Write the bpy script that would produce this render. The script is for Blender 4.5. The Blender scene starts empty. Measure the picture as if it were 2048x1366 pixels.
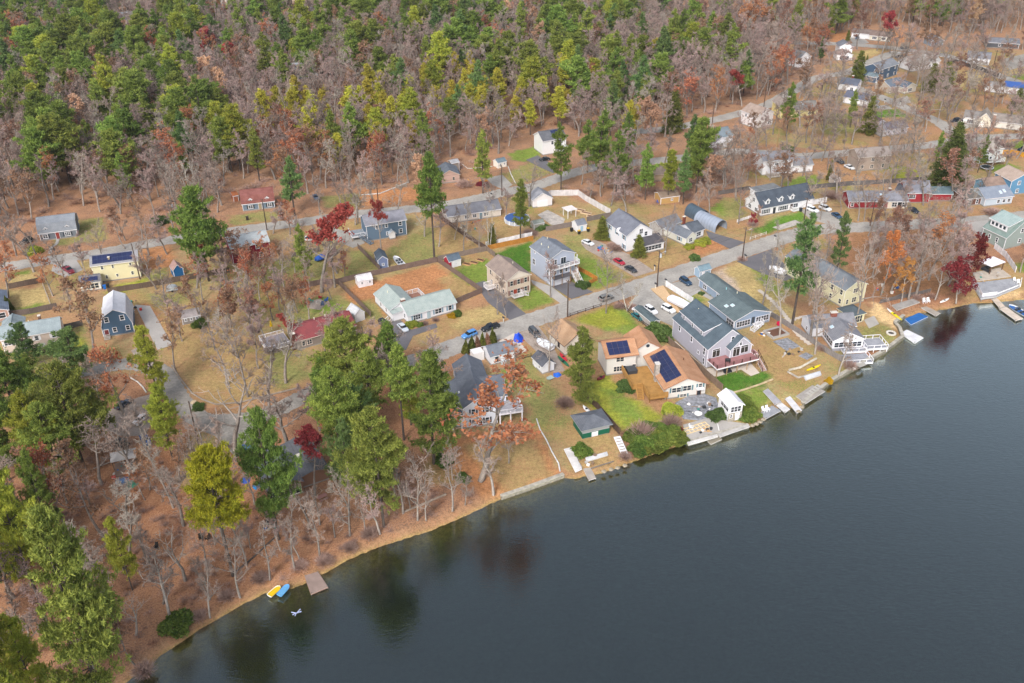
import bpy, math, random
import numpy as np
from mathutils import Vector, Matrix
PI = math.pi
R = math.radians
rnd = random.Random(7)
SC = bpy.context.scene
COL = SC.collection
# ---------------------------------------------------------------- survey camera
W0, H0, FPX, TH, CAMH, ROLL = 2048.0, 1366.0, 1880.0, R(31.5), 125.0, -0.0134
_F = np.array([0, math.cos(TH), -math.sin(TH)])
_R0 = np.array([1.0, 0, 0]); _U0 = np.array([0, math.sin(TH), math.cos(TH)])
_R = _R0*math.cos(ROLL)+_U0*math.sin(ROLL)
_U = -_R0*math.sin(ROLL)+_U0*math.cos(ROLL)
def G(px, py, z=0.0):
    """surveyed photo point -> place on the level z (metres)"""
    d = _F*FPX+_R*(px-W0/2)-_U*(py-H0/2)
    t = (z-CAMH)/d[2]
    return (d[0]*t, d[1]*t)
def PROJ(x, y, z):
    v = np.array([x, y, z-CAMH]); k = FPX/v.dot(_F)
    return (W0/2+v.dot(_R)*k, H0/2-v.dot(_U)*k)
def HGT(bx, by, ty, z0=0):
    x, y = G(bx, by, z0); lo, hi = 0.0, 60.0
    for _ in range(30):
        m = (lo+hi)/2
        if PROJ(x, y, m)[1] > ty: lo = m
        else: hi = m
    return lo-z0
cam = bpy.data.cameras.new('camera'); co = bpy.data.objects.new('camera', cam); COL.objects.link(co)
co.matrix_world = Matrix(((_R[0], _U[0], -_F[0], 0), (_R[1], _U[1], -_F[1], 0), (_R[2], _U[2], -_F[2], CAMH), (0, 0, 0, 1)))
cam.sensor_fit = 'HORIZONTAL'; cam.sensor_width = 36; cam.lens = 36*FPX/W0; cam.clip_end = 20000; cam.clip_start = 1
SC.camera = co
# ---------------------------------------------------------------- materials
MATS = {}
def lin(c):
    if isinstance(c, str):
        c = [int(c[i:i+2], 16)/255 for i in (0, 2, 4)]
        c = [x/12.92 if x <= .04045 else ((x+.055)/1.055)**2.4 for x in c]
    return tuple(c)+(1.0,)
class NT:
    def __init__(s, m): s.t = m.node_tree; s.n = s.t.nodes
    def add(s, ty, **k):
        n = s.n.new(ty)
        for a, v in k.items():
            if a.startswith('_'): setattr(n, a[1:], v)
            else: n.inputs[a.replace('0', ' ')].default_value = v
        return n
    def link(s, a, b): s.t.links.new(a, b)
def mat(name, col, rough=.8, var=.15, scale=.6, fine=0.0, fscale=9, metal=0, col2=None, c2amt=.5, spec=.3, lines=None, objvar=0, bump=0, trans=0):
    """colour broken up by soft blotches, a fine grain and, if asked, courses (siding, shingles, boards)"""
    if name in MATS: return MATS[name]
    m = bpy.data.materials.new(name); m.use_nodes = True; T = NT(m)
    b = T.n['Principled BSDF']; b.inputs['Roughness'].default_value = rough; b.inputs['Metallic'].default_value = metal
    b.inputs['Specular IOR Level'].default_value = spec
    c = lin(col); tc = T.add('ShaderNodeTexCoord')
    no = T.add('ShaderNodeTexNoise', Scale=scale, Detail=4.0); T.link(tc.outputs['Object'], no.inputs['Vector'])
    mx = T.add('ShaderNodeMix', _data_type='RGBA')
    d2 = lin(col2) if col2 else tuple(x*(1-c2amt) for x in c[:3])+(1,)
    mx.inputs[6].default_value = c; mx.inputs[7].default_value = d2
    mr = T.add('ShaderNodeMapRange'); mr.inputs[1].default_value = .35; mr.inputs[2].default_value = .7
    mr.inputs[3].default_value = 0; mr.inputs[4].default_value = min(1, var*2) if not col2 else 1
    T.link(no.outputs['Fac'], mr.inputs[0]); T.link(mr.outputs[0], mx.inputs[0])
    out = mx.outputs[2]
    def mult(out, sock, lo, hi, a=.3, bb=.7):
        r = T.add('ShaderNodeMapRange'); r.inputs[1].default_value = a; r.inputs[2].default_value = bb
        r.inputs[3].default_value = lo; r.inputs[4].default_value = hi; T.link(sock, r.inputs[0])
        v = T.add('ShaderNodeVectorMath', _operation='SCALE'); T.link(out, v.inputs[0]); T.link(r.outputs[0], v.inputs['Scale'])
        return v.outputs[0]
    if fine:
        n2 = T.add('ShaderNodeTexNoise', Scale=fscale, Detail=5.0, Roughness=.7); T.link(tc.outputs['Object'], n2.inputs['Vector'])
        out = mult(out, n2.outputs['Fac'], 1-fine, 1+fine)
    if lines:                                   # (axis, metres per course, depth)
        ax, per, dep = lines
        sx = T.add('ShaderNodeSeparateXYZ'); T.link(tc.outputs['Object'], sx.inputs[0])
        md = T.add('ShaderNodeMath', _operation='FRACT'); ml = T.add('ShaderNodeMath', _operation='MULTIPLY'); ml.inputs[1].default_value = 1/per
        if ax == 'XY':
            ad = T.add('ShaderNodeMath', _operation='ADD'); T.link(sx.outputs[0], ad.inputs[0]); T.link(sx.outputs[1], ad.inputs[1]); T.link(ad.outputs[0], ml.inputs[0])
        else: T.link(sx.outputs['XYZ'.index(ax)], ml.inputs[0])
        T.link(ml.outputs[0], md.inputs[0]); out = mult(out, md.outputs[0], 1-dep, 1, .0, .35)
    if objvar:
        oi = T.add('ShaderNodeObjectInfo'); out = mult(out, oi.outputs['Random'], 1-objvar, 1+objvar, 0, 1)
    T.link(out, b.inputs['Base Color'])
    if bump:
        bp = T.add('ShaderNodeBump', Strength=bump, Distance=.1); n3 = T.add('ShaderNodeTexNoise', Scale=fscale, Detail=3.0)
        T.link(tc.outputs['Object'], n3.inputs['Vector']); T.link(n3.outputs['Fac'], bp.inputs['Height']); T.link(bp.outputs[0], b.inputs['Normal'])
    MATS[name] = m; return m
def leafmat(name, ca, cb, objvar=.25, trans=.25, hue=.0):
    """foliage: two hues in clumps plus per-leaf and per-tree variation, some light let through"""
    if name in MATS: return MATS[name]
    m = bpy.data.materials.new(name); m.use_nodes = True; T = NT(m)
    b = T.n['Principled BSDF']; b.inputs['Roughness'].default_value = .7; b.inputs['Specular IOR Level'].default_value = .15
    tc = T.add('ShaderNodeTexCoord'); oi = T.add('ShaderNodeObjectInfo')
    ge = T.add('ShaderNodeNewGeometry')
    no = T.add('ShaderNodeTexNoise', Scale=.55, Detail=3.0); T.link(tc.outputs['Object'], no.inputs['Vector'])
    ad = T.add('ShaderNodeMath', _operation='MULTIPLY_ADD'); T.link(ge.outputs['Random Per Island'], ad.inputs[0]); ad.inputs[1].default_value = .5
    T.link(no.outputs['Fac'], ad.inputs[2])
    mr = T.add('ShaderNodeMapRange'); mr.inputs[1].default_value = .45; mr.inputs[2].default_value = 1.05; T.link(ad.outputs[0], mr.inputs[0])
    mx = T.add('ShaderNodeMix', _data_type='RGBA'); mx.inputs[6].default_value = lin(ca); mx.inputs[7].default_value = lin(cb)
    T.link(mr.outputs[0], mx.inputs[0])
    hs = T.add('ShaderNodeHueSaturation'); T.link(mx.outputs[2], hs.inputs['Color'])
    r1 = T.add('ShaderNodeMapRange'); r1.inputs[3].default_value = .5-hue; r1.inputs[4].default_value = .5+hue; T.link(oi.outputs['Random'], r1.inputs[0]); T.link(r1.outputs[0], hs.inputs['Hue'])
    fr = T.add('ShaderNodeMath', _operation='FRACT'); m7 = T.add('ShaderNodeMath', _operation='MULTIPLY'); m7.inputs[1].default_value = 7.31
    T.link(oi.outputs['Random'], m7.inputs[0]); T.link(m7.outputs[0], fr.inputs[0])
    r2 = T.add('ShaderNodeMapRange'); r2.inputs[3].default_value = 1-objvar; r2.inputs[4].default_value = 1+objvar; T.link(fr.outputs[0], r2.inputs[0]); T.link(r2.outputs[0], hs.inputs['Value'])
    T.link(hs.outputs[0], b.inputs['Base Color'])
    if trans:
        tr = T.add('ShaderNodeBsdfTranslucent'); T.link(hs.outputs[0], tr.inputs['Color'])
        ms = T.add('ShaderNodeMixShader'); ms.inputs[0].default_value = trans; T.link(b.outputs[0], ms.inputs[1]); T.link(tr.outputs[0], ms.inputs[2])
        T.link(ms.outputs[0], T.n['Material Output'].inputs['Surface'])
    MATS[name] = m; return m
def glass(name='window_glass', col='2e3a44', rough=.12):
    return mat(name, col, rough=rough, var=.35, scale=.9, spec=.6)
# ---------------------------------------------------------------- meshes
class MB:
    def __init__(s): s.v = []; s.f = []; s.m = []
    def add(s, vs, fs, m=0):
        o = len(s.v); s.v += [tuple(p) for p in vs]
        for f in fs: s.f.append(tuple(i+o for i in f)); s.m.append(m)
        return s
    def box(s, x0, x1, y0, y1, z0, z1, m=0):
        return s.add([(x0, y0, z0), (x1, y0, z0), (x1, y1, z0), (x0, y1, z0), (x0, y0, z1), (x1, y0, z1), (x1, y1, z1), (x0, y1, z1)],
                     [(0, 3, 2, 1), (4, 5, 6, 7), (0, 1, 5, 4), (1, 2, 6, 5), (2, 3, 7, 6), (3, 0, 4, 7)], m)
    def prism(s, poly, axis, lo, hi, m=0, cap=None):
        n = len(poly); cap = m if cap is None else cap
        def P(a, b, t): return (t, a, b) if axis == 'x' else (a, t, b) if axis == 'y' else (a, b, t)
        vs = [P(a, b, lo) for a, b in poly]+[P(a, b, hi) for a, b in poly]
        o = len(s.v); s.v += vs
        for i in range(n):
            j = (i+1) % n; s.f.append((o+i, o+j, o+n+j, o+n+i)); s.m.append(m)
        s.f.append(tuple(o+i for i in reversed(range(n)))); s.m.append(cap)
        s.f.append(tuple(o+n+i for i in range(n))); s.m.append(cap)
        return s
    def bar(s, p, q, w=.1, m=0, n=4, w2=None):
        p = Vector(p); q = Vector(q); d = (q-p)
        if d.length < 1e-6: return s
        d.normalize(); a = d.orthogonal().normalized()
        if n == 4 and abs(d.z) < .99:
            a = Vector((0, 0, 1)).cross(d).normalized()
        b = d.cross(a); w2 = w if w2 is None else w2; vs = []
        for c, r in ((p, w/2), (q, w2/2)):
            for k in range(n):
                t = 2*PI*(k+.5)/n; rr = r*(1.414 if n == 4 else 1)
                vs.append(c+a*math.cos(t)*rr+b*math.sin(t)*rr)
        fs = [(i, (i+1) % n, n+(i+1) % n, n+i) for i in range(n)]+[tuple(reversed(range(n))), tuple(range(n, 2*n))]
        return s.add(vs, fs, m)
    def cyl(s, x, y, z0, z1, r, n=16, m=0, r2=None): 
        r2 = r if r2 is None else r2
        vs = [(x+r*math.cos(2*PI*i/n), y+r*math.sin(2*PI*i/n), z0) for i in range(n)]+[(x+r2*math.cos(2*PI*i/n), y+r2*math.sin(2*PI*i/n), z1) for i in range(n)]
        return s.add(vs, [(i, (i+1) % n, n+(i+1) % n, n+i) for i in range(n)]+[tuple(reversed(range(n))), tuple(range(n, 2*n))], m)
    def xform(s, M):
        s.v = [tuple(M @ Vector(p)) for p in s.v]; return s
    def mesh(s, name, mats, smooth=False):
        me = bpy.data.meshes.new(name); me.from_pydata(s.v, [], s.f)
        for x in (mats if isinstance(mats, (list, tuple)) else [mats]): me.materials.append(x)
        me.polygons.foreach_set('material_index', s.m)
        if smooth: me.polygons.foreach_set('use_smooth', [True]*len(s.f))
        me.update(); return me
    def build(s, name, mats, parent=None, smooth=False): return link(name, s.mesh(name, mats, smooth), parent)
def link(name, data, parent=None, loc=None, rz=None, M=None):
    o = bpy.data.objects.new(name, data); COL.objects.link(o); o.parent = parent
    if loc is not None: o.location = loc
    if rz is not None: o.rotation_euler = (0, 0, rz)
    if M is not None: o.matrix_basis = M
    return o
def tag(o, label=None, cat=None, group=None, kind=None):
    if label: o['label'] = label
    if cat: o['category'] = cat
    if group: o['group'] = group
    if kind: o['kind'] = kind
    return o
def empty(name, x, y, rz=0, z=0, label=None, cat=None, group=None):
    o = link(name, None, None, (x, y, z), rz); o.empty_display_size = .3
    return tag(o, label, cat, group)
def dup(o, parent=None, loc=None, rz=None, label=None, group=None, cat=None):
    c = o.copy(); COL.objects.link(c); c.parent = parent
    for ch in o.children: dup(ch, c)
    if loc is not None: c.location = loc
    if rz is not None: c.rotation_euler = (0, 0, rz)
    return tag(c, label, cat, group)
def npmesh(name, v, tri, mats, mi=None, smooth=False):
    me = bpy.data.meshes.new(name); n = len(tri); k = tri.shape[1]
    me.vertices.add(len(v)); me.vertices.foreach_set('co', np.ascontiguousarray(v, dtype=np.float32).ravel())
    me.loops.add(n*k); me.loops.foreach_set('vertex_index', np.ascontiguousarray(tri, dtype=np.int32).ravel())
    me.polygons.add(n); me.polygons.foreach_set('loop_start', np.arange(0, n*k, k, dtype=np.int32))
    for x in mats: me.materials.append(x)
    if mi is not None: me.polygons.foreach_set('material_index', mi.astype(np.int32))
    if smooth: me.polygons.foreach_set('use_smooth', np.ones(n, dtype=bool))
    me.update(calc_edges=True); me.validate(); return me
# ---------------------------------------------------------------- land cover, surveyed from the photo
SHORE = [(215, 1400), (250, 1366), (330, 1306), (400, 1258), (480, 1212), (530, 1186), (565, 1182), (600, 1172), (655, 1143), (700, 1118), (760, 1093), (860, 1062), (930, 1032), (985, 1006),
  (1003, 999), (1060, 980), (1128, 955), (1150, 957), (1200, 948), (1250, 930), (1290, 915), (1330, 900), (1372, 887), (1376, 891), (1440, 872), (1497, 856), (1512, 850), (1532, 836), (1545, 822), (1572, 812), (1590, 818), (1606, 812),
  (1625, 795), (1660, 768), (1700, 745), (1770, 706), (1806, 678), (1800, 660), (1790, 650), (1808, 636), (1838, 627), (1862, 623), (1900, 617), (1925, 611), (1950, 606), (1985, 605), (2030, 601), (2090, 594), (2200, 575), (2400, 560)]
WALLSEG = [(1003, 1128), (1376, 1497), (1606, 1806)]       # stretches of lake edge held by walls (photo x)
WATER_Z = -0.8
shore = np.array([G(*p, z=WATER_Z) for p in SHORE])
lakepoly = np.vstack([shore, [[900, 700], [2500, 400], [2500, -900], [-300, -900], [-75, 40]]])
LC = {'litter': ('9c6640', .0), 'tan': ('a08a5c', .35), 'olive': ('868650', .25), 'green': ('74883a', .12), 'bright': ('5f8430', .05), 'deep': ('4c7228', .04),
      'orange': ('b07c54', .2), 'sand': ('d8b888', .05), 'dirt': ('8f6a4c', .1), 'straw': ('ae9a68', .15), 'yellowgreen': ('8e9238', .06), 'brush': ('80604e', .2), 'pale': ('b9a695', .1)}
POLY = [
 ('orange', [(690, 575), (874, 528), (962, 588), (912, 606), (830, 610), (740, 640), (700, 625)]), ('tan', [(880, 560), (900, 545), (962, 590), (905, 606)]), ('olive', [(712, 605), (745, 600), (785, 645), (735, 640)]),
 ('green', [(905, 545), (972, 511), (988, 530), (975, 575), (958, 585)]), ('deep', [(985, 508), (1065, 480), (1064, 545), (1040, 545)]), ('green', [(1030, 605), (1058, 565), (1115, 604), (1050, 627)]),
 ('olive', [(1115, 500), (1130, 470), (1160, 468), (1178, 500), (1235, 545), (1262, 556), (1190, 583), (1170, 575), (1140, 525)]), ('green', [(1145, 505), (1190, 520), (1240, 558), (1200, 580), (1165, 560)]), ('deep', [(1150, 538), (1175, 552), (1160, 572), (1148, 565)]),
 ('tan', [(1262, 512), (1380, 485), (1400, 515), (1310, 541)]), ('orange', [(1385, 492), (1440, 468), (1462, 494), (1385, 520)]), ('bright', [(1500, 462), (1545, 440), (1600, 423), (1625, 445), (1600, 452), (1530, 468)]),
 ('olive', [(1425, 440), (1440, 395), (1485, 395), (1495, 440)]), ('green', [(1420, 420), (1445, 400), (1450, 430)]), ('green', [(1138, 637), (1200, 612), (1235, 606), (1322, 690), (1316, 704), (1240, 664), (1200, 660)]),
 ('yellowgreen', [(1145, 640), (1200, 616), (1228, 612), (1260, 645), (1230, 655), (1190, 655)]),
 ('yellowgreen', [(1170, 762), (1212, 748), (1262, 792), (1330, 838), (1300, 852), (1235, 858), (1150, 795)]), ('green', [(1200, 775), (1240, 780), (1290, 830), (1250, 850)]),
 ('olive', [(990, 745), (1055, 712), (1108, 775), (1120, 830), (1075, 850), (1050, 800), (1010, 775)]), ('green', [(995, 740), (1025, 728), (1050, 760), (1015, 775)]),
 ('deep', [(1417, 753), (1482, 740), (1505, 753), (1524, 740), (1542, 750), (1535, 767), (1470, 785), (1440, 775)]), ('green', [(1440, 790), (1520, 775), (1550, 790), (1540, 825), (1515, 845), (1480, 840)]),
 ('tan', [(1498, 668), (1550, 660), (1610, 700), (1640, 730), (1575, 765), (1530, 745)]), ('straw', [(1425, 545), (1478, 522), (1520, 545), (1560, 590), (1610, 650), (1560, 650), (1480, 585)]), ('pale', [(1425, 545), (1445, 535), (1490, 590), (1480, 590)]),
 ('green', [(1500, 530), (1528, 545), (1575, 590), (1560, 600), (1520, 565)]), ('straw', [(1350, 600), (1395, 575), (1560, 660), (1480, 655)]), ('green', [(1365, 597), (1388, 585), (1412, 600), (1388, 612)]),
 ('olive', [(1712, 668), (1745, 640), (1808, 668), (1770, 700), (1740, 695)]), ('sand', [(1738, 600), (1765, 608), (1808, 652), (1795, 660), (1745, 632)]),
 ('straw', [(10, 548), (60, 535), (95, 560), (20, 575)]), ('straw', [(25, 582), (85, 572), (105, 610), (30, 630)]), ('green', [(25, 545), (50, 540), (55, 548), (25, 553)]), ('green', [(30, 618), (80, 605), (90, 622), (35, 632)]),
 ('olive', [(0, 705), (120, 685), (165, 645), (190, 700), (150, 722), (60, 748)]), ('yellowgreen', [(120, 685), (160, 665), (175, 690), (140, 705)]), ('yellowgreen', [(212, 578), (300, 553), (292, 566), (225, 594)]), ('orange', [(265, 498), (345, 488), (352, 560), (300, 560)]), ('olive', [(290, 540), (335, 535), (345, 560), (300, 562)]),
 ('olive', [(150, 440), (210, 435), (215, 478), (120, 492), (100, 488)]), ('orange', [(0, 505), (60, 495), (90, 500), (0, 520)]), ('orange', [(120, 522), (260, 500), (190, 520), (145, 530)]), ('straw', [(150, 520), (185, 515), (180, 545), (165, 540)]),
 ('olive', [(780, 492), (865, 450), (930, 500), (870, 522), (800, 532), (770, 512)]), ('tan', [(860, 440), (935, 470), (965, 520), (880, 518)]), ('olive', [(460, 430), (560, 420), (560, 445), (460, 452)]), ('olive', [(640, 392), (720, 385), (720, 415), (650, 415)]), ('orange', [(720, 380), (860, 372), (870, 395), (720, 415)]),
 ('tan', [(668, 440), (712, 437), (716, 468), (680, 460)]), ('olive', [(500, 530), (640, 500), (660, 560), (520, 580)]), ('olive', [(700, 500), (740, 500), (760, 540), (690, 560)]),
 ('tan', [(265, 600), (390, 585), (430, 640), (490, 700), (560, 715), (625, 745), (600, 772), (470, 808), (410, 812), (370, 775), (335, 720)]), ('olive', [(527, 705), (600, 690), (625, 750), (565, 780), (535, 765)]), ('olive', [(290, 590), (390, 580), (400, 600), (310, 615)]),
 ('olive', [(560, 650), (600, 600), (680, 585), (725, 625), (640, 648)]), ('green', [(600, 610), (640, 595), (690, 610), (660, 635)]), ('orange', [(270, 610), (300, 605), (340, 680), (320, 700)]),
 ('green', [(1015, 307), (1085, 288), (1095, 305), (1050, 325), (1025, 318)]), ('olive', [(998, 352), (1065, 322), (1110, 345), (1030, 372)]), ('orange', [(885, 408), (960, 390), (1000, 395), (985, 412)]), ('tan', [(960, 440), (1010, 425), (1060, 480), (1000, 500)]),
 ('green', [(1560, 367), (1600, 352), (1635, 350), (1642, 368), (1590, 378)]), ('bright', [(1740, 226), (1795, 217), (1818, 232), (1745, 236)]), ('olive', [(1733, 192), (1770, 175), (1805, 197), (1775, 200)]), ('straw', [(1912, 148), (1960, 138), (1980, 160), (1908, 174)]),
 ('straw', [(1722, 102), (1755, 98), (1765, 114), (1730, 118)]), ('green', [(2010, 150), (2060, 148), (2060, 168), (2020, 162)]), ('orange', [(1930, 260), (1980, 250), (2005, 262), (1950, 270)]), ('green', [(2010, 285), (2060, 280), (2060, 300), (2030, 298)]), ('green', [(1985, 332), (2030, 325), (2040, 342), (1980, 345)]),
 ('yellowgreen', [(1775, 328), (1840, 338), (1840, 362), (1790, 360)]), ('tan', [(1690, 415), (1810, 418), (1800, 438), (1690, 445)]), ('tan', [(1890, 378), (1940, 385), (1930, 415), (1890, 400)]), ('olive', [(1640, 230), (1700, 225), (1720, 265), (1650, 270)]), ('orange', [(1760, 60), (1830, 55), (1820, 85), (1770, 85)]), ('orange', [(1660, 70), (1700, 62), (1690, 82), (1665, 90)]),
 ('orange', [(870, 880), (1000, 858), (1075, 850), (1122, 948), (1010, 992), (975, 1003), (900, 940)]), ('tan', [(930, 890), (1070, 880), (1100, 950), (1010, 985)]), ('olive', [(1085, 790), (1120, 820), (1140, 860), (1110, 860)]), ('tan', [(1110, 850), (1220, 870), (1240, 925), (1150, 940)]),
 ('brush', [(1235, 860), (1270, 855), (1280, 905), (1245, 925)]), ('tan', [(1000, 640), (905, 665), (870, 690), (830, 670), (905, 625), (1000, 610)]), ('straw', [(920, 630), (990, 605), (1015, 635), (900, 665)]), ('tan', [(1920, 545), (2048, 520), (2060, 580), (1930, 600)]), ('green', [(2030, 528), (2060, 522), (2060, 545), (2035, 545)]), ('sand', [(1990, 585), (2035, 578), (2050, 595), (1995, 602)]),
 ('dirt', [(1700, 460), (1900, 455), (1930, 520), (1900, 590), (1760, 600), (1700, 560)]),
]
ROADS = [  # (name, width m, photo centre line, surface)
 ('road', 7.4, [(845, 722), (890, 700), (960, 676), (1050, 645), (1140, 616), (1230, 588), (1340, 552), (1450, 514), (1530, 488), (1580, 472), (1640, 459), (1730, 454), (1860, 447), (1930, 444), (2060, 431), (2200, 420)], 'asphalt'),
 ('road', 6.6, [(-150, 553), (0, 535), (110, 519), (200, 506), (300, 487), (390, 473), (490, 459), (600, 445), (700, 430), (815, 419), (890, 410), (965, 395), (1010, 384), (1065, 374), (1110, 358), (1160, 342), (1215, 331), (1330, 320), (1475, 303), (1590, 312), (1667, 308), (1785, 297), (1860, 290), (1930, 277)], 'asphalt'),
 ('road', 6.4, [(1240, 265), (1330, 258), (1418, 242), (1486, 225), (1530, 212), (1596, 176), (1633, 156), (1694, 145), (1722, 133), (1770, 112), (1800, 104)], 'asphalt'),
 ('road', 6.4, [(1690, 168), (1705, 173), (1776, 200), (1826, 222), (1875, 243), (1918, 270), (1990, 274), (2120, 268)], 'asphalt'),
 ('road', 7.0, [(1540, 88), (1620, 86), (1710, 90), (1776, 95), (1820, 101), (1859, 106), (1894, 112), (1929, 126), (1973, 141), (2006, 155), (2060, 172), (2120, 190)], 'asphalt'),
 ('road', 6.4, [(1918, 272), (1960, 285), (2006, 299), (2060, 311), (2120, 322)], 'asphalt'),
 ('road', 5.6, [(60, 760), (90, 756), (184, 740), (260, 728), (318, 742), (340, 770), (362, 806), (400, 838), (450, 842), (530, 830), (600, 797), (640, 778), (720, 750), (800, 728), (870, 708)], 'asphalt_old'),
]
PADS = [  # hard surfaces outside the roads
 ('driveway', 'asphalt_dark', [(950, 567), (968, 562), (1052, 628), (1020, 640), (975, 604)]), ('driveway', 'asphalt_dark', [(1103, 573), (1141, 563), (1186, 584), (1143, 598)]), ('driveway', 'concrete_grey', [(1062, 560), (1103, 573.5), (1138, 601), (1121, 607), (1065, 567)]),
 ('driveway', 'gravel', [(1162, 487), (1190, 480), (1262, 511), (1308, 542), (1270, 554), (1215, 522), (1172, 499)]), ('driveway', 'asphalt_dark', [(1412, 462), (1490, 485), (1460, 498), (1419, 478)]), ('driveway', 'asphalt', [(1598, 418), (1665, 425), (1712, 455), (1680, 463), (1655, 448), (1622, 440)]),
 ('driveway', 'asphalt', [(1328, 571), (1394, 553), (1412, 575), (1395, 583), (1363, 594)]), ('driveway', 'asphalt', [(1285, 583), (1300, 578), (1368, 640), (1345, 652), (1290, 628), (1258, 606)]), ('driveway', 'gravel_tan', [(1301, 578), (1326, 571), (1345, 598), (1368, 636)]),
 ('concrete_pad', 'concrete_light', [(990, 686), (1028, 667), (1054, 703), (1030, 710)]), ('driveway', 'gravel', [(1036, 668), (1075, 650), (1105, 690), (1130, 742), (1108, 745), (1075, 705)]), ('driveway', 'asphalt_dark', [(1474, 523), (1542, 499), (1570, 530), (1600, 552), (1570, 562), (1520, 545)]),
 ('driveway', 'asphalt_dark', [(782, 634), (800, 640), (822, 660), (872, 647), (875, 655), (826, 672), (812, 700), (785, 700)]), ('driveway', 'asphalt', [(655, 444), (690, 437), (674, 458), (716, 469), (730, 486), (706, 496), (668, 480), (652, 460)]), ('driveway', 'concrete_grey', [(108, 526), (152, 519), (166, 540), (130, 556), (103, 542)]),
 ('driveway', 'gravel', [(215, 822), (277, 795), (305, 788), (312, 830), (290, 872), (240, 872), (200, 850)]), ('driveway', 'asphalt_old', [(496, 840), (506, 851), (527, 885), (500, 908), (467, 910), (430, 872), (405, 862), (380, 845), (440, 830)]), ('driveway', 'asphalt_dark', [(1052, 320), (1075, 311), (1107, 330), (1108, 347), (1083, 336)]),
 ('driveway', 'asphalt', [(972, 356), (1005, 350), (1025, 370), (1008, 380), (985, 370)]), ('driveway', 'asphalt', [(1697, 75), (1722, 70), (1738, 86), (1710, 92)]), ('driveway', 'asphalt', [(1902, 240), (1945, 234), (1965, 248), (1930, 258)]), ('driveway', 'asphalt', [(1736, 213), (1775, 210), (1785, 218), (1745, 221)]),
 ('driveway', 'asphalt', [(1778, 202), (1815, 192), (1822, 205), (1797, 211)]), ('patio', 'concrete_light', [(1329, 671), (1345, 663), (1347, 680), (1412, 738), (1500, 725), (1519, 746), (1502, 752), (1482, 739), (1435, 753), (1415, 752), (1370, 715)]),
 ('patio', 'slate', [(1546, 683), (1575, 676), (1600, 693), (1573, 702)]), ('patio', 'slate', [(1597, 712), (1612, 705), (1627, 712), (1614, 720)]), ('patio', 'slate', [(1350, 806), (1395, 783), (1432, 796), (1445, 832), (1405, 842), (1366, 838)]), ('patio', 'concrete_grey', [(1366, 850), (1416, 836), (1498, 849), (1376, 886)]),
 ('driveway', 'concrete_grey', [(1930, 446), (1975, 441), (1990, 470), (1960, 475)]), ('patio', 'concrete_grey', [(1728, 640), (1748, 632), (1758, 648), (1738, 657)]), ('driveway', 'asphalt_old', [(2000, 120), (2060, 105), (2060, 130), (2020, 140)]), ('patio', 'gravel', [(610, 605), (640, 598), (655, 606), (640, 620), (618, 617)]),
 ('driveway', 'gravel', [(385, 470), (440, 458), (420, 480), (390, 490)]), ('patio', 'pale_stone', [(1075, 430), (1095, 420), (1130, 438), (1125, 452), (1110, 455)]), ('path', 'concrete_grey', [(1370, 592), (1398, 580), (1432, 598), (1425, 602), (1396, 586), (1376, 596)]), ('patio', 'pale_stone', [(1545, 455), (1590, 440), (1605, 447), (1560, 460)]),
 ('driveway', 'gravel', [(262, 702), (285, 690), (330, 760), (310, 762)]), ('driveway', 'concrete_grey', [(270, 610), (300, 612), (345, 690), (315, 700)]), ('parking_lot', 'concrete_light', [(380, -4), (480, -8), (480, 14), (390, 16)]),
]
PATHS = [(1.5, [(1517, 580), (1545, 603), (1562, 622), (1576, 640), (1592, 665), (1620, 690)], 'concrete_light'), (1.3, [(1580, 642), (1604, 634)], 'concrete_light'), (1.2, [(116, 478), (113, 488), (103, 496), (100, 508)], 'concrete_grey')]
YARD = [[(-40, 545), (200, 510), (480, 465), (700, 435), (980, 395), (1110, 365), (1160, 400), (1480, 420), (1500, 335), (1640, 315), (2060, 300), (2060, 430), (1900, 440), (1700, 450), (1570, 475), (1300, 560), (1100, 625), (860, 700), (600, 785), (450, 830), (370, 800), (320, 745), (-40, 765)],
        [(960, 690), (1300, 585), (1570, 490), (1640, 470), (1720, 560), (1730, 600), (1790, 660), (1700, 740), (1530, 830), (1370, 890), (1120, 950), (1000, 990), (880, 950), (870, 860)],
        [(1480, 285), (1600, 180), (1650, 140), (1700, 100), (2060, 100), (2060, 275), (1900, 285), (1700, 300)], [(380, 860), (460, 900), (480, 960), (420, 1000), (360, 960)]]
def inpoly(P, poly):
    x, y = P[:, 0], P[:, 1]; n = len(poly); r = np.zeros(len(P), bool); j = n-1
    for i in range(n):
        xi, yi = poly[i]; xj, yj = poly[j]
        c = ((yi > y) != (yj > y)); 
        if yi != yj: c &= (x < (xj-xi)*(y-yi)/(yj-yi)+xi)
        r ^= c; j = i
    return r
def segdist(P, line):
    best = np.full(len(P), 1e9); idx = np.zeros(len(P), int)
    for i in range(len(line)-1):
        a = line[i]; d = line[i+1]-a; L2 = d.dot(d)
        t = np.clip(((P-a)@d)/L2, 0, 1); q = P-a-t[:, None]*d; dd = np.hypot(q[:, 0], q[:, 1])
        k = dd < best; best[k] = dd[k]; idx[k] = i
    return best, idx
rng = np.random.default_rng(5)
def wob(P, s, ph):
    return (np.sin(P[:, 0]*s+ph)*np.cos(P[:, 1]*s*1.3+ph*2)+.5*np.sin(P[:, 0]*s*2.3+P[:, 1]*s*1.7+ph*3))
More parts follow.
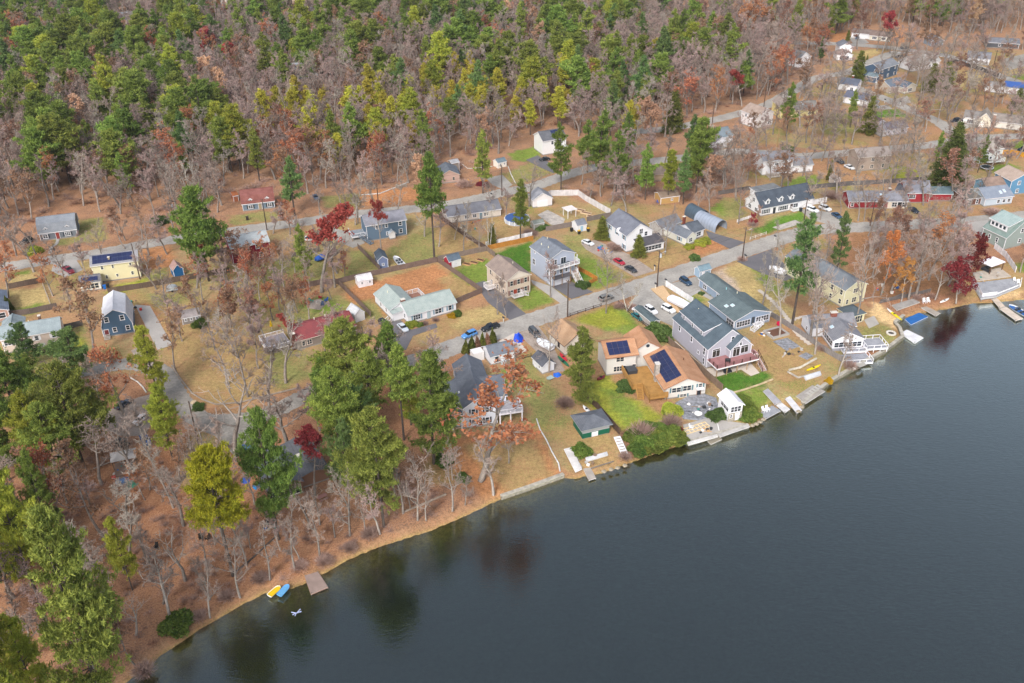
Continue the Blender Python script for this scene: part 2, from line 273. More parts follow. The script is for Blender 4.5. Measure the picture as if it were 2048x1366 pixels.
def make_ground():
    far = np.array([-9000, -4000, -2000, -1000, -600.])
    st = .8
    xs = np.concatenate([far, np.arange(-340, 340.1, st), -far[::-1]])
    ys = np.concatenate([[-9000, -4000, -1500, -600, -200, 0, 60.], np.arange(88, 640, st), [700, 900, 1400, 3000, 6000, 12000.]])
    X, Y = np.meshgrid(xs, ys); P = np.stack([X.ravel(), Y.ravel()], 1)
    ins = inpoly(P, lakepoly); near = (abs(P[:, 0]) < 400) & (P[:, 1] < 420) & (P[:, 1] > 60)
    d = np.full(len(P), 200.); idx = np.zeros(len(P), int)
    dn, ii = segdist(P[near], shore); d[near] = dn; idx[near] = ii
    sx = np.array([p[0] for p in SHORE]); wallf = np.zeros(len(SHORE), bool)
    for a, b in WALLSEG: wallf |= (sx >= a) & (sx < b)
    w = wallf[idx]
    ins = ins | (~inpoly(P, lakepoly) & False)
    z = np.where(w, np.where(d < .45, -.85, 0), -.8+np.clip(d/3.2, 0, 1)*.8)
    z = z + np.where(ins, 0, .12*wob(P, .21, 1.)*np.clip((d-4)/6, 0, 1)*0)
    z = np.where(ins, np.minimum(-.85, -.82-d*.07-np.clip(d-8, 0, 12)*.2), z); z = np.maximum(z, -6.5)
    col = np.zeros((len(P), 4)); col[:, :3] = lin('946446')[:3]; col[:, 3] = .55
    # woods floor drifts between rust, brown and grey-brown
    a = np.clip(.5+.35*wob(P, .045, 2.), 0, 1)[:, None]; col[:, :3] = col[:, :3]*(1-a)+np.array(lin('846858')[:3])*a; fg = np.clip((P[:, 1]-235)/90, 0, 1)[:, None]*.85; col[:, :3] = col[:, :3]*(1-fg)+np.array(lin('84705e')[:3])*fg
    for pts in YARD:
        pp = np.array([G(*p) for p in pts]); mn, mx = pp.min(0)-2, pp.max(0)+2; q = P+np.stack([wob(P, .12, 4.), wob(P, .13, 8.)], 1)*2.5
        s = np.where((q[:, 0] > mn[0]) & (q[:, 0] < mx[0]) & (q[:, 1] > mn[1]) & (q[:, 1] < mx[1]))[0]; k = s[inpoly(q[s], pp)]
        t = np.clip(.5+.6*wob(P[k], .11, 5.)+rng.normal(0, .12, len(k)), 0, 1)[:, None]; t2 = np.clip(wob(P[k], .07, 9.)-.1, 0, .7)[:, None]
        cc = np.array(lin('9c8664')[:3])*(1-t)+np.array(lin('949060')[:3])*t; t3 = np.clip(wob(P[k], .16, 3.)*.9-.15+rng.normal(0, .1, len(k)), 0, .75)[:, None]; cc = cc*(1-t3)+np.array(lin('7a843c')[:3])*t3; col[k, :3] = cc*(1-t2)+np.array(lin('a47a5c')[:3])*t2; col[k, 3] = .45
    J = P+rng.normal(0, .45, P.shape)+np.stack([wob(P, .5, 3.), wob(P, .55, 7.)], 1)*.5
    reg = (abs(P[:, 0]) < 345) & (P[:, 1] < 645) & (P[:, 1] > 80); ri = np.where(reg)[0]
    JR = J[ri]
    for ty, pts in POLY:
        c, lf = LC[ty]; pp = np.array([G(*p) for p in pts]); mn, mx = pp.min(0)-1, pp.max(0)+1
        s = ri[(JR[:, 0] > mn[0]) & (JR[:, 0] < mx[0]) & (JR[:, 1] > mn[1]) & (JR[:, 1] < mx[1])]
        k = s[inpoly(J[s], pp)]
        col[k, :3] = np.array(lin(c)[:3])*(.93+.14*rng.random((len(k), 1))); col[k, 3] = lf
    # road shoulders: leaf drift and sand
    for nm, wd, line, sf in ROADS:
        pl = np.array([G(*p) for p in line]); dd, _ = segdist(P[ri], pl); e = dd-wd/2+.5*wob(P[ri], .8, 4.)
        k = ri[(e < 1.5)]; col[k, :3] = col[k, :3]*.4+np.array(lin('9c7c5c')[:3])*.6; col[k, 3] = .4
    # beach: damp sand and leaves along the water
    b = (~ins) & (d < 3.0+.8*wob(P, .4, 2.)) & ~w; m = np.clip(1-d[b]/3.2, 0, 1)[:, None]
    col[b, :3] = col[b, :3]*(1-m)+np.array(lin('a58460')[:3])*m; col[b, 3] *= .7
    u = ins; dd = np.clip(d[u]/4.5+.22*wob(P[u], .25, 5.), 0, 1)[:, None]; d2 = np.clip((d[u]-2.5)/7, 0, 1)[:, None]
    c1 = np.array(lin('b49e5c')[:3]); c2 = np.array(lin('7a6c20')[:3]); c3 = np.array(lin('202b2a')[:3])
    cu = c1*(1-dd)+c2*dd; cu = cu*(1-d2)+c3*d2; col[u, :3] = cu; col[u, 3] = 0
    nx, ny = len(xs), len(ys)
    C = col.reshape(ny, nx, 4); K = C.copy(); K[1:-1, 1:-1] = (C[1:-1, 1:-1]*2+C[:-2, 1:-1]+C[2:, 1:-1]+C[1:-1, :-2]+C[1:-1, 2:])/6
    col = K.reshape(-1, 4)
    ii = (np.arange(ny-1)[:, None]*nx+np.arange(nx-1)[None, :]).ravel()
    q = np.stack([ii, ii+1, ii+nx+1, ii+nx], 1)
    me = npmesh('ground', np.column_stack([P, z]), q, [ground_mat()], smooth=True)
    at = me.attributes.new('cover', 'FLOAT_COLOR', 'POINT'); at.data.foreach_set('color', col.astype(np.float32).ravel())
    tag(link('ground', me), kind='structure')
def ground_mat():
    m = bpy.data.materials.new('ground_cover'); m.use_nodes = True; T = NT(m); b = T.n['Principled BSDF']; b.inputs['Roughness'].default_value = .95; b.inputs['Specular IOR Level'].default_value = .1
    at = T.add('ShaderNodeAttribute', _attribute_name='cover'); tc = T.add('ShaderNodeTexCoord')
    def noise(sc, det=4., rough=.6):
        n = T.add('ShaderNodeTexNoise', Scale=sc, Detail=det, Roughness=rough); T.link(tc.outputs['Object'], n.inputs['Vector']); return n.outputs['Fac']
    def rng_(s, a, b_, c, d):
        r = T.add('ShaderNodeMapRange'); T.link(s, r.inputs[0])
        for i, v in enumerate((a, b_, c, d)): r.inputs[i+1].default_value = v
        return r.outputs[0]
    def mul(c, s):
        v = T.add('ShaderNodeVectorMath', _operation='SCALE'); T.link(c, v.inputs[0]); T.link(s, v.inputs['Scale']); return v.outputs[0]
    c = mul(at.outputs['Color'], rng_(noise(.12, 5.), .3, .7, .8, 1.2)); c = mul(c, rng_(noise(1.1, 5., .7), .3, .7, .62, 1.38)); c = mul(c, rng_(noise(3.5, 4., .85), .3, .7, .55, 1.45))
    # fallen leaves: small flecks where the cover is leafy
    fl = noise(3.2, 6., .85); hi = T.add('ShaderNodeMath', _operation='SUBTRACT'); T.link(fl, hi.inputs[0]); cl = noise(.25, 3.)
    th = T.add('ShaderNodeMath', _operation='MULTIPLY_ADD'); T.link(at.outputs['Alpha'], th.inputs[0]); th.inputs[1].default_value = -.22; th.inputs[2].default_value = .62; T.link(th.outputs[0], hi.inputs[1])
    h2 = T.add('ShaderNodeMath', _operation='MULTIPLY_ADD'); T.link(cl, h2.inputs[0]); h2.inputs[1].default_value = .25; T.link(hi.outputs[0], h2.inputs[2])
    f = rng_(h2.outputs[0], .09, .15, 0, .95)
    lc = T.add('ShaderNodeMix', _data_type='RGBA'); T.link(noise(2.1, 2.), lc.inputs[0]); lc.inputs[6].default_value = lin('a46c48'); lc.inputs[7].default_value = lin('c09a7a')
    a0 = T.add('ShaderNodeMath', _operation='GREATER_THAN'); T.link(at.outputs['Alpha'], a0.inputs[0]); a0.inputs[1].default_value = .02
    ff = T.add('ShaderNodeMath', _operation='MULTIPLY'); T.link(f, ff.inputs[0]); T.link(a0.outputs[0], ff.inputs[1])
    mx = T.add('ShaderNodeMix', _data_type='RGBA'); T.link(ff.outputs[0], mx.inputs[0]); T.link(c, mx.inputs[6]); T.link(lc.outputs[2], mx.inputs[7])
    T.link(mx.outputs[2], b.inputs['Base Color'])
    bp = T.add('ShaderNodeBump', Strength=.6, Distance=.15); T.link(noise(4., 5., .7), bp.inputs['Height']); T.link(bp.outputs[0], b.inputs['Normal'])
    return m
SURF = {}
def surfaces():
    SURF['asphalt'] = mat('asphalt', 'a9a49d', rough=.9, var=.4, scale=.22, fine=.2, fscale=1.6, c2amt=.3)
    SURF['asphalt_old'] = mat('asphalt_old', '9e9890', rough=.9, var=.5, scale=.25, fine=.24, fscale=1.5, c2amt=.35)
    SURF['asphalt_dark'] = mat('asphalt_dark', '6e6c70', rough=.9, var=.2, scale=.25, fine=.1, fscale=3, c2amt=.4)
    SURF['concrete_grey'] = mat('concrete_grey', 'b0aba6', rough=.9, var=.2, scale=.3, fine=.1, fscale=3, c2amt=.35)
    SURF['concrete_light'] = mat('concrete_light', 'cfc4b8', rough=.9, var=.15, scale=.4, fine=.08, fscale=3, c2amt=.3)
    SURF['gravel'] = mat('gravel', 'a89a8f', rough=1, var=.3, scale=.5, fine=.3, fscale=4, c2amt=.4)
    SURF['gravel_tan'] = mat('gravel_tan', 'd0b08a', rough=1, var=.2, scale=.4, fine=.2, fscale=5, c2amt=.3)
    SURF['slate'] = mat('slate', '9a9ca3', rough=.85, var=.5, scale=1.2, fine=.25, fscale=3, c2amt=.6)
    SURF['pale_stone'] = mat('pale_stone', 'c0b8b0', rough=.9, var=.4, scale=.8, fine=.2, fscale=4, c2amt=.5)
def ribbon(pts, w, z):
    p = [Vector(q) for q in pts]; L = []; Rr = []
    s = []                                           # densify along a smooth curve
    for i in range(len(p)-1):
        a = p[max(i-1, 0)]; b = p[i]; c = p[i+1]; d = p[min(i+2, len(p)-1)]
        for k in range(14):
            t = k/14; s.append(.5*((2*b)+(c-a)*t+(2*a-5*b+4*c-d)*t*t+(3*b-a-3*c+d)*t**3))
    s.append(p[-1]); vs = []; fs = []
    for i, q in enumerate(s):
        d = (s[min(i+1, len(s)-1)]-s[max(i-1, 0)]).normalized(); n = Vector((-d.y, d.x)); ww = w/2-.15+.18*math.sin(i*1.7+z*900)+.14*math.sin(i*4.1)
        for t in (-ww, ww): vs.append((q.x+n.x*t, q.y+n.y*t, z))
    fs = [(2*i, 2*i+1, 2*i+3, 2*i+2) for i in range(len(s)-1)]
    return vs, fs
def hardscape():
    surfaces(); z = .03
    for i, (nm, wd, line, sf) in enumerate(ROADS):
        vs, fs = ribbon([G(*p) for p in line], wd, z+.006*i); m = MB(); m.add(vs, [tuple(reversed(f)) for f in fs]); tag(m.build('road', SURF[sf]), kind='structure')
    for i, (wd, line, sf) in enumerate(PATHS):
        vs, fs = ribbon([G(*p) for p in line], wd, .10+.004*i); m = MB(); m.add(vs, [tuple(reversed(f)) for f in fs]); tag(m.build('path', SURF[sf]), kind='structure')
    for i, (nm, sf, pts) in enumerate(PADS):
        zz = .02 if i % 2 else .016
        m = MB(); pl = [G(*p) for p in pts]; m.prism(pl, 'z', -.1, .075+.0045*(i % 5)); tag(m.build(nm, SURF[sf]), kind='structure')
def make_water():
    m = bpy.data.materials.new('lake_water'); m.use_nodes = True; T = NT(m); T.n.remove(T.n['Principled BSDF'])
    fr = T.add('ShaderNodeFresnel', IOR=1.33); gl = T.add('ShaderNodeBsdfGlossy', Roughness=.025); tr = T.add('ShaderNodeBsdfTransparent'); df = T.add('ShaderNodeBsdfDiffuse')
    gl.inputs['Color'].default_value = (.9, 1, .96, 1); tr.inputs['Color'].default_value = (.72, .76, .68, 1); df.inputs['Color'].default_value = lin('46555c')
    tc = T.add('ShaderNodeTexCoord'); mp = T.add('ShaderNodeMapping'); T.link(tc.outputs['Object'], mp.inputs[0]); mp.inputs['Rotation'].default_value = (0, 0, .5); mp.inputs['Scale'].default_value = (1, 2.2, 1)
    n1 = T.add('ShaderNodeTexNoise', Scale=.9, Detail=4.0, Roughness=.6); T.link(mp.outputs[0], n1.inputs['Vector'])
    n2 = T.add('ShaderNodeTexNoise', Scale=.02, Detail=3.0); T.link(tc.outputs['Object'], n2.inputs['Vector'])
    r = T.add('ShaderNodeMapRange'); T.link(n2.outputs['Fac'], r.inputs[0]); r.inputs[1].default_value = .35; r.inputs[2].default_value = .65; r.inputs[3].default_value = .6; r.inputs[4].default_value = 1.
    bp = T.add('ShaderNodeBump', Distance=.045); T.link(r.outputs[0], bp.inputs['Strength']); T.link(n1.outputs['Fac'], bp.inputs['Height'])
    for n in (fr, gl): T.link(bp.outputs[0], n.inputs['Normal'])
    ms = T.add('ShaderNodeMixShader'); ms.inputs[0].default_value = .05; T.link(tr.outputs[0], ms.inputs[1]); T.link(df.outputs[0], ms.inputs[2])
    m2 = T.add('ShaderNodeMixShader'); 
    k = T.add('ShaderNodeMath', _operation='MULTIPLY'); T.link(fr.outputs[0], k.inputs[0]); k.inputs[1].default_value = 6.6
    T.link(k.outputs[0], m2.inputs[0]); T.link(ms.outputs[0], m2.inputs[1]); T.link(gl.outputs[0], m2.inputs[2]); T.link(m2.outputs[0], T.n['Material Output'].inputs['Surface'])
    b = MB(); b.add([(-330, -880, WATER_Z), (2400, -880, WATER_Z), (2400, 390, WATER_Z), (-330, 390, WATER_Z)], [(0, 1, 2, 3)])
    tag(b.build('lake_water', m), kind='structure')
def lighting():
    w = bpy.data.worlds.new('World'); SC.world = w; w.use_nodes = True; nt = w.node_tree; bg = nt.nodes['Background']
    sk = nt.nodes.new('ShaderNodeTexSky'); sk.sky_type = 'NISHITA'; sk.sun_disc = False; sk.sun_elevation = R(42); sk.sun_rotation = R(200); sk.dust_density = 4; sk.air_density = 1.0; sk.altitude = 100
    hs = nt.nodes.new('ShaderNodeHueSaturation'); hs.inputs['Saturation'].default_value = .55
    nt.links.new(sk.outputs[0], hs.inputs['Color']); nt.links.new(hs.outputs[0], bg.inputs[0]); bg.inputs[1].default_value = .14
    l = bpy.data.lights.new('sun', 'SUN'); l.energy = 1.45; l.angle = R(10); l.color = (1, .97, .93); o = bpy.data.objects.new('sun', l); COL.objects.link(o)
    el, az = R(42), R(200)                          # direction of the sun as a vector: same as the sky's
    v = Vector((math.sin(az)*math.cos(el), math.cos(az)*math.cos(el), math.sin(el))); o.rotation_euler = v.to_track_quat('Z', 'Y').to_euler()
    o.location = (0, 0, 300)
    vs = SC.view_settings; vs.view_transform = 'Standard'; vs.look = 'None'; vs.gamma = 1; vs.exposure = EXPO
    SC.cycles.max_bounces = 6; SC.cycles.transparent_max_bounces = 8; SC.cycles.diffuse_bounces = 2; SC.cycles.use_denoising = True
EXPO = 0.66
# ---------------------------------------------------------------- building kit
def siding(col, nm=None): return mat('siding_'+(nm or col), col, rough=.75, var=.08, scale=.5, fine=.03, fscale=6, lines=('Z', .22, .14), c2amt=.25)
def shingle(col, col2=None): return mat('shingle_'+col, col, rough=.9, var=.42, scale=.6, fine=.2, fscale=5, lines=('Z', .16, .2), col2=col2, c2amt=.4)
def plain(col, rough=.6, nm=None): return mat('paint_'+(nm or col), col, rough=rough, var=.1, scale=1.5, fine=.03, c2amt=.3)
def wood(col, ax='XY', per=.15): return mat('boards_'+col+ax, col, rough=.85, var=.35, scale=.7, fine=.12, fscale=3, lines=(ax, per, .35), c2amt=.35)
WHITE = 'e6e6ea'
TRIM = None
BLDS = {}
class Bld:
    def __init__(s, name, label, A, B, z=0, cat='house', group=None, trim=WHITE, small=False):
        a = G(*A, z=z); b = G(*B, z=z); s.o = a; s.ang = math.atan2(b[1]-a[1], b[0]-a[0]); s.L = math.hypot(b[0]-a[0], b[1]-a[1])
        s.root = empty(name, a[0], a[1], s.ang, 0, label, cat, group); s.trim = plain(trim); s.small = small; s.label = label
        s.gl = glass()
    def loc(s, p):
        g = G(*p); dx, dy = g[0]-s.o[0], g[1]-s.o[1]; c, n = math.cos(s.ang), math.sin(s.ang); return (dx*c+dy*n, -dx*n+dy*c)
    def X(s, v): return v if not isinstance(v, tuple) else s.loc(v)[0]
    def Y(s, v): return v if not isinstance(v, tuple) else s.loc(v)[1]
    def world(s, x, y): c, n = math.cos(s.ang), math.sin(s.ang); return (s.o[0]+x*c-y*n, s.o[1]+x*n+y*c)
    def blk(s, x0, x1, y0, y1, ze, rise, axis='x', wall='e6e6ea', roof='5a6068', z0=0, ov=.4, kind='gable', ridge=.5, found=True, corners=True, th=.2, knee=None, roof2=None, rn='roof', wn='wall', wallmat=None, roofmat=None):
        x0, x1, y0, y1 = s.X(x0), s.X(x1), s.Y(y0), s.Y(y1)
        if isinstance(ze, tuple): ze = ze[0]
        k = dict(x0=x0, x1=x1, y0=y0, y1=y1, z0=z0, ze=ze, rise=rise, axis=axis, kind=kind)
        a0, a1 = (x0, x1) if axis == 'x' else (y0, y1); c0, c1 = (y0, y1) if axis == 'x' else (x0, x1); W = c1-c0
        if kind == 'gable': prof = [(c0, ze), (c0+W*ridge, ze+rise), (c1, ze)]
        elif kind == 'gambrel': kx, kz = knee; prof = [(c0, ze), (c0+kx, ze+kz), (c0+W/2, ze+rise), (c1-kx, ze+kz), (c1, ze)]
        elif kind == 'shed': prof = [(c0, ze), (c1, ze+rise)]
        elif kind == 'flat': prof = [(c0, ze), (c1, ze)]
        elif kind == 'arch': prof = [(c0+W/2-W/2*math.cos(PI*i/12), ze+rise*math.sin(PI*i/12)) for i in range(13)]
        else: prof = [(c0, ze), (c1, ze)]
        k['prof'] = prof; wm = wallmat or siding(wall); rm = roofmat or shingle(roof, roof2)
        m = MB(); P = [(c0, z0)]+[(c, z-.03) for c, z in prof]+[(c1, z0)]
        m.prism(P, axis, a0, a1, 0)
        if corners and ze-z0 > 1:
            for xx in (x0, x1):
                for yy in (y0, y1): m.box(xx-(.02 if xx == x0 else .13), xx+(.13 if xx == x0 else .02), yy-(.02 if yy == y0 else .13), yy+(.13 if yy == y0 else .02), z0+.01, ze-.06, 1)
        if found and z0 < .5: m.box(x0-.03, x1+.03, y0-.03, y1+.03, -.3, .35, 2)
        k['wall'] = m.build(wn, [wm, s.trim, mat('foundation', '9a9690', var=.3)], s.root)
        r = MB()
        if kind == 'hip':
            e = ov; h = rise; hw = (min(x1-x0, y1-y0))/2
            X0, X1, Y0, Y1 = x0-e, x1+e, y0-e, y1+e
            if x1-x0 >= y1-y0: rp = [(x0+hw, (y0+y1)/2), (x1-hw, (y0+y1)/2)]
            else: rp = [((x0+x1)/2, y0+hw), ((x0+x1)/2, y1-hw)]
            V = [(X0, Y0, ze), (X1, Y0, ze), (X1, Y1, ze), (X0, Y1, ze), (X0, Y0, ze+.15), (X1, Y0, ze+.15), (X1, Y1, ze+.15), (X0, Y1, ze+.15), (*rp[0], ze+h+.15), (*rp[1], ze+h+.15)]
            r.add(V, [(0, 3, 2, 1)], 1); r.add(V, [(0, 1, 5, 4), (1, 2, 6, 5), (2, 3, 7, 6), (3, 0, 4, 7)], 1)
            if x1-x0 >= y1-y0: r.add(V, [(4, 5, 9, 8), (6, 7, 8, 9), (5, 6, 9), (7, 4, 8)], 0)
            else: r.add(V, [(4, 5, 8), (5, 6, 9, 8), (6, 7, 9), (7, 4, 8, 9)], 0)
        else:
            pr = list(prof)
            def ext(p, q, d):
                L = math.hypot(q[0]-p[0], q[1]-p[1]); return (p[0]-(q[0]-p[0])/L*d, p[1]-(q[1]-p[1])/L*d)
            e = ov if kind != 'arch' else .02
            pr[0] = ext(prof[0], prof[1], e); pr[-1] = ext(prof[-1], prof[-2], e)
            lo, hi = a0-ov*.8, a1+ov*.8
            for i in range(len(pr)-1):
                p, q = pr[i], pr[i+1]
                def P3(c, z, a): return (a, c, z) if axis == 'x' else (c, a, z)
                V = [P3(*p, lo), P3(*q, lo), P3(*q, hi), P3(*p, hi)]; T = [P3(p[0], p[1]+th, lo), P3(q[0], q[1]+th, lo), P3(q[0], q[1]+th, hi), P3(p[0], p[1]+th, hi)]
                r.add(V+T, [(0, 1, 2, 3)], 1); r.add(V+T, [(4, 5, 6, 7)], 0)
                r.add(V+T, [(0, 1, 5, 4), (2, 3, 7, 6)], 1)
                if i == 0: r.add(V+T, [(0, 3, 7, 4)], 1)
                if i == len(pr)-2: r.add(V+T, [(1, 2, 6, 5)], 1)
            if kind in ('gable', 'gambrel') and not s.small:
                c, z = prof[len(prof)//2]
                if axis == 'x': r.box(lo+.05, hi-.05, c-.13, c+.13, z+th-.02, z+th+.07, 0)
                else: r.box(c-.13, c+.13, lo+.05, hi-.05, z+th-.02, z+th+.07, 0)
        k['roof'] = r.build(rn, [rm, s.trim], s.root); k['th'] = th
        return k
    def face(s, k, f, t):
        """point and yaw on one of the block's walls; t = share of its length"""
        L = k['x1']-k['x0'] if f in 'FK' else k['y1']-k['y0']; u = t*L
        if f == 'F': return (k['x0']+u, k['y0'], 0)
        if f == 'K': return (k['x1']-u, k['y1'], PI)
        if f == 'L': return (k['x0'], k['y0']+u, -PI/2)
        return (k['x1'], k['y0']+u, PI/2)
    def wins(s, k, f, specs, sh=None, fr=None):
        for sp in specs:
            t, z, w, h = sp[:4]; n = sp[4] if len(sp) > 4 else 1; x, y, a = s.face(k, f, t)
            window(s.root, x, y, z, a, w, h, n, sh, fr or s.trim, s.gl)
    def door(s, k, f, t, w=1.0, h=2.1, col='8a4a3a', z=.15, nm='door', panes=False):
        x, y, a = s.face(k, f, t); m = MB(); m.box(-w/2-.1, w/2+.1, -.06, .04, z, z+h+.1, 1); m.box(-w/2, w/2, -.09, 0, z, z+h, 0)
        if w > 2:
            for i in range(1, 4): m.box(-w/2, w/2, -.1, -.088, z+i*h/4-.02, z+i*h/4+.02, 1)
        o = link(nm, m.mesh(nm, [plain(col), s.trim]), s.root, (x, y, 0), a)
        h_ = MB(); h_.box(w/2-.2, w/2-.1, -.15, -.09, z+.95, z+1.05); link('handle', h_.mesh('handle', plain('55504a')), o)
        if panes: p = MB(); p.box(-w/2+.15, w/2-.15, -.11, -.092, z+.9, z+h-.15); link('pane', p.mesh('pane', s.gl), o)
    def rz(s, k, x, y):
        c = y if k['axis'] == 'x' else x; P = k['prof']
        for i in range(len(P)-1):
            if P[i][0] <= c <= P[i+1][0]: return P[i][1]+(P[i+1][1]-P[i][1])*(c-P[i][0])/(P[i+1][0]-P[i][0])+k['th']
        return P[0][1]+k['th']
    def onroof(s, k, nm, x0, x1, y0, y1, mt, h=.1, mats=None, sub=None):
        x0, x1, y0, y1 = s.X(x0), s.X(x1), s.Y(y0), s.Y(y1)
        def V(d, i=0): return [(x, y, s.rz(k, x, y)+d) for x, y in ((x0+i, y0+i), (x1-i, y0+i), (x1-i, y1-i), (x0+i, y1-i))]
        m = MB(); m.add(V(-.02)+V(h), [(4, 5, 6, 7), (0, 1, 5, 4), (1, 2, 6, 5), (2, 3, 7, 6), (3, 0, 4, 7)], 0)
        o = m.build(nm, mt, s.root)
        if sub: q = MB(); q.add(V(h+.012, .1), [(0, 1, 2, 3)]); q.build(sub[0], sub[1], o)
        return o
    def skylight(s, k, x, y, w=.8, l=1.1): s.onroof(k, 'skylight', x-w/2, x+w/2, y-l/2, y+l/2, plain('d8dde2'), .14, sub=('pane', plain('b9d3e2', .2)))
    def vent(s, k, x, y, col='e8e2c8', h=.55, r=.11):
        m = MB(); z = s.rz(k, x, y); m.cyl(x, y, z-.1, z+h, r, 8); m.build('vent_pipe', plain(col), s.root)
    def solar(s, k, x0, x1, y0, y1, nx, ny):
        x0, x1, y0, y1 = s.X(x0), s.X(x1), s.Y(y0), s.Y(y1); cell = mat('solar_cell', '202a52', rough=.35, var=.2, scale=.6, spec=.6, fine=.05)
        for i in range(nx):
            for j in range(ny):
                a0 = x0+(x1-x0)*i/nx+.02; a1 = x0+(x1-x0)*(i+1)/nx-.02; b0 = y0+(y1-y0)*j/ny+.02; b1 = y0+(y1-y0)*(j+1)/ny-.02
                V = lambda d: [(x, y, s.rz(k, x, y)+d) for x, y in ((a0, b0), (a1, b0), (a1, b1), (a0, b1))]
                m = MB(); m.add(V(.08)+V(.13), [(4, 5, 6, 7)], 0); m.add(V(.08)+V(.13), [(0, 1, 5, 4), (1, 2, 6, 5), (2, 3, 7, 6), (3, 0, 4, 7)], 1)
                if not (i or j): m.box(0, 0, 0, 0, 0, 0, 1) if False else None
                m.build('solar_panel', [cell, plain('6a7284')], s.root)
    def chimney(s, x, y, z0, z1, w=.9, d=.6, col='8a4a3a', cap='d8d2c8'):
        m = MB(); m.box(x-w/2, x+w/2, y-d/2, y+d/2, z0, z1, 0); o = m.build('chimney', mat('brick_'+col, col, var=.4, scale=2, fine=.15, lines=('Z', .2, .3)), s.root)
        c = MB(); c.box(x-w/2-.08, x+w/2+.08, y-d/2-.08, y+d/2+.08, z1, z1+.15); c.build('chimney_cap', plain(cap), o)
    def dormer(s, k, x, w=1.5, y0=None, zs=0, h=1.5, rise=.55, roof='5a6068', wall='e6e6ea', win=(.8, 1.0), dep=2.2):
        """gabled dormer on the front slope"""
        y0 = k['y0']+1.0 if y0 is None else y0; z = s.rz(k, x, y0)-.1+zs; m = MB()
        m.prism([(x-w/2, z), (x-w/2, z+h), (x, z+h+rise), (x+w/2, z+h), (x+w/2, z)], 'y', y0, y0+dep, 0); o = m.build('dormer', [siding(wall)], s.root)
        r = MB()
        for sg in (-1, 1):
            a = (x+sg*(w/2+.2), z+h-.2); b = (x, z+h+rise)
            V = [(a[0], y0-.2, a[1]), (b[0], y0-.2, b[1]), (b[0], y0+dep+.3, b[1]), (a[0], y0+dep+.3, a[1])]; T = [(p, q, t+.14) for p, q, t in V]
            r.add(V+T, [(4, 5, 6, 7)], 0); r.add(V+T, [(0, 1, 2, 3), (0, 1, 5, 4), (0, 3, 7, 4), (2, 3, 7, 6)], 1)
        r.build('dormer_roof', [shingle(roof), s.trim], o)
        window(o, x, y0, z+.3, 0, win[0], win[1], 1, None, s.trim, s.gl)
    def deck(s, x0, x1, y0, y1, z, col='b08a78', rail=WHITE, sides='FLR', post=None, gap=.0, rh=1.0, infill=True, board='X'):
        x0, x1, y0, y1 = s.X(x0), s.X(x1), s.Y(y0), s.Y(y1); d = MB(); d.box(x0, x1, y0, y1, z-.25, z, 0); o = d.build('deck', [wood(col, board, .16)], s.root)
        t = MB(); 
        for a in ((x0-.06, x1+.06, y0-.06, y0-.002), (x0-.06, x0-.002, y0, y1), (x1+.002, x1+.06, y0, y1)): t.box(*a, z-.32, z+.01)
        t.build('fascia', plain(rail), o)
        ln = {'F': ((x0, y0), (x1, y0)), 'L': ((x0, y0), (x0, y1)), 'R': ((x1, y0), (x1, y1)), 'K': ((x0, y1), (x1, y1))}
        for c in sides: railing(o, [ln[c][0]+(z,), ln[c][1]+(z,)], rail, rh, infill=infill)
        if z > .7:
            for i in range(max(2, int((x1-x0)/2.6)+1)):
                x = x0+.15+(x1-x0-.3)*i/(max(2, int((x1-x0)/2.6)+1)-1); p = MB(); p.box(x-.08, x+.08, y0+.12, y0+.28, 0, z-.25); p.build('post', plain(post or 'a08060'), o)
        return o
def window(root, x, y, z, a, w, h, n, sh, tm, gl):
    key = ('win', w, h, n, sh, tm.name)
    if key not in BLDS:
        m = MB(); t = .1; m.box(-w/2-t, w/2+t, -.05, -.01, z*0-t, h+t, 0); m.box(-w/2-t-.04, w/2+t+.04, -.09, -.052, -t-.05, -t+.04, 0)
        for i in range(n+1): xx = -w/2+w*i/n; m.box(xx-.05, xx+.05, -.085, -.052, -.0, h, 0)
        for i in range(n): m.box(-w/2+w*i/n+.05, -w/2+w*(i+1)/n-.05, -.082, -.052, h/2-.03, h/2+.03, 0)
        m.box(-w/2-t, w/2+t, -.083, -.0525, h, h+t, 0)
        if sh:
            for sg in (-1, 1): c = sg*(w/2+.33); m.box(c-.2, c+.2, -.08, -.03, -.05, h+.05, 1)
        g = MB(); g.box(-w/2+.02, w/2-.02, -.065, -.055, .01, h-.01)
        BLDS[key] = (m.mesh('window', [tm]+([plain(sh)] if sh else [])), g.mesh('pane', gl))
    a_, b_ = BLDS[key]; o = link('window', a_, root, (x, y, z), a); link('pane', b_, o); return o
def railing(parent, pts, col=WHITE, h=1.0, infill=True, nm='railing', step=1.8):
    m = MB()
    for i in range(len(pts)-1):
        p, q = Vector(pts[i]), Vector(pts[i+1]); L = (q-p).length; n = max(1, round(L/step))
        for j in range(n+1): c = p+(q-p)*j/n; m.box(c.x-.06, c.x+.06, c.y-.06, c.y+.06, c.z, c.z+h+.05)
        m.bar(p+Vector((0, 0, h)), q+Vector((0, 0, h)), .1); m.bar(p+Vector((0, 0, .12)), q+Vector((0, 0, .12)), .06)
        if infill:
            nn = max(2, int(L/.22))
            for j in range(1, nn): c = p+(q-p)*j/nn; m.box(c.x-.018, c.x+.018, c.y-.018, c.y+.018, c.z+.12, c.z+h-.04)
    return m.build(nm, plain(col), parent)
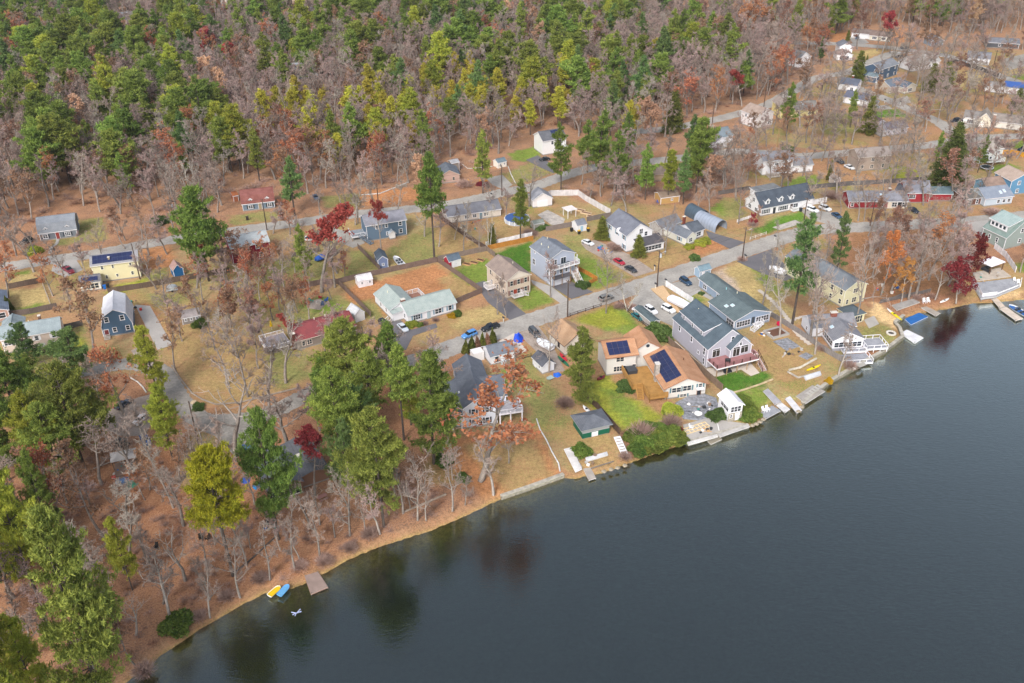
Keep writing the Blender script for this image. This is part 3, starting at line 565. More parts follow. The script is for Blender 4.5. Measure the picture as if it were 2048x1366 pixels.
def stairs(parent, p0, p1, w, col='c8a898', rail=None, nm='steps', str_col=None):
    """flight from p0 (top) to p1 (bottom) in parent's coordinates"""
    p0, p1 = Vector(p0), Vector(p1); d = p1-p0; hd = Vector((d.x, d.y, 0)); L = hd.length; hd.normalize(); n = Vector((-hd.y, hd.x, 0)); k = max(3, int(abs(d.z)/.19)); m = MB()
    for i in range(k):
        c = p0+d*((i+.5)/k); r = L/k*.46
        a = c+hd*r+n*w/2; b = c+hd*r-n*w/2; e = c-hd*r-n*w/2; f = c-hd*r+n*w/2
        V = [(*a.xy, c.z-.05), (*b.xy, c.z-.05), (*e.xy, c.z-.05), (*f.xy, c.z-.05)]; V += [(x, y, z+.06) for x, y, z in V]
        m.add(V, [(0, 1, 2, 3), (4, 5, 6, 7), (0, 1, 5, 4), (1, 2, 6, 5), (2, 3, 7, 6), (3, 0, 4, 7)], 0)
    for sg in (-1, 1): m.bar(p0+n*w/2*sg+Vector((0, 0, -.2)), p1+n*w/2*sg, .12, 1)
    o = m.build(nm, [plain(col), plain(str_col or col)], parent)
    if rail:
        for sg in (-1, 1): railing(o, [p0+n*(w/2+.05)*sg, p1+n*(w/2+.05)*sg], rail, .95, infill=False, step=1.5)
    return o
# ---------------------------------------------------------------- houses
def two(k, b, f, ts, z1, z2, w=.9, h=1.3, sh=None, n=1):
    b.wins(k, f, [(t, z, w, h, n) for t in ts for z in (z1, z2)], sh)
SH_BLUE = '7d9cb0'; SH_DK = '2c3440'; SH_BR = '6a3a34'
def houses():
    # mint-roofed ranch
    b = Bld('ranch_house', 'long white ranch house with pale mint green roof and brick chimney, orange lawn behind', (818, 649), (912, 622))
    k = b.blk(0, 13.9, 0, 7.8, 2.7, 1.9, roof='99a5a2', roof2='a8b2ae'); b.wins(k, 'F', [(.17, .9, 2., 1.3, 3), (.62, .9, 1.9, 1.3, 2), (.87, .9, 1., 1.3, 1)], SH_BLUE); b.door(k, 'F', .42, 1., 2.1, 'a8bcc4')
    b.wins(k, 'L', [(.3, 1, .9, 1.1)]); w = b.blk(-2.9, 4.4, 5.2, 15.6, 2.7, 1.8, axis='y', roof='99a5a2', roof2='a8b2ae')
    b.wins(w, 'L', [(.25, 1, .8, 1), (.6, 1, .8, 1)]); w2 = b.blk(-2.9, 0, 3.2, 5.2, 2.4, .3, kind='shed', axis='y', roof='99a5a2'); b.chimney(.6, 4.4, 2.5, 5.3, 1.1, .8); b.vent(w, -.5, 12)
    pr = MB(); pr.box(4.4, 9.4, 8.4, 14.4, 0, .35, 0); pr.build('terrace', wood('9a7060'), b.root); railing(b.root, [(4.5, 14.4, .35), (9.4, 14.4, .35), (9.4, 8.6, .35)], WHITE, 1.3, nm='porch_rail')
    stairs(b.root, (-3.6, 3.9, .5), (-4.9, 3.3, .1), 1.4, 'b8a898', WHITE)
    # cream colonial
    b = Bld('colonial_house', 'narrow cream two-storey house with brown roof, dark shutters and white front steps', (1014, 598), (1059, 585), trim='dcd2c8')
    k = b.blk(0, 7.4, 0, 11.2, 5.6, 2.1, axis='y', wall='cdbcaa', roof='857770', roof2='9a8a80'); two(k, b, 'F', (.2, .5, .8), .9, 3.7, .95, 1.4, SH_BR); b.door(k, 'F', .36, 1, 2.1, 'a0402c')
    b.wins(k, 'L', [(.15, .9, .8, 1.3), (.45, .9, .8, 1.3), (.75, .9, .8, 1.3), (.3, 3.7, .8, 1.3), (.8, 3.7, .8, 1.3)]); g = MB(); g.prism([(.1, 5.62), (3.7, 7.55), (7.3, 5.62)], 'y', -.06, -.01); g.build('gable', siding('ddd2c6'), b.root)
    d = b.deck(1.4, 4.4, -1.6, -.05, .8, 'c9c0b8', 'e8e4e6', 'FLR'); stairs(b.root, (4.5, -.8, .8), (6, -.8, .05), 1.3, 'd8d0cc', 'e8e4e6'); d = b.deck(-2.6, -.1, 6.2, 8.6, .9, 'c9c0b8', 'e8e4e6', 'FLK'); b.vent(k, 5.4, 6)
    # three-storey grey-blue house with garage
    b = Bld('three_storey_house', 'tall pale blue-grey house with balcony over a white double garage', (1103, 574), (1150, 560))
    k = b.blk(0, 8.4, 1.2, 11., 8.0, 1.9, axis='y', wall='aeb6c6', roof='6f757e', roof2='808690'); f = b.blk(0, 6.1, 0, 1.2, 5.4, .35, kind='shed', axis='y', wall='aeb6c6', roof='5c636c')
    b.door(f, 'F', .52, 4.9, 2.2, 'e8e8ee', nm='garage_door'); aw = MB(); aw.prism([(-1.1, 2.55), (-.02, 3.15), (-.02, 2.75), (-1.1, 2.45)], 'x', .1, 6.2); aw.build('awning', shingle('5c5a5e'), b.root)
    b.wins(f, 'F', [(.18, 3.6, .9, 1.1), (.5, 3.6, .8, 1.1), (.8, 3.6, .8, 1.1)]); b.wins(k, 'F', [(.2, 6.1, 1.5, 1.4, 2)]); b.wins(k, 'L', [(.06, 2.9, .8, 1.7), (.82, 3.2, 1.2, 1.7, 2), (.15, 7.0, .8, .5), (.78, 7.0, .8, .5)])
    x, y, a = b.face(k, 'F', .55); dd = MB(); dd.box(x-.9, x+.9, y-.06, y-.01, 5.75, 7.7, 1); dd.box(x-.78, x-.04, y-.09, y-.055, 5.85, 7.55, 0); dd.box(x+.04, x+.78, y-.09, y-.055, 5.85, 7.55, 0); dd.build('balcony_door', [glass(), b.trim], b.root)
    b.deck(.2, 8.7, -.9, 1.1, 5.7, '8a6a68', 'e8e8ea', 'FLR'); b.deck(6.3, 8.6, -.4, 1.1, 2.6, 'b09a90', 'e8e8ea', 'R'); stairs(b.root, (7.4, -.4, 2.6), (7.4, -3.6, .1), 1.8, 'cfc2b6', 'e0e0e4'); b.vent(k, 2, 8.5); b.vent(k, 2.4, 5.5); b.vent(k, 4.6, 9.5)
    p = MB(); p.box(6.35, 6.5, -.1, .05, 2.6, 5.5); p.box(8.35, 8.5, -.1, .05, 0, 8); p.build('post', plain(WHITE), b.root)
    # large white gabled house
    b = Bld('white_gabled_house', 'big white house with grey roof, blue shutters and a sunroom, behind a clipped dark evergreen', (1256, 508), (1312, 495))
    k = b.blk(0, 8.9, 1.2, 13.4, 5.5, 2.9, axis='y', roof='6c6f7a', roof2='7c7f8a'); b.wins(k, 'L', [(.12, 3.7, 1.1, 1.3, 1), (.45, 3.7, 1.1, 1.3, 1), (.8, 3.7, 1.1, 1.3, 1), (.85, .9, 1, 1.2), (.1, .9, 1, 1.2)], SH_BLUE)
    b.wins(k, 'F', [(.55, 5.2, 1.2, 1.5, 2), (.75, 4.2, 1.0, 1.3)]); s = b.blk(2.6, 11.2, -2, 1.2, 2.6, 1.1, kind='shed', axis='x', roof='5c5a60'); b.wins(s, 'F', [(.5, .8, 6.8, 1.3, 6)]); b.wins(s, 'R', [(.5, .8, 2, 1.3, 2)])
    g = MB(); g.prism([(5.0, 4.7), (5.9, 6.2), (6.8, 4.7)], 'x', -.5, 1.1); g.build('gable', siding(WHITE), b.root)
    # small white house with hedge
    b = Bld('cottage', 'small white cottage with dark grey roof and yellowish bushes in front, arched shelters behind', (1371, 492), (1412, 476))
    k = b.blk(0, 4.4, 0, 9, 2.6, 1.4, axis='y', wall='dcdcd2', roof='6a7078', roof2='7b8088'); r = b.blk(4.4, 9.2, 1.4, 7.5, 2.6, 1.5, roof='636a74'); b.blk(-1.5, 7, 9, 14, 3, 1.6, roof='7c7e84', wall='b9b4ae')
    b.wins(k, 'F', [(.45, .9, 1.3, 1.2, 2)]); b.wins(r, 'F', [(.55, .9, 1.8, 1.2, 2)]); b.wins(k, 'L', [(.3, .9, .9, 1.1)], SH_BLUE); b.door(r, 'F', .1, 1, 2, '3a3e44'); b.chimney(6.4, 7.2, 2.5, 5.4, .8, .6)
    # white cape with three dormers
    b = Bld('cape_house', 'long white cape house with black roof and three gabled dormers', (1521, 433), (1624, 412))
    k = b.blk(0, 20.4, 0, 8.6, 2.8, 3.6, roof='454d58', roof2='525b66'); [b.dormer(k, x, 1.7, .7, 0, 1.25, .8, '454d58') for x in (2.6, 7.8, 12.2)]
    b.wins(k, 'F', [(.09, .8, 2., 1.3, 3), (.42, .8, 2.6, 1.3, 3)], '5a626c'); b.door(k, 'F', .25, 1, 2.1, '30343c'); b.door(k, 'F', .58, 1., 2.1, '4a3a38'); b.door(k, 'F', .88, 4.2, 2.2, 'eeeef0', nm='garage_door'); b.wins(k, 'F', [(.66, .9, 1.8, 1.2, 2)])
    b.wins(k, 'L', [(.3, .8, 1.4, 1.2, 2), (.7, .8, 1.4, 1.2, 2), (.5, 3.6, 1.1, 1.2, 2)]); b.deck(11.6, 15.2, -1.6, -.05, .5, 'd8d4d0', 'f0f0f2', 'FLR'); b.blk(4, 13, 8.6, 12, 4.6, .8, kind='flat', roof='8a8e92')
    # red ranch and barn-like garage
    b = Bld('red_ranch_house', 'long red ranch house with grey roof joined to a taller red garage wing', (1696, 417), (1813, 417))
    k = b.blk(0, 18.9, 0, 7.4, 2.6, 1.9, wall='9a3038', roof='8b8c94', roof2='6f7078'); b.wins(k, 'F', [(.06, .9, .9, 1.1), (.55, .8, 1.6, 1.2, 2), (.78, .7, 1.6, 1.4, 2), (.95, .7, 1.6, 1.4, 2)]); b.door(k, 'F', .87, 1.3, 2.1, '202428'); b.chimney(13.8, 3.9, 2, 5.4, .8, .8, '6a3a38'); b.skylight(k, 10.5, 2.)
    w = MB(); w.box(12.6, 18.95, -.05, -.01, .1, 2.5); w.build('porch_wall', siding('ddd2c4'), b.root); m = b.blk(19.4, 27.6, 4.6, 12, 3.6, 2.6, wall='9a3038', roof='9496a0', roof2='80828c'); r = b.blk(27.6, 35.4, 6, 11, 2.7, 1.3, wall='9a3038', roof='6c8088'); b.wins(m, 'F', [(.3, 1.6, 2, 1.2, 3)]); b.blk(17.6, 19.4, 3, 9, 3, 2.2, axis='y', wall='9a3038', roof='6c6c74')
    # green lake house with shed dormer
    b = Bld('green_lake_house', 'sage green two-storey house with wide shed dormer and pale green roof at the right edge', (2006, 500), (2060, 486))
    k = b.blk(0, 12, 0, 8.3, 4.0, 4.4, axis='y', wall='8f9c98', roof='728480', roof2='84948f'); b.wins(k, 'L', [(.35, 1.5, .7, 1.3), (.68, 1.5, .7, 1.3)]); b.wins(k, 'F', [(.5, 4.6, 1, 1.2), (.5, 1.3, 1, 1.2)])
    m = MB(); m.prism([(.9, 4.4), (.9, 7.1), (6, 8.5), (6, 4.4)], 'y', .9, 7.4); o = m.build('dormer', siding('8f9c98'), b.root); q = MB(); q.prism([(.4, 7.05), (6.1, 8.5), (6.1, 8.72), (.4, 7.27)], 'y', .5, 7.8, 1); q.add([(.4, .5, 7.29), (6.1, .5, 8.74), (6.1, 7.8, 8.74), (.4, 7.8, 7.29)], [(0, 1, 2, 3)], 0); q.build('dormer_roof', [shingle('94a6a4', 'a2b2b0'), b.trim], o)
    t = MB(); t.box(.78, .89, 1.1, 7.2, 5.2, 6.95, 0); [t.box(.7, .79, y, y+.75, 5.7, 6.6, 1) for y in (1.7, 3.1, 4.5, 5.9)]; t.build('dormer_window', [b.trim, glass()], o)
    # lavender house
    b = Bld('lavender_house', 'large pale lavender house with dark slate roof and reddish rear deck', (1412, 737), (1500, 715), trim='eceaf0')
    LV = 'adabb6'; RF = '4d5a64'; RF2 = '5b6973'
    k = b.blk(0, 10.9, 0, 16.1, 5.5, 4.0, axis='y', wall=LV, roof=RF, roof2=RF2, ridge=.56)
    b.wins(k, 'L', [(.08, .5, .7, 1.7), (.09, 3.2, .8, 1.8), (.24, 2.1, .9, .7), (.45, 3.6, .8, 1.5), (.8, 3.6, .8, 1.7)]); b.wins(k, 'F', [(.62, 6.1, .9, 1.3)])
    m = MB(); m.prism([(1.2, 5.9), (1.2, 7.9), (6.1, 9.2), (6.1, 5.9)], 'y', 4.0, 14.6); o = m.build('dormer', siding(LV), b.root); q = MB(); q.prism([(.7, 7.85), (6.3, 9.4), (6.3, 9.62), (.7, 8.07)], 'y', 3.6, 15.0, 1); q.add([(.7, 3.6, 8.09), (6.3, 3.6, 9.64), (6.3, 15, 9.64), (.7, 15, 8.09)], [(0, 1, 2, 3)], 0); q.build('dormer_roof', [shingle(RF, RF2), b.trim], o)
    for y in (5.2, 9.2, 13.2): window(o, 1.2, y, 6.5, -PI/2, .75, 1.1, 1, None, b.trim, b.gl)
    g = b.blk(5.3, 11.3, -1.6, 2.5, 5.0, 2.7, axis='y', wall=LV, roof=RF, roof2=RF2, z0=2.4, found=False); b.wins(g, 'F', [(.45, 5.6, .8, .8)])
    def slider(x0, x1, y, z0, z1):
        m = MB(); m.box(x0-.12, x1+.12, y-.05, y-.01, z0, z1+.12, 1); m.box(x0, (x0+x1)/2-.05, y-.08, y-.052, z0+.1, z1-.45, 0); m.box((x0+x1)/2+.05, x1, y-.08, y-.052, z0+.1, z1-.45, 0); m.box(x0, x1, y-.08, y-.052, z1-.35, z1, 0); m.build('sliding_door', [glass('door_glass', '3a3a36', .2), b.trim], b.root)
    slider(1.4, 3.4, 0, 2.75, 5.0); slider(6.1, 7.9, -1.6, 2.75, 5.3); slider(8.3, 10.3, -1.6, 3.2, 5.3); b.deck(-.1, 11.6, -4.6, -.03, 2.6, 'a87878', 'e8e6ea', '', 'b09070', board='Y')
    P = [(-.1, -1.2, 2.6), (-.1, -4.55, 2.6), (11.5, -4.55, 2.6)]
    m = MB(); 
    for i in range(6): x = -.1+11.6*i/5; m.box(x-.08, x+.08, -4.6, -4.44, 2.6, 3.65)
    for y in (-1.2, -2.9): m.box(-.15, .0, y-.08, y+.08, 2.6, 3.65)
    for z in (3.0, 3.3, 3.6): m.bar((-.08, -1.2, z), (-.08, -4.52, z), .03); m.bar((-.08, -4.52, z), (11.5, -4.52, z), .03)
    m.build('railing', plain('4a3028'), b.root); stairs(b.root, (12.2, -2.4, 2.6), (12.2, -6.6, .1), 1.2, 'c8a8a0', '4a3028', str_col=WHITE); e = b.deck(11.6, 12.9, -2.4, -.4, 2.6, 'a87878', 'e8e6ea', ''); b.vent(k, 3.6, 13); b.vent(k, 4.6, 12.4)
    bb = MB(); bb.box(10.95, 12.3, .3, 2.8, 2.4, 4.6); bb.build('bay', siding('8fa8bc'), b.root)
    # blue-grey lake cottage
    b = Bld('blue_grey_cottage', 'low blue-grey cottage with dark green-grey roof, two skylights and screened rear porch', (1472, 661.5), (1538, 644), trim='eceaf0')
    WB = '8fa0b6'; RB = '5b686c'; RB2 = '69777a'
    k = b.blk(-.8, 10.4, 0, 11.2, 3.1, 1.9, axis='y', wall=WB, roof=RB, roof2=RB2); k2 = b.blk(4.7, 9.6, 11.2, 24, 2.8, 1.2, axis='y', wall=WB, roof=RB, roof2=RB2)
    sc = glass('screen', '33363c', .6)
    b.gl, gg = sc, b.gl; b.wins(k, 'F', [(.25, 1.0, 4.2, 1.5, 5), (.78, 1.0, 4., 1.5, 5)]); b.wins(k, 'L', [(.16, 1., 3., 1.5, 3)]); b.gl = gg
    b.wins(k2, 'L', [(.3, 1, 1.2, 1), (.78, .9, 1.6, 1.2, 2)]); x, y, a = b.face(k, 'F', .52); d = MB(); d.box(x-.45, x+.45, y-.1, y-.02, .9, 2.9); d.build('door', plain('3a4048'), b.root)
    b.skylight(k, .9, 6.2); b.skylight(k, 2.1, 5.3); b.vent(k2, 6.4, 14, '9ad0d8'); b.vent(k, 6.8, 9.8); stairs(b.root, (6.2, -1.5, 1.1), (3.4, -2.2, .1), 1.2, 'd0ccc8', 'eeeef2'); b.deck(5., 7.4, -1.6, -.05, 1.1, 'c8c4c8', 'eeeef2', 'FR')
    # terracotta-roofed house with solar panels
    b = Bld('terracotta_roof_house', 'off-white house with terracotta roof, rooftop solar array and yellow timber deck', (1331, 799), (1398, 790), trim='e2dcd4')
    TR = 'ae8060'; TR2 = 'be9272'; WO = 'd6d2cc'; b.trim = plain('a8765a')
    k = b.blk(-.2, 9.6, 0, 13.6, 3.3, 2.1, axis='y', wall=WO, roof=TR, roof2=TR2, ov=.7, corners=False); tw = plain('e2dcd4')
    b.wins(k, 'F', [(.27, 1.7, 2.2, 1.2, 2), (.53, 1.8, 2., 1.3, 2), (.45, .2, 1.6, .7, 2), (.86, 2.2, .9, 1.)], '5f7f88', tw); b.door(k, 'F', .84, .9, 2., '30343a'); aw = MB(); aw.box(7.1, 8.9, -1.1, -.05, 2.15, 2.3); aw.build('awning', plain('ece8ea'), b.root)
    b.solar(k, .3, 3.9, 1.2, 12.8, 3, 9); b.chimney(-.35, 5.8, 0, 6.3, 1.0, 1.0, 'b8b0a8', 'd0ccc8'); b.vent(k, 7.2, 8.5, '6a4a3a')
    k2 = b.blk(-10.4, -3.2, 12.6, 19.8, 5.4, 1.9, axis='x', wall=WO, roof=TR, roof2=TR2, ov=.7, corners=False); b.solar(k2, -9.9, -4.6, 12.5, 15.7, 4, 2)
    k3 = b.blk(-3.2, 3.4, 14.2, 21, 5.2, 2.1, axis='y', wall=WO, roof=TR, roof2=TR2, ov=.6, corners=False); g = MB(); g.cyl(0, 0, 0, .08, .45, 14); o = link('round_window', g.mesh('round_window', glass()), b.root, (.2, 14.18, 6.0)); o.rotation_euler = (PI/2, 0, 0)
    b.wins(k2, 'F', [(.45, 3.6, 1.9, 1.1, 2), (.45, .9, 3., 1.3, 4), (.95, .3, .9, 2.)], None, tw); b.chimney(-.9, 16.5, 5, 5.1) if False else None
    dk = b.deck(-6.6, -.35, 4.2, 12.4, 1.5, 'b98c50', 'b98c50', '', '96703e', board='Y'); dk2 = b.deck(-4.2, .2, -.6, 4.1, 1.5, 'b98c50', 'b98c50', '', '96703e', board='Y')
    for q, (pa, pb) in enumerate((((-6.6, 12.4), (-6.6, 4.2)), ((-6.6, 4.2), (-4.2, 4.1)), ((-4.2, 4.1), (-4.2, -.6)), ((-4.2, -.6), (.2, -.6)))):
        m = MB(); A3 = Vector((*pa, 1.5)); B3 = Vector((*pb, 1.5)); n = int((B3-A3).length/.3)+1
        m.bar(A3+Vector((0, 0, 1)), B3+Vector((0, 0, 1)), .14)
        for i in range(n+1): c = A3+(B3-A3)*i/n; m.box(c.x-.1, c.x+.1, c.y-.1, c.y+.1, 1.0, 2.45)
        m.build('railing', wood('b98c50'), b.root)
    stairs(b.root, (-5.2, 4.0, 1.5), (-5.6, 1.2, .1), 1.3, 'bc9054', 'b98c50'); ht = MB(); ht.box(-6, -3.7, 9.6, 11.8, 1.5, 2.4, 0); h = ht.build('hot_tub', plain('3c3e42'), b.root); hc = MB(); hc.box(-6.05, -3.65, 9.55, 11.85, 2.4, 2.5); hc.build('cover', plain('44484e'), h)
    # lakeside cottage with white multi-level decks
    b = Bld('lakeside_cottage', 'grey-roofed white lakeside cottage with windowed gable front and white railed decks over the water', (1664, 701), (1724, 697), trim='f0eef2')
    k = b.blk(0, 7.6, 0, 7, 2.9, 1.9, axis='y', wall='e8e8ee', roof='787a82', roof2='8a8a90'); k2 = b.blk(-3.2, 8.4, 6.6, 12.6, 2.8, 1.9, axis='x', wall='e2e2e8', roof='787a82', roof2='84868c')
    b.wins(k, 'F', [(.5, .9, 7., 1.3, 6)]); b.wins(k, 'L', [(.5, .9, 6, 1.3, 5)]); b.chimney(3.3, 9.2, 3, 5.5, 1.6, .9, '96584a'); b.skylight(k, 1.3, 5); b.skylight(k, 6.4, 5.4); b.wins(k2, 'L', [(.4, 1, .8, .9)])
    st = MB(); st.box(-.2, 8, -.4, -.05, -.8, .6); st.build('plinth', wood('a8a8b0'), b.root); b.deck(7.8, 13.2, -2.2, 2.6, 1.1, 'a4a6ae', 'f0eef2', 'FRKL', infill=False); b.deck(2., 7.7, -2.2, -.5, .6, 'a4a6ae', 'f0eef2', 'F', infill=False)
    b.deck(.8, 7.6, -6.6, -2.3, .12, '9c9ea6', 'f0eef2', 'FR', infill=False); q = MB(); [q.bar((8+i*1.7, -2.1, .0), (8+i*1.7, -2.1, 1.0), .14) for i in range(4)]; q.build('post', b.trim, b.root)
    # yellow house behind the pines
    b = Bld('pale_yellow_house', 'long pale yellow two-storey house half hidden behind two tall pines', (1684, 616), (1726, 603), trim='ece8d8')
    k = b.blk(0, 7.6, 0, 23, 5.4, 1.9, axis='y', wall='d6d0ae', roof='6f757c', roof2='7e848a'); b.wins(k, 'L', [(t, z, .9, 1.3) for t in (.05, .2, .36, .52, .68, .84) for z in (.9, 3.6)]); b.wins(k, 'F', [(.18, .9, .8, 1.3), (.5, .9, 1.5, 1.4, 2), (.82, .9, .8, 1.3), (.5, 3.8, 1.6, 1.2, 2)])
    # hipped lake pavilion
    b = Bld('garden_pavilion', 'small cream pavilion with dark hipped roof beside the round lake lawn', (1700, 650), (1733, 641), cat='pavilion', trim='ece6cc')
    k = b.blk(-.3, 4.3, 0, 4.6, 2.5, 1.4, wall='d9cf9c', roof='58636a', kind='hip'); b.wins(k, 'F', [(.6, .3, 2.4, 1.9, 3)]); b.wins(k, 'L', [(.5, .9, 2.6, 1.1, 3)])
    # boathouse
    b = Bld('boathouse', 'narrow white two-level boathouse with white roof and screened upper floor at the water', (1457, 843.6), (1485, 838), cat='boathouse', trim='f2f0f4')
    k = b.blk(-.2, 3., 0, 4.8, 4.2, 1.0, axis='y', wall='e4e2e6', roof='e8e6ec', ov=.5, roofmat=plain('e9e8ee', .4, 'white_metal')); b.gl = sc; b.wins(k, 'F', [(.5, 2.5, 2.5, 1.4, 3)]); b.wins(k, 'L', [(.4, 2.5, 3.4, 1.4, 3)]); b.gl = gg; b.door(k, 'F', .68, .9, 1.9, 'ecebf0'); b.wins(k, 'F', [(.2, 1.1, .6, .7)]); s_ = MB(); s_.box(-.26, 3.06, -.06, 0, -.1, 2.3); s_.build('stone_base', mat('fieldstone', 'b0a898', var=.6, scale=2.5, fine=.2), b.root)
    # green shed
    b = Bld('boat_shed', 'low dark green and grey shed with charcoal shingle roof near the stepped jetty', (1165, 878), (1215, 866.6), cat='shed', trim='9aa0a0')
    k = b.blk(0, 6.3, 0, 5.1, 2.5, 1.4, wall='a0a2a4', roof='5c6068', roof2='6e727a', kind='hip', ov=.6); m = MB(); m.box(-.05, 6.35, -.05, 5.15, .1, 1.35); m.box(2.1, 3.6, -.12, -.04, .1, 1.3, 1); m.build('green_boards', [plain('17604a'), plain('e4e6e8')], b.root)
    b = Bld('detached_garage', 'small white garage with grey roof beside the row of clipped conifers', (982, 731), (1030, 719), cat='garage')
    k = b.blk(0, 6.4, 0, 4.9, 2.6, 1.5, roof='6e747e', roof2='7c828b'); b.wins(k, 'F', [(.25, .8, .7, 1.3), (.72, .9, .6, 1.1)], None, plain('4a4e54')); t_ = MB(); t_.box(-3.2, -.4, 3.2, 5.6, 0, 2.3); t_.build('lean_to', plain('e4e2e0'), b.root); ac = MB(); ac.box(2.4, 3.5, -1.4, -.5, 0, .9); ac.build('heat_pump', plain('b8c4c8'), b.root)
    b = Bld('garden_shed', 'white garden shed with dark grey roof under a tall bare tree', (1084.8, 748.7), (1107.6, 741.7), cat='shed'); k = b.blk(0, 3.2, 0, 4.8, 2.3, 1.2, axis='y', roof='62646c', wall='dcdde2'); b.wins(k, 'L', [(.3, 1.1, .6, .6)]); b.door(k, 'L', .75, .8, 1.8, 'e0e0e4')
    b = Bld('stucco_garage', 'cream garage with tan shingled gable roof facing the street', (1129.6, 711), (1172, 698), cat='garage', trim='5a4438'); k = b.blk(0, 7.2, 0, 7.4, 3.1, 2.4, axis='y', wall='d9d0c4', roof='ac8a6c', roof2='ba9a7c', ov=.6, corners=False); b.wins(k, 'F', [(.62, 2.6, 1., 1.3)]); b.wins(k, 'L', [(.4, 1., .8, 1.2)])
    # big grey-roofed white house under the russet tree
    b = Bld('grey_roof_lake_house', 'sprawling white lake house with charcoal roof and tall columned porch, behind a russet oak', (907, 862.5), (993, 850), trim='eceaf0')
    RG = '60656f'; RG2 = '6e747e'; k = b.blk(2.4, 10.0, .4, 12, 5.4, 2.6, axis='y', wall='d2d6e0', roof=RG, roof2=RG2); k2 = b.blk(-1.6, 13, 5, 12.6, 4.2, 3.0, axis='x', wall='c9cedd', roof=RG, roof2=RG2); k3 = b.blk(3.8, 10.4, 12.6, 21.5, 3.4, 2.2, axis='y', wall='d4d8e2', roof=RG, roof2=RG2)
    b.wins(k, 'F', [(.3, 3.6, .9, 1.3), (.5, 3.6, .9, 1.3), (.7, 3.6, .9, 1.3), (.3, .8, .9, 1.4), (.5, .8, .9, 1.4), (.7, .8, .9, 1.4)], '4c4e58'); g = MB(); g.cyl(0, 0, 0, .06, .7, 16); o = link('round_window', g.mesh('fan_window', glass()), b.root, (6.2, .38, 6.2)); o.rotation_euler = (PI/2, 0, 0)
    b.deck(10.4, 15.8, .3, 5.2, 2.6, 'b8b4b8', 'eceaf0', 'FR'); m = MB(); [m.cyl(x, y, 0, 3, .16, 10) for x, y in ((0, .4), (2.0, .2), (10.6, .2), (13, .2), (15.6, .2))]; m.build('column', b.trim, b.root); b.blk(-1.2, 2.4, 1.2, 5, 2.7, .5, kind='shed', axis='y', wall='c9cedd', roof=RG); b.vent(k2, 2.6, 6.2, 'f0f0f0', .7, .2)
    # low dark flat-roofed house among the trees
    b = Bld('flat_roof_house', 'low dark flat-roofed house with glazed lake side, under pines and a red maple', (546.6, 1006), (663, 966), trim='8a6a5a')
    k = b.blk(-.3, 6.4, 0, 12.4, 2.9, 1.0, axis='y', wall='7a5a4c', roof='696c76', roof2='787b84', ridge=.75); k2 = b.blk(6.4, 12.2, 1.4, 13.4, 2.8, .7, axis='y', wall='8a6a58', roof='66686e'); b.trim = plain('e6e2dc'); b.wins(k, 'F', [(.5, .5, 5.8, 1.9, 5)], None, plain('e8e4da')); b.chimney(8, 7, 2.8, 4.1, .6, .6, 'd0d0d4'); b.skylight(k, 4.2, 8)
    b = Bld('hidden_cabin', 'small brown cabin with red roof glimpsed between pines', (715, 925), (745, 916), cat='cabin', trim='b0a090'); k = b.blk(0, 5.5, 0, 6, 2.6, 1.6, wall='8a7468', roof='9a5248'); b.wins(k, 'F', [(.7, .9, .8, 1.2)])
    # left side
    b = Bld('split_level_house', 'long peach split-level house with pale blue-grey roof at the left edge', (11, 708), (127, 688), trim='eceaec')
    k = b.blk(0, 13.8, 0, 6.2, 4.2, 1.9, wall='cdbcb0', roof='8c989c', roof2='9aa6aa'); b.wins(k, 'F', [(.12, 2.3, 2.3, 1.2, 3), (.58, 2.4, .9, 1.2), (.87, 2.4, .9, 1.2), (.62, .4, .8, .8), (.88, .4, .8, .8)], 'e6e4e8'); b.door(k, 'F', .34, 1.8, 2.3, 'eceef0'); b.blk(-.3, 4.6, 6.2, 10.5, 4., 1.4, axis='y', wall='cdbcb0', roof='929ea2'); b.chimney(9.2, 4.4, 4.5, 6.9, .6, .6, '8a6a5a'); b.vent(k, 6.6, 4)
    b = Bld('gambrel_house', 'blue gambrel house with bright white roof and four gable windows', (208, 672), (267, 662), trim='f0eef2')
    k = b.blk(0, 7.6, -.9, 9.6, 2.9, 4.7, axis='y', kind='gambrel', knee=(1.0, 3.1), wall='4c6680', roof='d8d8de', roof2='c6c6cc', roofmat=mat('white_shingle', 'dddde2', var=.25, scale=.7, fine=.08, fscale=4, c2amt=.3)); b.wins(k, 'F', [(.22, 4.3, 1., 1.3), (.72, 4.3, 1., 1.3), (.4, 1.2, .9, 1.2), (.82, 1.2, .9, 1.2)]); b.door(k, 'F', .13, 1., 2., '6a3030')
    for y in (2, 6): window(b.root, .45, y, 3.9, -PI/2, .7, 1., 1, None, b.trim, b.gl); window(b.root, 7.15, y, 3.9, PI/2, .7, 1., 1, None, b.trim, b.gl)
    stairs(b.root, (.9, -1, .9), (.9, -2.6, .1), 1.3, 'b0a8a0')
    b = Bld('pale_yellow_colonial', 'pale yellow two-storey house with blue solar panels along the grey roof', (203, 564.6), (283, 554), trim='ece8d8')
    k = b.blk(-1.6, 10.9, 0, 6.4, 5.4, 1.6, wall='dcd4ac', roof='8d8c90', roof2='9c9ba0'); b.wins(k, 'F', [(.22, 4., .7, 1), (.45, 4.1, .6, .8), (.83, 4.1, .6, .8), (.27, 1, .6, 1.0), (.5, 1.2, .6, .8), (.83, 1.2, .7, 1.)]); b.solar(k, -1.2, 9.6, .25, 2.9, 8, 2); b.chimney(3.3, 1.3, 5.6, 6.9, .5, .5, 'b8a890')
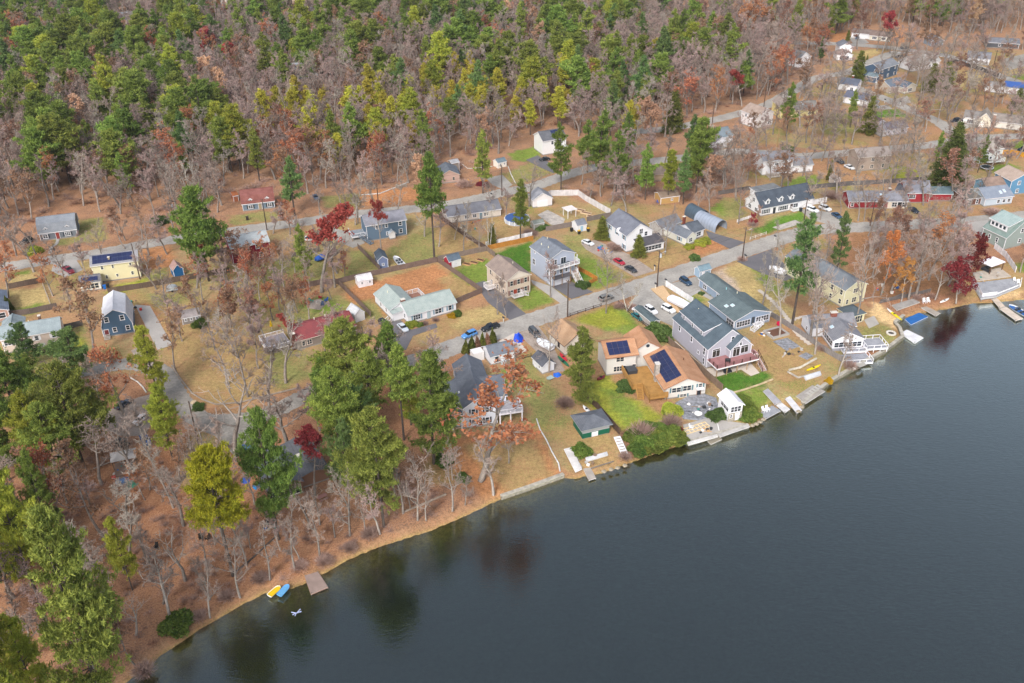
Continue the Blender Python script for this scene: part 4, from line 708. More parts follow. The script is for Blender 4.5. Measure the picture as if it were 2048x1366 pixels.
    s = b.blk(-4.8, .4, -4.6, -.05, 2.6, 1.1, axis='x', wall='e6e6e6', roof='77767c'); b.wins(s, 'F', [(.5, .7, 4.3, 1.5, 4)]); b.solar(s, -4.4, 0, -4.4, -3.1, 4, 1)
    b = Bld('grey_gambrel_house', 'grey barn-roofed house with two white dormers and white door, above the left road', (82, 482.5), (156, 473))
    k = b.blk(0, 10.8, 0, 7.6, 2.7, 3.6, axis='x', kind='gambrel', knee=(1.0, 2.4), wall='70767f', roof='8a8f96', roof2='7a8088'); b.wins(k, 'F', [(.15, .8, 1.4, 1.1, 2), (.75, .8, 1.6, 1.1, 3)], '2c3440'); b.door(k, 'F', .48, 1., 2.1, '8a3a34')
    for x in (2.2, 8.4): b.dormer(k, x, 1.1, .35, -.9, 1.1, .4, '8a8f96', win=(.6, .8), dep=1.6)
    b = Bld('red_roof_gambrel_house', 'small slate-blue house with reddish barn roof and two dormers beside a tall pine', (486.6, 423), (550, 416))
    k = b.blk(0, 10.3, 0, 7.0, 2.7, 3.3, axis='x', kind='gambrel', knee=(.9, 2.2), wall='6f8090', roof='7a4a44', roof2='8f5e58'); b.wins(k, 'F', [(.25, .8, 1.4, 1.1, 2), (.85, .8, 1.3, 1.1, 2)], '30302e'); b.door(k, 'F', .55, 1., 2.1, '9a8a70'); b.door(k, 'F', .3, .1, .1)if False else None
    for x in (2.8, 8.2): b.dormer(k, x, 1.2, .3, -.9, 1.2, .45, '7a4a44', win=(.6, .8), dep=1.6)
    b = Bld('crimson_house', 'crimson two-storey house with white roof partly behind a pine', (486.6, 525.6), (544, 514))
    k = b.blk(-2.8, 8.4, 0, 8.4, 5.3, 1.6, wall='8a1c34', roof='b9bfc0', roof2='a8aeb0'); b.wins(k, 'F', [(.42, 3.7, .9, 1.2), (.68, 3.7, .9, 1.2), (.36, 1, .9, 1.2), (.75, 1, 1., 1.3)])
    b = Bld('blue_house', 'slate blue two-storey house with grey roof and small white bump-out', (739, 482.5), (814, 470))
    k = b.blk(-.6, 12, 0, 7.4, 5.3, 1.8, wall='5f7488', roof='8f8f98', roof2='7c7c84'); b.wins(k, 'F', [(.85, 3.7, 1., 1.2), (.5, 3.8, .8, 1), (.26, 3.8, .8, 1), (.85, 1.2, 1., 1.2), (.52, 1.2, .8, 1)]); w = b.blk(6.2, 8., -1.2, 0, 2., .7, axis='y', wall='e6e6e6', roof='b8c2c8'); b.deck(-5, -.7, 1.5, 6.5, 1.6, '9098a0', 'e0e0e4', 'FL'); stairs(b.root, (-2.4, 1.4, 1.6), (0.2, -2.6, .1), 1.2, '7c8894', '5a6470')
    b = Bld('cream_ranch', 'long low cream ranch with dark grey roof below the upper road', (897, 443.6), (1001, 428))
    k = b.blk(-.5, 17.2, -1.6, 5.6, 2.6, 1.8, wall='cfc6bc', roof='6c6d74', roof2='7b7c84'); b.wins(k, 'F', [(.35, 1., 1.3, 1., 2), (.5, 1, 1.2, 1, 2), (.72, 1, 1.6, 1, 2)]); b.wins(k, 'L', [(.4, 1., 1., 1.1)]); b.door(k, 'F', .62, .9, 2, '6a8a98')
    b = Bld('white_annex', 'little white building with pointed grey roof at the pale fenced yard', (1066, 416), (1106, 411), cat='outbuilding'); k = b.blk(0, 6.6, 0, 5, 2.8, 2.1, axis='y', roof='9a9ca4', wall='dcd8d8'); b.door(k, 'F', .5, 3.4, 2.1, 'e8e6e6', nm='garage_door')
    b = Bld('hillside_house', 'white three-level house with dark solar roof behind pines above the upper road', (1086, 311), (1140, 302))
    k = b.blk(0, 9.5, 0, 8, 5.6, 2.2, axis='x', roof='6a6c72', wall='e4e4e4'); b.solar(k, 4.4, 9, .3, 3.6, 4, 2); b.wins(k, 'F', [(.8, 3.8, 1.2, 1.2, 2), (.4, 3.8, .9, 1.2)]); b.chimney(8.6, 4, 6, 8.6, .7, .7, 'c0b4a8'); b.deck(5.5, 9.5, -2.2, -.05, 1.8, 'c0bcb8', 'f0f0f2', 'FLR')
    b = Bld('tan_pine_house', 'small house with blue-grey roof behind the tall trunked pine', (897, 366), (918, 364), trim='c8b8a8'); k = b.blk(-3, 4, 0, 8, 2.8, 1.8, axis='y', roof='6e7680', wall='b89c90'); b.wins(k, 'F', [(.7, 1, .8, 1)])
    b = Bld('red_roof_ranch', 'ranch with bright red roof and brick chimney, half hidden by pines', (597, 700), (712, 668), trim='d8ccc4')
    k = b.blk(0, 15.4, 0, 8.4, 2.7, 1.9, wall='8a8078', roof='8e484a', roof2='7e4448'); b.wins(k, 'F', [(.1, .9, .8, 1.2), (.2, .9, 1.2, 1.2, 2), (.5, .9, 1.2, 1.2, 2)]); b.chimney(-.7, .8, 0, 4.6, 1., .8, '6a4038'); b.deck(-7.5, -1.2, 1.5, 8, 1.3, '98939a', 'e8e4e6', 'FLK')
    b.vent(k, 6.5, 5.2, 'e8e4d8', .7); b.vent(k, 9.5, 5.4, 'e8e4d8', .7)
    b = Bld('edge_house', 'blue-roofed house with screened sunroom cut by the left edge', (-45, 655), (24, 640)); k = b.blk(0, 8.1, 0, 12, 3.2, 1.6, axis='y', roof='727e90', wall='b8968a'); b.wins(k, 'R', [(.2, 1, 2., 1.6, 2)]); b.wins(k, 'F', [(.7, 1.2, 3.2, 1.5, 2)])
    # upper right and woods' edge
    b = Bld('white_duplex', 'white two-storey house with grey roof and lower side wing behind two bare trees', (1530, 350.7), (1586, 347)); k = b.blk(-1.2, 9.8, 0, 9, 5.3, 1.6, roof='85868c', roof2='77787e'); b.wins(k, 'F', [(.45, 3.6, 1.2, .9, 2), (.88, 3.6, .8, .9), (.5, .9, 1.1, 1.1, 2), (.85, 1, .7, 1)]); k2 = b.blk(9.8, 17.6, .4, 7, 2.8, 1.7, roof='88888c'); b.door(k, 'F', .95, 1, 2, 'e0e0e0') ; b.deck(.2, 4.2, -3, -.05, .6, 'a09488', 'c8c0b8', 'FL')
    b = Bld('tan_roof_house', 'tall white house with tan roof between pine and upper street', (1513, 258), (1549, 248.6)); k = b.blk(-.4, 8.6, 0, 8.6, 5.4, 2.2, axis='y', roof='97857a', roof2='a8968a', wall='dcd6d6'); b.wins(k, 'L', [(.2, 3.6, .9, 1), (.7, 3.6, .9, 1)]); b.wins(k, 'F', [(.3, 3.6, .9, 1.1), (.75, .9, 1, 1.1)])
    b = Bld('slate_roof_house', 'white house with teal-grey roof and front gable near the pine at the crossing', (1430, 298), (1454, 293)); k = b.blk(-1, 10, 2.5, 10, 3., 2.2, roof='6f7c84', roof2='7e8a92'); g_ = b.blk(-1, 4.6, -1, 2.5, 2.9, 1.8, axis='y', roof='7a7c84', wall='e0e0e6'); b.wins(g_, 'F', [(.6, 1.2, 1, 1.2)])
    b = Bld('yellow_cape', 'yellow house partly hidden by a pine on the upper street', (1572, 243), (1620, 240), trim='e6dcc0'); k = b.blk(-1.5, 3.6, 3, 12, 5, 2., axis='y', wall='d9c98a', roof='8d8078', roof2='9a8e86'); k2 = b.blk(3.6, 15, 4, 11.5, 3.2, 2.2, wall='c4b888', roof='84807c'); b.wins(k, 'F', [(.5, 3.4, 1, 1.2), (.5, .8, 1, 1.2)]); b.wins(k2, 'F', [(.3, 1, 1.2, 1.2, 2), (.7, 1, 1.2, 1.2, 2)]); b.skylight(k2, 9, 6.5)
    b = Bld('brown_cabin', 'low tan house with brown roof in the bare woods', (1308, 363), (1356, 360), trim='b8a898'); k = b.blk(0, 10.2, 0, 6.8, 2.6, 1.9, wall='a8957e', roof='7c6f66'); b.wins(k, 'F', [(.7, .8, 2.4, 1.2, 3)])
    b = Bld('tan_two_storey_house', 'taupe two-storey house seen through a line of bare trees', (1734, 341), (1772, 338), trim='d8d0c8'); k = b.blk(-4, 8.2, 0, 7.5, 5.2, 1.8, wall='a89a8e', roof='8e847e', roof2='9a908a'); b.wins(k, 'F', [(.45, 3.5, 1.2, 1.1, 2), (.45, .9, 1.2, 1.1, 2), (.8, 3.5, .8, 1.1), (.8, .9, .8, 1.1), (.15, 1, 1, 1.1)])
    b = Bld('grey_cottage', 'light grey cottage with patchy brown roof below the side street', (1772, 272), (1819, 267), trim='dcd8dc'); k = b.blk(0, 9, 0, 5.8, 2.7, 1.7, wall='c4c0ca', roof='6c646c', roof2='8a8a92'); k2 = b.blk(-2.4, 4, 5.4, 10, 2.9, 1.8, axis='y', wall='c4c0ca', roof='6e5a62'); b.wins(k, 'F', [(.1, 1, .7, .9), (.35, 1, .7, .9), (.8, 1, .9, .9)]); b.blk(-2.8, -.6, -.5, 8, 2., .2, kind='flat', wall='b8b4b4', roof='a8a6a6')
    b = Bld('white_gable_ranch', 'white house with steep front gable and long grey roof by two parked cars', (1925, 248), (1966, 253)); k = b.blk(0, 7, 0, 8, 2.9, 1.6, roof='8c8784', wall='e4e2dc'); k1 = b.blk(5., 10, -1.5, 6, 3.2, 2.6, axis='y', roof='9c948c', wall='ddd6c4'); k2 = b.blk(10, 26, 0, 8, 2.8, 1.9, roof='988f88', wall='d8d4cc'); b.wins(k, 'F', [(.35, .8, 2.2, 1.3, 3)]); b.door(k1, 'F', .3, 2.2, 2, 'e8e6e0', nm='garage_door'); b.chimney(10.8, -.9, 0, 5.4, 1., .8, 'b08a78')
    b = Bld('sage_house', 'sage and white two-storey house with tan roof and small white deck', (1965, 327), (1999, 324)); k = b.blk(-1.6, 7., 0, 7.4, 5.3, 1.7, wall='c8ccc8', roof='a09890', roof2='aea69e'); b.wins(k, 'F', [(.3, 3.4, 1.2, 1.1, 2), (.78, 3.4, 1.2, 1.1, 2), (.5, .8, .9, 1.6)]); k2 = b.blk(-8, -1.6, -.5, 7, 2.9, 2.2, axis='y', wall='d8dcdc', roof='8e7c72', roof2='9a887e'); b.wins(k2, 'F', [(.4, .9, 1.2, 1.2, 2)]); b.deck(.2, 7, -2.4, -.05, 1.4, 'b8b0a8', 'f0f0f2', 'FLR')
    b = Bld('slate_low_house', 'low house with wide slate-blue roof and open brown carport side', (1981, 412), (2036, 406), trim='e2e0e4'); k = b.blk(-2.6, 7.6, 0, 8.4, 2.8, 2., roof='7c8594', roof2='8a929e', wall='b8c4d0'); b.wins(k, 'F', [(.5, .9, 1, 1), (.7, .9, 1, 1), (.88, .9, 1, 1)]); k2 = b.blk(-8.5, -2.6, 1.8, 8.8, 2.5, .6, wall='6a4a3e', roof='77736e', kind='shed'); b.wins(k2, 'F', [(.3, .6, .8, 1.3), (.75, .6, .8, 1.3)]); b.skylight(k, 5.4, 2.); b.skylight(k, 3.8, 1.6)
    b = Bld('bright_blue_house', 'bright blue house with tan roof at the right edge', (2028, 398), (2075, 392)); k = b.blk(0, 9, 3, 11, 5.2, 2., axis='y', wall='5c8cae', roof='a69488', roof2='b4a296'); b.wins(k, 'F', [(.35, 3.6, 1., 1.2, 2), (.35, .8, 1, 1.2, 2)]); k2 = b.blk(-7.5, 0, 5, 11, 3.2, 1.8, wall='7fa6c0', roof='9a8478'); b.wins(k2, 'F', [(.7, 1, 1, 1.2)])
    b = Bld('dark_blue_long_house', 'long dark blue two-storey house with grey roof and white-railed porch', (1756, 162.5), (1802, 147)); k = b.blk(0, 15, 0, 7.8, 5.2, 1.9, wall='4b6078', roof='84888f', roof2='74787f'); b.wins(k, 'F', [(.15, 3.7, .9, 1.1, 2), (.5, 3.7, .9, 1.1, 2), (.85, 3.7, .9, 1.1, 2), (.15, 1, .9, 1.1), (.5, 1, 1.2, 1.1, 2), (.85, 1, .9, 1.1)]); b.wins(k, 'L', [(.3, 3.6, .8, 1.1)])
    b.blk(-4.4, -.05, -1.6, 3.6, 2.8, 1., axis='y', wall='4b6078', roof='7c8c94', rn='porch_roof'); b.deck(-4.4, -.1, -3.6, -1.7, .6, 'a8a0a0', 'e8e8ea', 'FLR')
    b = Bld('beige_bungalow', 'beige bungalow with slate-blue roof and white bay on the side street', (1802, 189), (1833, 182)); k = b.blk(-3.5, 6, 3.2, 11.5, 2.9, 1.9, wall='b3a798', roof='5e6874', roof2='6c7682'); k2 = b.blk(1.5, 8.5, -.4, 4, 2.8, 1.6, axis='y', wall='c8c0b2', roof='67717d'); b.wins(k2, 'F', [(.45, .8, 2.4, 1.3, 3)]); b.wins(k, 'F', [(.2, 1, 1, 1.1), (.45, 1, 1, 1.1)])
    b = Bld('white_stepped_house', 'bright white stepped two-part house near the top right bend', (1672, 121), (1701, 121)); k = b.blk(0, 7.5, 0, 6, 2.8, 1.4, axis='y', roof='8c7c74'); k2 = b.blk(2.5, 8.8, 6, 13, 5.2, 1.7, axis='y', roof='7c7e86', wall='f0f0f2'); b.wins(k, 'F', [(.5, .4, 4.4, 1.7, 2)]); b.wins(k2, 'R', [(.4, 3.4, .9, 1.1)])
    b = Bld('white_garage_ranch', 'white ranch with brown roof and garage wing at the top road', (1702, 76), (1774, 83)); k = b.blk(0, 9, 0, 6.6, 2.8, 1.5, roof='7d6f6a'); k2 = b.blk(9.2, 19.5, -1, 6, 2.6, 1.6, roof='84726a', wall='d8d4c4'); b.door(k, 'F', .5, 5, 2.1, 'e8e8ea', nm='garage_door'); b.wins(k2, 'F', [(.25, .8, 2.2, 1.2, 3), (.7, .8, 1.8, 1.2, 3)])
    b = Bld('blue_grey_cabin', 'small blue-grey cabin with hipped grey roof at the wood edge, top right', (1861, 93.5), (1886, 92)); k = b.blk(0, 6.6, 0, 7, 2.8, 1.9, axis='y', wall='8c98a4', roof='73777f'); b.wins(k, 'F', [(.3, .9, 1.2, 1.2, 2), (.75, .9, 1.2, 1.2, 2)])
    b = Bld('shaded_grey_house', 'long dark grey house under bare trees at the far right wood edge', (1972, 95), (2030, 98)); k = b.blk(0, 15, 0, 7, 2.6, 1.6, wall='55585e', roof='7a7c84'); b.wins(k, 'F', [(.4, 1, 1, 1)])
    b = Bld('small_white_cape', 'small white cape with grey roof beside the long dark fence', (1931.6, 127.4), (1971, 131)); k = b.blk(0, 10, 0, 7, 3., 2.2, roof='84868e'); b.wins(k, 'F', [(.2, .9, .9, 1.1), (.45, .9, .9, 1.1), (.7, .9, .9, 1.1), (.88, .9, .9, 1.1)])
    b = Bld('wide_white_house', 'wide white house with patchy grey-white roof behind a dark evergreen', (1822, 144), (1880, 135)); k = b.blk(0, 17, 0, 9, 3.4, 2.6, roof='a4a29e', roof2='8a8884'); b.wins(k, 'F', [(.15, 1, 1, 1.2), (.4, 1, 1, 1.2), (.65, 1, 1, 1.2)])
    b = Bld('solar_roof_house', 'house with bright blue solar roof at the right edge', (2002, 187), (2050, 192)); k = b.blk(0, 14, 0, 8, 2.8, 1.8, roof='8a8c92'); cell = mat('solar_cell', '202a52'); 
    b.onroof(k, 'solar_panel', .5, 13, .2, 3.6, plain('3c5c9c', .3)); b.blk(-7, 0, 0, 5, 2.6, 1.4, roof='a2a0a0')
    b = Bld('white_gable_house', 'white house with dark roof lowest on the side street, gable to the road', (1690, 207), (1722, 213)); k = b.blk(-1, 8.6, 0, 8, 2.8, 1.7, roof='5c6070', roof2='6a6e7e'); b.wins(k, 'F', [(.5, .8, 1.2, 1.1, 2)]); k2 = b.blk(8.6, 13, -1, 3, 2.6, 1., axis='y', roof='8c94a0')
    b = Bld('white_corner_house', 'white house with dark roof and chimney above the side street corner', (1673, 180), (1700, 184)); k = b.blk(0, 8.6, 0, 7, 3., 1.9, roof='585e6c', roof2='666c7a'); b.wins(k, 'F', [(.75, .8, 1.3, 1.2, 2)]); b.chimney(5, 5, 3, 5.8, .8, .8)
    b = Bld('far_white_gable', 'white gable end among bare trees, upper right woods', (1607, 134), (1624, 130)); k = b.blk(-4, 4, 0, 9, 4.4, 2.6, axis='y', roof='7a7c80')
    far = [('hazy_grey_roof_house', 'wide pale grey roof showing through bare woods, upper centre left', (560, 160), (640, 157), 18, 12, 'b0b4bc', 'a8acb4'), ('far_grey_house', 'grey house in the far woods at the top left', (243, 50), (285, 46), 12, 9, 'aab4c4', '9ca4ac'),
           ('far_blue_house', 'pale blue roof between far pines, top left of centre', (625, 40), (655, 38), 11, 9, 'a4b0c4', '98a2b0'), ('far_barn', 'pale grey barn gable far off at the top centre', (1022, 45), (1045, 44), 8, 10, 'b8c0c4', 'a4acb2'),
           ('far_tan_block', 'tan commercial building at the top edge', (565, 18), (632, 14), 22, 14, 'd8c0a8', 'c0b0a0'), ('far_white_block', 'long white commercial building at the top edge, left', (60, 8), (160, 2), 30, 14, 'd8d8dc', 'c4c4c8'), ('far_top_house', 'white-roofed house at the top edge amid pines', (1150, 32), (1178, 30), 8, 9, 'c8ccd4', 'b4bcc4'),
           ('far_small_house', 'tiny cream house glimpsed in the woods, top centre', (1028, 108), (1048, 106), 7, 6, 'd0c8c0', 'b0a49c')]
    for nm, lb, A, B_, L, D, w, r in far:
        b = Bld(nm, lb, A, B_, small=True); k = b.blk(0, L, 0, D, 4 if L < 20 else 6, 2 if L < 20 else .6, wall=w, roof=r); b.wins(k, 'F', [(t, 1.2, 1.2, 1.2) for t in (.2, .5, .8)])
    # sheds
    def shed(lb, A, B_, D, ze, ri, wall, roof, axis='x', wn=(), dr=None, trim=WHITE, dcol='dcdce0', nm='storage_shed'):
        b = Bld(nm, lb, A, B_, cat='shed', trim=trim); k = b.blk(0, b.L, 0, D, ze, ri, axis=axis, wall=wall, roof=roof, ov=.2, found=False); b.wins(k, 'F', [(t, 1., .55, .6) for t in wn])
        if dr: b.door(k, *dr, .9, 1.8, dcol)
        return b, k
    shed('small white shed with two dark windows by the long fence', (718, 576), (746, 570), 3.2, 2., 1., 'e4e2e6', 'd8d6da', wn=(.25, .8), dr=('F', .55))
    b, k = shed('red and white barn-style shed in the fence corner', (899, 537.5), (922, 531), 3., 2.2, 1.2, 'e4e2e4', '5c6a78', dr=('F', .5)); e = MB(); e.box(-.06, -.02, 0, 3, .1, 2.2); e.prism([(0, 2.2), (1.5, 3.35), (3, 2.2)], 'x', -.06, -.02); e.box(-.05, .75, -.05, -.02, .1, 2.1); e.build('red_gable', siding('a02838'), b.root)
    shed('slate-blue shed with dark roof and white gable trim, boat on its right', (757, 538), (777, 535), 5.4, 2.7, 1.2, '7380a0', '606c78', 'y', (.5,))
    shed('blue barn shed with pinkish roof beneath bare trees at left', (349, 556), (369, 551), 3.6, 2.3, 1.5, '1f5e92', 'b09088', 'y'); shed('small white shed with teal-grey roof in the upper yard', (996, 337), (1013, 333), 3.2, 2., .9, 'e8e2d6', '6e7f88', wn=(.3, .75))
    shed('white shed with light blue door and grey roof beside bins', (1155, 465), (1173, 461), 3.6, 2.2, 1.1, 'e6e6ea', '7c808a', wn=(.0001,) if False else (), dr=('F', .45), dcol='9cc0d8')
    shed('pale grey gabled shed by the red-roofed ranch', (711, 646), (730, 639), 4.0, 2.3, 1.3, 'd8d6d6', 'd2d4d6', 'y'); shed('tiny pink-white shed at the dark back fence', (1668, 370), (1680, 368), 3, 1.8, .9, 'd0c0ba', 'b8a8a0', 'y')
    shed('little blue shed with white door at the street', (1399, 557), (1421, 551), 2.6, 2.1, 1., '9ab2c6', '7c94a0', dr=('F', .3), dcol='e8e8ec'); shed('long low grey shed with green-grey roof beside the black fence', (1303, 659), (1318, 655), 8.5, 2., .5, 'b0aaa8', '5f6d72', 'y')
    shed('tan plank shed deep in the orange-floored woods', (1321, 409), (1358, 404), 5, 2.2, 1., 'b8945e', '8a7868', wn=(.6,)); shed('weathered lean-to with patchy pale roof beside a small bush', (366, 650), (403, 643), 3.2, 1.9, 1.3, '8a8480', 'a8a0a0', wn=(.2, .5, .8)); shed('mossy grey shed roof behind the tall mid pine', (1068, 460), (1088, 456), 2.4, 1.9, .6, 'a8a498', '8a9088')
    shed('open grey play hut on posts in the woods edge', (904, 345), (919, 342), 3, 3.4, .6, '8a8078', 'a8a8ac'); shed('rusty orange lean-to beside the red-roofed barn-style house', (468, 404), (478, 402), 4, 2., .5, 'a86848', 'b87048')
    # arched shelters
    for lb, A, B_, D, c, c2 in (('large grey arched fabric shelter, open end facing the drive', (1430, 466), (1447, 460), 9.5, '9aa4b4', '6a7484'), ('smaller dark arched shelter behind the large grey one', (1396, 445), (1411, 441), 7, '50606e', '3c4854')):
        b = Bld('arched_shelter', lb, A, B_, cat='shelter', group='arched fabric shelters'); L = b.L+1.4; m = MB()
        prof = [(L/2-L/2*math.cos(PI*i/14), 1.+2.6*math.sin(PI*i/14)) for i in range(15)]; prof = [(0, 0)]+prof+[(L, 0)]; inn = [(.08+(p-.0)*(L-.16)/L, z*.97) for p, z in prof]
        V = []; F = []
        for pr in (prof, inn):
            for y in (0, D): V += [(x, y, z) for x, z in pr]
        n = len(prof)
        for i in range(n-1): F += [(i, i+1, n+i+1, n+i), (2*n+i, 3*n+i, 3*n+i+1, 2*n+i+1), (i, 2*n+i, 2*n+i+1, i+1)]
        m.add(V, F); m.build('canopy', mat('fabric_'+c, c, rough=.5, var=.15, lines=('Y', 1.2, .2)), b.root); q = MB(); q.prism([(x, z) for x, z in inn], 'y', D-.1, D-.05); q.build('back_panel', plain(c2), b.root)
# ---------------------------------------------------------------- trees
def unit(v): return v/np.maximum(1e-9, np.linalg.norm(v, axis=-1, keepdims=True))
def tris_blades(c, d, L, w, g):
    """thin leaf blades: centres c, directions d"""
    r = unit(g.normal(size=c.shape)); s = unit(np.cross(d, r))*w[:, None]/2
    v = np.stack([c-s, c+s, c+d*L[:, None]], 1).reshape(-1, 3)
    return v, np.arange(len(v)).reshape(-1, 3)
def leaf_cards(c, size, g):
    a = unit(g.normal(size=c.shape)); b = unit(np.cross(a, g.normal(size=c.shape)))
    s = size[:, None]
    v = np.stack([c-a*s/2-b*s*.3, c+a*s/2-b*s*.25, c+b*s*.45], 1).reshape(-1, 3)
    return v, np.arange(len(v)).reshape(-1, 3)
def tubes(segs, n=4):
    """segs: (p0,p1,r0,r1) arrays -> open tubes"""
    p0 = np.array([s[0] for s in segs]); p1 = np.array([s[1] for s in segs]); r0 = np.array([s[2] for s in segs]); r1 = np.array([s[3] for s in segs])
    d = unit(p1-p0); a = unit(np.cross(d, np.where(abs(d[:, 2:3]) > .9, [[1., 0, 0]], [[0, 0, 1.]]))); b = np.cross(d, a)
    V = []
    for p, r in ((p0, r0), (p1, r1)):
        for k in range(n): t = 2*PI*k/n; V.append(p+(a*math.cos(t)+b*math.sin(t))*r[:, None])
    V = np.stack(V, 1).reshape(-1, 3); m = len(segs); o = (np.arange(m)*2*n)[:, None]
    F = []
    for k in range(n): j = (k+1) % n; F += [np.concatenate([o+k, o+j, o+n+j], 1), np.concatenate([o+k, o+n+j, o+n+k], 1)]
    return V, np.concatenate(F)
def join(parts):
    V = []; F = []; M_ = []; o = 0
    for (v, f), mi in parts: V.append(v); F.append(f+o); M_.append(np.full(len(f), mi)); o += len(v)
    return np.concatenate(V), np.concatenate(F), np.concatenate(M_)
def pine_geo(seed, h=20., cb=.25, rad=3.6, nb=78, style='white', tuft=7, dens=1., kw_size=1., wh=13, pk=.5):
    g = np.random.default_rng(seed); segs = []; lean = g.normal(0, .25, 2)
    def ax(z): t = z/h; return np.array([lean[0]*t*t*1.5, lean[1]*t*t*1.5, z])
    zs = np.linspace(0, h*.98, 9); r = h*.0135
    for i in range(8): segs.append((ax(zs[i]), ax(zs[i+1]), r*(1-zs[i]/h)**.7+.02, r*(1-zs[i+1]/h)**.7+.02))
    C = []; D = []
    side = g.uniform(.65, 1.2, 12); wf = g.uniform(.62, 1.18, 40); wa = g.uniform(0, 6.28, 40)
    for i in range(nb):
        t = ((i+g.random())/nb)**.85; t = (np.floor(t*wh)+.5+g.normal(0, .15))/wh if style != 'spruce' and t < .85 else t; t = min(max(t, 0), .995); z = h*(cb+(1-cb)*t*.99); a = g.random()*2*PI
        if style == 'white': pr = (1-t)**pk*(.6+.4*min(1, t*3.5)); el = .12+.5*t+g.normal(0, .08)
        elif style == 'spruce': pr = (1-t)**.95; el = -.18+.35*t+g.normal(0, .05)
        else: pr = (1-t)**.5*(.5+.5*min(1, t*4)); el = .25+.6*t+g.normal(0, .1)
        L = rad*pr*g.uniform(.62, 1.12)*(side[int(a/(2*PI)*12) % 12]*wf[int(t*wh) % 40]*(1+.16*math.cos(a-wa[int(t*wh) % 40])) if style != 'spruce' else 1)+.25
        d = np.array([math.cos(a)*math.cos(el), math.sin(a)*math.cos(el), math.sin(el)]); p0 = ax(z)
        if L > .8: segs.append((p0, p0+d*L*.9, .045+L*.008, .015))
        n = max(2, int(L*(3.6+.45*L if style != 'spruce' else 5.5)*dens)); s = g.uniform(.22 if style != 'spruce' else .1, 1.02, n)**.8
        wd = .34*L*(1.1-s*.6)
        lat = g.normal(0, 1, n)*wd; q = np.array([-math.sin(a), math.cos(a), 0])
        up = g.normal(0, .1, n)-.0*s+(.12 if style == 'white' else -.02)*(1-abs(lat)/(wd*2+.01))
        c = p0+d*(L*s)[:, None]+q*lat[:, None]+np.array([0, 0, 1.])*up[:, None]
        C.append(c); D.append(np.repeat(d[None], n, 0))
    C = np.concatenate(C); D = np.concatenate(D); k = tuft
    C = np.repeat(C, k, 0); D = np.repeat(D, k, 0)
    sc = (.42 if style != 'spruce' else .34)*kw_size
    j = g.normal(size=C.shape); dd = unit(j+D*.6+np.array([0, 0, .55 if style != 'spruce' else .1]))
    C = C+g.normal(0, .16, C.shape); n = len(C)
    return segs, tris_blades(C, dd, g.uniform(.8, 1.5, n)*sc*1.5, g.uniform(.7, 1.3, n)*sc*.62, g)
def bare_geo(seed, h=18., spread=5., cb=.3, n1=9, n2=6, n3=7, n4=5, leaves=0, lsize=.3, leafbias=0., up=.9, multi=1, tw=.05):
    g = np.random.default_rng(seed); big = []; fine = []; ends = []
    for st in range(multi):
        base = np.array([g.normal(0, .25), g.normal(0, .25), 0]) if multi > 1 else np.zeros(3); lean = g.normal(0, .06 if multi == 1 else .16, 2)
        p = base.copy(); d = unit(np.array([lean[0], lean[1], 1.])); r = h*.0195/multi**.4; nseg = 7; pts = [(p.copy(), r)]
        for i in range(nseg):
            d = unit(d+np.array([g.normal(0, .09), g.normal(0, .09), .05])); q = p+d*h*.86/nseg; r2 = r*(.86 if i < 3 else .74); big.append((p, q, r, r2)); p = q; r = r2; pts.append((p.copy(), r))
        for i in range(n1):
            t = cb+(1-cb)*(i+g.random()*.8)/n1; k = min(int(t*nseg/ .95), nseg-1); P0, rr = pts[k]; P0 = P0+(pts[k+1][0]-P0)*g.random()
            a = i*2.4+g.random(); el = up*(.55+.5*t)+g.normal(0, .12); L = spread*(1.15-.55*t)*g.uniform(.75, 1.15); d1 = np.array([math.cos(a)*math.cos(el), math.sin(a)*math.cos(el), math.sin(el)])
            q0 = P0; rb = min(rr*.6, .2); path = [q0]
            for s in range(4):
                d1 = unit(d1+g.normal(0, .2, 3)+np.array([0, 0, .1])); q1 = q0+d1*L/4; big.append((q0, q1, rb*(1-s*.2), rb*(1-(s+1)*.2)+.008)); q0 = q1; path.append(q1)
            for j in range(n2):
                s = g.uniform(.25, 1.)*4; kk = min(int(s), 3); P1 = path[kk]+(path[kk+1]-path[kk])*(s-kk); d2 = unit(d1*.7+g.normal(0, .75, 3)+np.array([0, 0, .35])); L2 = L*.42*g.uniform(.6, 1.2)
                m = P1+d2*L2*.5; d2b = unit(d2+g.normal(0, .25, 3)); e = m+d2b*L2*.5; big.append((P1, m, .05, .036)); big.append((m, e, .036, .02))
                for l in range(n3):
                    P2 = P1+(e-P1)*g.uniform(.2, 1); d3 = unit(d2*.6+g.normal(0, .7, 3)+np.array([0, 0, .25])); L3 = L2*.55*g.uniform(.5, 1.2); e3 = P2+d3*L3; fine.append((P2, e3, tw*1.1))
                    ends.append(e3)
                    for o in range(n4):
                        P3 = P2+(e3-P2)*g.uniform(.3, 1); d4 = unit(d3*.6+g.normal(0, .7, 3)+np.array([0, 0, .2])); fine.append((P3, P3+d4*L3*g.uniform(.35, .75), tw*.8)); ends.append(P3+d4*L3*.4)
    A = np.array([f[0] for f in fine]); B_ = np.array([f[1] for f in fine]); w = np.array([f[2] for f in fine]); L = np.linalg.norm(B_-A, axis=1); tw_ = tris_blades(A, unit(B_-A), L, w, g)
    lf = None
    if leaves:
        E = np.array(ends)
        if leafbias: k = E[:, 2] > np.quantile(E[:, 2], leafbias) if leafbias > 0 else E[:, 2] < np.quantile(E[:, 2], -leafbias); E = E[k]
        c = E[g.integers(0, len(E), leaves)]+g.normal(0, .22, (leaves, 3)); lf = leaf_cards(c, g.uniform(.7, 1.4, leaves)*lsize, g)
    return big, tw_, lf
